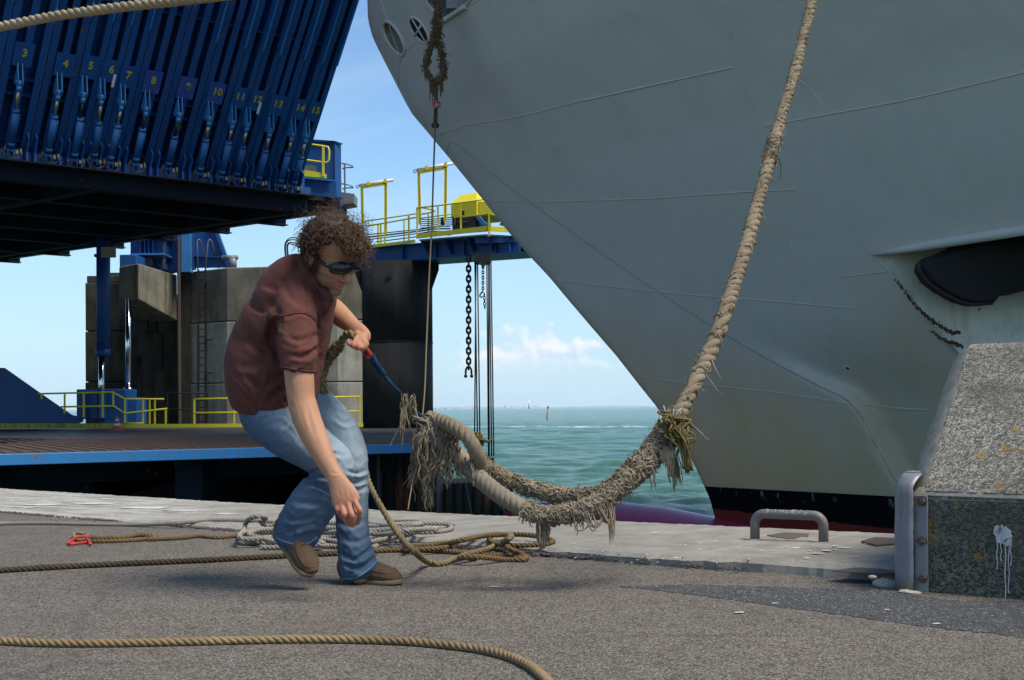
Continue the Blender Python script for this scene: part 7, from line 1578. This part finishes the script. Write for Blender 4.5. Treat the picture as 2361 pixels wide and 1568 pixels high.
for pts, dp, wd in [
    ([(600, 985), (650, 1020), (700, 1062)], .005, 3), ([(690, 975), (730, 990), (770, 1030)], .008, 7), ([(700, 1100), (740, 1098), (770, 1108)], .013, 6), ([(700, 1112), (735, 1120), (760, 1135)], .010, 6), ([(715, 1090), (745, 1085), (775, 1095)], .009, 5),
    ([(668, 1150), (700, 1160), (735, 1160)], .008, 9), ([(650, 1190), (690, 1200), (720, 1190)], .008, 9), ([(655, 1225), (690, 1215), (725, 1205)], .007, 8), ([(800, 1085), (825, 1092), (848, 1085)], .010, 5), ([(790, 1100), (815, 1112), (846, 1108)], .009, 6), ([(800, 1128), (825, 1130), (846, 1122)], .006, 6),
    ([(760, 905), (778, 930), (800, 940)], .007, 7), ([(770, 960), (795, 975), (815, 970)], .007, 7), ([(785, 1275), (815, 1290), (855, 1268)], .012, 7), ([(790, 1298), (825, 1312), (862, 1290)], .011, 6), ([(800, 1322), (830, 1318), (862, 1300)], .008, 5), ([(785, 1240), (820, 1250), (852, 1235)], .006, 8), ([(640, 990), (665, 975), (690, 950)], .008, 7), ([(590, 975), (620, 960), (650, 955)], .007, 6), ([(730, 1060), (760, 1045), (790, 1050)], .006, 7), ([(780, 1200), (805, 1212), (840, 1200)], .005, 9)]:
    JN.fold(pts, dp*1.3, wd*.75)
nz_ = JN.normals(); wv_ = np.sin(JN.V[:, 0]*60+JN.V[:, 2]*37)*np.sin(JN.V[:, 2]*52-JN.V[:, 1]*31)*.0015; JN.V += nz_*wv_[:, None]
P_ = JN.pix()
crumple(JN, [(740, 1110, 55), (825, 1100, 45), (820, 1290, 55), (690, 1200, 50), (760, 930, 45), (660, 960, 50), (640, 1000, 40), (810, 1200, 40)], .0042)
JN.relax(1)
jeans = JN.build('jeans', M_JEAN, person)
P_ = JN.pix(); wear = np.zeros(len(P_))
def pg(x, y, rx, ry, ang=0):
    c, s = math.cos(R(ang)), math.sin(R(ang)); d = P_-np.array([x, y]); u = d@np.array([c, s])/rx; v = d@np.array([-s, c])/ry; return np.exp(-(u*u+v*v))
wear += .95*pg(720, 1015, 105, 42, 38)+1.1*pg(795, 1080, 34, 40)+.85*pg(800, 985, 30, 85, -20)+.5*pg(640, 965, 60, 30, 30)+.8*pg(838, 1100, 16, 60)+.3*pg(820, 1190, 24, 60)+.28*pg(700, 1160, 40, 50, -40)
attr(jeans, 'wear', np.clip(wear, 0, 1))
# seams and pale hem drawn as thin raised threads on the denim
jb = BVHTree.FromPolygons([Vector(v) for v in JN.V], JN.F)
def on_body(bvh, pts, r, mat, name, parent, lift=.0, dense=5, dash=False):
    C_ = spline([Vector((a, b_, 0)) for a, b_ in pts], dense); q = []
    for a in C_:
        o_, d_ = ray(a[0], a[1]); loc, nrm, ix, ds = bvh.ray_cast(o_, d_)
        if loc is not None: q.append(loc-d_*lift)
    if len(q) < 3: return
    mb = MB(); mb.tube(q, r, 5); mb.build(name, mat, parent)
for pts in ([(548, 950), (580, 985), (640, 1035), (700, 1085), (722, 1094)], [(740, 1102), (715, 1130), (690, 1175), (672, 1218), (664, 1236)], [(744, 1105), (720, 1132), (695, 1177), (678, 1218), (670, 1240)], [(780, 1210), (785, 1250), (790, 1290), (800, 1325)]): on_body(jb, pts, .0013, M_STITCH, 'stitched_seam', jeans)
on_body(jb, [(796, 1334), (820, 1332), (846, 1316), (866, 1296), (872, 1288)], .0042, M_STITCH, 'frayed_hem', jeans, .001); on_body(jb, [(636, 1240), (660, 1250), (690, 1256), (716, 1250), (730, 1238)], .0028, M_STITCH, 'trouser_hem', jeans)
sb_ = BVHTree.FromPolygons([Vector(v) for v in SH.V], SH.F)
on_body(sb_, [(646, 845), (670, 850), (700, 855), (729, 857)], .0035, M_SHIRT, 'sleeve_hem', shirt); on_body(sb_, [(622, 742), (640, 732), (670, 724), (700, 722), (722, 733), (738, 752)], .0022, M_SHIRT, 'shoulder_seam', shirt, .001); on_body(sb_, [(706, 612), (708, 640), (722, 668), (745, 690), (765, 692)], .0045, M_SHIRT, 'neck_band', shirt)
on_body(sb_, [(704, 690), (708, 712), (702, 724)], .002, M_SHIRT, 'shoulder_seam', shirt)
# ---- shoes
def shoe(heel, toe, up, name_label, wide=.050, sole_t=.016):
    heel, toe = Vector(heel), Vector(toe); X_ = (toe-heel); L = X_.length; X_.normalize(); Z_ = Vector(up); Z_ = (Z_-X_*Z_.dot(X_)).normalized(); Y_ = Z_.cross(X_)
    def q(x, y, z): return heel+X_*(x*L)+Y_*y+Z_*z
    e = Body()
    C_ = [q(.06, 0, .045), q(.14, 0, .050), q(.28, 0, .052), q(.42, 0, .048), q(.56, .004, .040), q(.70, .006, .034), q(.82, .006, .030), q(.92, .004, .026)]
    e.loft3(C_, [.046, .050, .052, .048, .042, .036, .031, .020], [.030, .034, .036, .039, .045, .048, .045, .032], 22, 4, depth=Y_)
    e.loft3([q(.14, 0, .055), q(.20, 0, .075), q(.26, 0, .088)], [.036, .034, .030], [.032, .032, .028], 16, 3, depth=Y_)
    e.remesh(.0045, 3); e.V = e.V; hz_ = (e.V-np.array(heel))@np.array(Z_); low = hz_ < sole_t*.8; e.V[low] += np.outer(sole_t*.8-hz_[low], np.array(Z_))
    # moccasin seam round the toe
    lx = (e.V-np.array(heel))@np.array(X_)/L; ly = (e.V-np.array(heel))@np.array(Y_); nr = e.normals()
    g1_ = np.exp(-((hz_-(.050-.018*np.clip(lx-.55, 0, 1)/.4))/.0035)**2)*(lx > .42); e.V += nr*(g1_*-.0018)[:, None]
    up_o = e.build('shoe', M_SHOE, person)
    s = Body(); C_ = [q(.02, 0, sole_t*.5), q(.15, 0, sole_t*.5), q(.35, 0, sole_t*.5), q(.5, .002, sole_t*.5), q(.66, .006, sole_t*.5), q(.82, .007, sole_t*.5), q(.97, .004, sole_t*.55)]
    vs = []; k = 40; out_ = []
    for i in range(k):
        a = 6.2832*i/k; x = .5+.5*math.cos(a); wy = np.interp(x, [0, .06, .2, .4, .6, .75, .9, .97, 1], [.010, .026, .036, .037, .043, .049, .042, .024, .004]); y = (1 if math.sin(a) >= 0 else -1)*wy*min(1, abs(math.sin(a))*6)+.004; out_.append((x, y))
    mb = MB()
    for j, z in enumerate((0.0, .003, sole_t-.003, sole_t)):
        ins = .003 if j in (0, 3) else 0; vs += [q(x+(-.5+x)*0, y*(1-ins/.04), z+(.012*max(0, x-.75)**2*8)) for x, y in out_]
    mb.add(vs, [(j*k+i, j*k+(i+1) % k, (j+1)*k+(i+1) % k, (j+1)*k+i) for j in range(3) for i in range(k)]+[list(range(k))[::-1], list(range(3*k, 4*k))], True); mb.build('sole', M_SOLE, up_o)
    ub = BVHTree.FromPolygons([Vector(v) for v in e.V], e.F)
    def drop(x, y):
        o_ = q(x, y, .25); loc, n_, ix, d_ = ub.ray_cast(o_, -Z_); return loc if loc is not None else q(x, y, .06)
    mb = MB()
    for i in range(4):
        x = .40+i*.055; mb.tube([drop(x, -.022)+Z_*.001, drop(x+.01, -.008)+Z_*.003, drop(x-.01, .008)+Z_*.003, drop(x, .024)+Z_*.001], .0017, 5)
    kx = drop(.38, .0)+Z_*.006
    for dx, dy, dz in ((-.01, -.035, .004), (.0, .03, .004), (.02, .045, -.002)): mb.tube(spline([kx, kx+X_*dx+Y_*dy*.6+Z_*(dz+.012), kx+X_*(dx+.012)+Y_*dy+Z_*(dz-.006), kx+X_*.008+Z_*.0], .006), .0016, 5)
    sgn = -1 if Y_.y > 0 else 1
    mb.tube(spline([kx, kx+Y_*.03*sgn-X_*.01, kx+Y_*.05*sgn-X_*.03-Z_*.03, kx+Y_*.058*sgn-X_*.05-Z_*.058], .006), .0016, 5)
    mb.build('lace', M_LACE, up_o)
    mb = MB(); seam_ = [drop(x, y)+Z_*.0006 for x, y in [(.46, -.030), (.60, -.036), (.74, -.037), (.86, -.028), (.915, -.010), (.92, .008), (.86, .030), (.74, .040), (.60, .040), (.46, .034)]]; mb.tube(spline(seam_, .008), .0018, 5); mb.build('toe_seam', M_SHOE, up_o)
    return up_o
sh1 = shoe(Wz(784, 1338, .0), Wz(924, 1349.5, .0), (0, 0, 1), 'a'); tag(sh1, 'brown suede shoe planted flat on the ground')
h2 = W(629, 1222, 4.54); t2 = W(717, 1334, 4.48); sh2 = shoe(h2, t2, (.62, -.50, .60), 'b'); tag(sh2, 'brown suede shoe lifted with its heel up')
# ---- sunglasses
sg_ = MB()
def lens(s_):
    vs = []; nx, ny = 14, 8
    for j in range(ny+1):
        for i in range(nx+1):
            u = i/nx*2-1; v = j/ny*2-1; xx, yy = u*math.sqrt(1-v*v/2), v*math.sqrt(1-u*u/2); l = .036*s_+xx*.0375*s_*1.0; z = .009+yy*.0245*(1-.18*xx)-.003*xx+.003; f = .125-.30*l*l/.12*1.6-.02*yy*yy; vs.append(hd(f-.010*max(0, abs(l)-.045)*20*.3, l, z))
    n0 = len(vs); vs2 = [v-Fh*.003 for v in vs]
    fs = [(j*(nx+1)+i, j*(nx+1)+i+1, (j+1)*(nx+1)+i+1, (j+1)*(nx+1)+i) for j in range(ny) for i in range(nx)]
    return vs, fs, vs2, nx, ny
gl_root = None
for s_ in (-1, 1):
    vs, fs, vs2, nx, ny = lens(s_); mb = MB(); mb.add(vs, fs, True); n0 = len(vs); mb.add(vs2, fs, True); o = mb.build('sunglass_lens', M_GLASS, person)
    rimp = [vs[i] for i in range(nx+1)]+[vs[j*(nx+1)+nx] for j in range(1, ny+1)]+[vs[ny*(nx+1)+i] for i in range(nx-1, -1, -1)]+[vs[j*(nx+1)] for j in range(ny-1, 0, -1)]
    mb = MB(); mb.loop([p-Fh*.001 for p in rimp], .0022, 6); mb.build('lens_rim', M_GLASS, o)
mb = MB(); mb.tube([hd(.121, -.010, .012), hd(.126, 0, .011), hd(.121, .010, .012)], .0028, 6); mb.build('sunglass_bridge', M_GLASS, person)
for s_ in (-1, 1): mb = MB(); mb.tube(spline([hd(.085, s_*.064, .014), hd(.070, s_*.076, .014), hd(.035, s_*.082, .012), hd(.004, s_*.087, .010), hd(-.014, s_*.087, -.006)], .008), [.0055]+[.0038]*3+[.0028]*100, 6) if False else mb.tube([hd(.094, s_*.066, .014), hd(.072, s_*.079, .014), hd(.035, s_*.084, .012), hd(.004, s_*.088, .010), hd(-.014, s_*.088, -.006)], [.0085, .0065, .005, .004, .003], 8); mb.build('sunglass_arm', M_GLASS, person)
# ---- hair: windblown curls
m, t, b, P = new_mat('brown_hair'); hi = N(t, 'ShaderNodeAttribute', attribute_name='tone')
col = mixc(t, hi.outputs['Fac'], (.028, .016, .010), (.18, .10, .05)); setb(t, b, col, .55, None, .35); M_HAIR = m
hg = np.random.default_rng(123)
def hairdir(): 
    while True:
        d = hg.normal(0, 1, 3); d /= np.linalg.norm(d); f, l, u = d     # head frame direction
        if u < -.62 and f > -.9: continue
        if f > .40 and u < .60+.10*abs(l) and l < .25: continue
        if f > .45 and u < .5: continue                     # the face
        if f > -.05 and u < .12 and abs(l) > .4: continue               # cheeks and ears
        if u < -.25 and f > -.35: continue
        return d
base = MB(); 
for c, r in [((-.026, 0, .056), (.092, .088, .092)), ((-.046, 0, .005), (.060, .078, .082)), ((-.050, 0, -.035), (.045, .062, .055))]: base.ell(hd(*c), r, HA, 36, 24)
A_ = np.array(base.v); g_ = np.sin(A_*95+1)[:, [1, 2, 0]]*.0045+hg.normal(0, .0016, A_.shape); base.v = [tuple(a) for a in A_+g_]
cap_ = base.build('hair', M_HAIR, person); attr(cap_, 'tone', hg.uniform(0, .22, len(cap_.data.vertices)))
FORE = [(748, 574), (757, 560), (775, 556), (784, 572), (790, 592), (806, 608), (828, 622), (826, 640), (745, 640), (738, 604)]
def curls(n, seed, rad=.0013, Lr=(.05, .10), coil=(.006, .012), wind=(0, 0, 0), src=None, name='curls', tone=(.05, .95), stand=1.0, clump=1):
    global hg
    mb = MB(); tn = []; hg = np.random.default_rng(seed)
    for i in range(n):
        d = hairdir() if src is None else src(); rx = np.array([.106, .088, .082]); off = np.array([.000, 0, .040]); p0 = off+d*rx*.92; L = hg.uniform(*Lr); cr = hg.uniform(*coil); turns = hg.uniform(1.2, 3.0); ph = hg.uniform(0, 6.28)
        p = np.array(HC)+np.array(Fh)*p0[0]+np.array(Lh)*p0[1]+np.array(Uh)*p0[2]; nd = np.array(Fh)*d[0]+np.array(Lh)*d[1]+np.array(Uh)*d[2]
        tgt = np.cross(nd, hg.normal(0, 1, 3)); tgt /= np.linalg.norm(tgt); gr = np.array([.15, 0, -.75])+np.array(wind); a1 = np.cross(nd, tgt); k = 13; q = []; c = p.copy(); dv = nd*stand+tgt*.75
        for j in range(k):
            u = j/(k-1); dv2 = dv*(1-u)+(gr*.9+tgt*.5)*u; dv2 /= np.linalg.norm(dv2)+1e-6; c = c+dv2*L/k
            w_ = cr*min(1, u*3); q.append(Vector(c+(tgt*math.cos(ph+u*turns*6.28)+a1*math.sin(ph+u*turns*6.28)+nd*.5*math.cos(ph*2+u*turns*6.28))*w_))
        if any(inpoly(*proj(a), FORE) and a.y < HC.y+.02 for a in q[2:]): continue
        tt = hg.uniform(*tone)**2
        for cl_ in range(clump):
            of = Vector(hg.normal(0, .0015, 3)) if clump > 1 else Vector(); tp = hg.uniform(.7, 1.15)
            mb.tube([a+of*(1.2-.9*j/(k-1))*tp for j, a in enumerate(q)], [rad*(1-.6*j/(k-1)) for j in range(k)], 3, False); t1 = tt+hg.uniform(-.06, .1); tn += [np.clip(t1+.25*(j/(k-1)), 0, 1) for j in range(k) for _ in range(3)]
    o = mb.build(name, M_HAIR, cap_, kind='stuff'); attr(o, 'tone', tn)
curls(520, 5, .0009, (.045, .072), (.009, .014), stand=.62, clump=14)
curls(260, 15, .0010, (.04, .07), (.006, .011), stand=.8)
curls(160, 6, .0011, (.06, .10), (.008, .015), stand=1.3)
def topsrc():
    while True:
        d = hairdir()
        if d[2] > .45: return d
curls(110, 8, .0008, (.06, .12), (.012, .022), wind=(-.1, 0, 1.9), src=topsrc, stand=1.8, name='flyaway_curls')
def fringe():
    while True:
        d = hg.normal(0, 1, 3); d /= np.linalg.norm(d)
        if d[0] > .35 and .38 < d[2] < .85 and abs(d[1]) < .6: return d
curls(340, 9, .0018, (.05, .09), (.008, .014), wind=(.35, 0, -.2), src=fringe, stand=1.2, name='fringe_curls')
# eyebrow and sideburn
for s_ in (-1, 1):
    mb = MB()
    for i in range(60): f = hg.uniform(0, 1); l = s_*(.012+.038*f); p = hd(.104-.016*f, l, .030-.004*f+hg.normal(0, .0015)); mb.tube([p, p+Lh*s_*.006+Uh*.002], .0006, 3, False)
    o = mb.build('eyebrow', M_HAIR, person); attr(o, 'tone', [.1]*len(o.data.vertices))
mb = MB()
for i in range(260): f, u = hg.uniform(.012, .040), hg.uniform(-.045, .03); p = hd(f, -.078-.004*math.sin(u*30), u); mb.tube([p, p-Uh*.006-Lh*.003+Fh*hg.normal(0, .002), p-Uh*.012-Lh*.001], .0009, 3, False)
o = mb.build('sideburn', M_HAIR, person); attr(o, 'tone', [.12]*len(o.data.vertices))
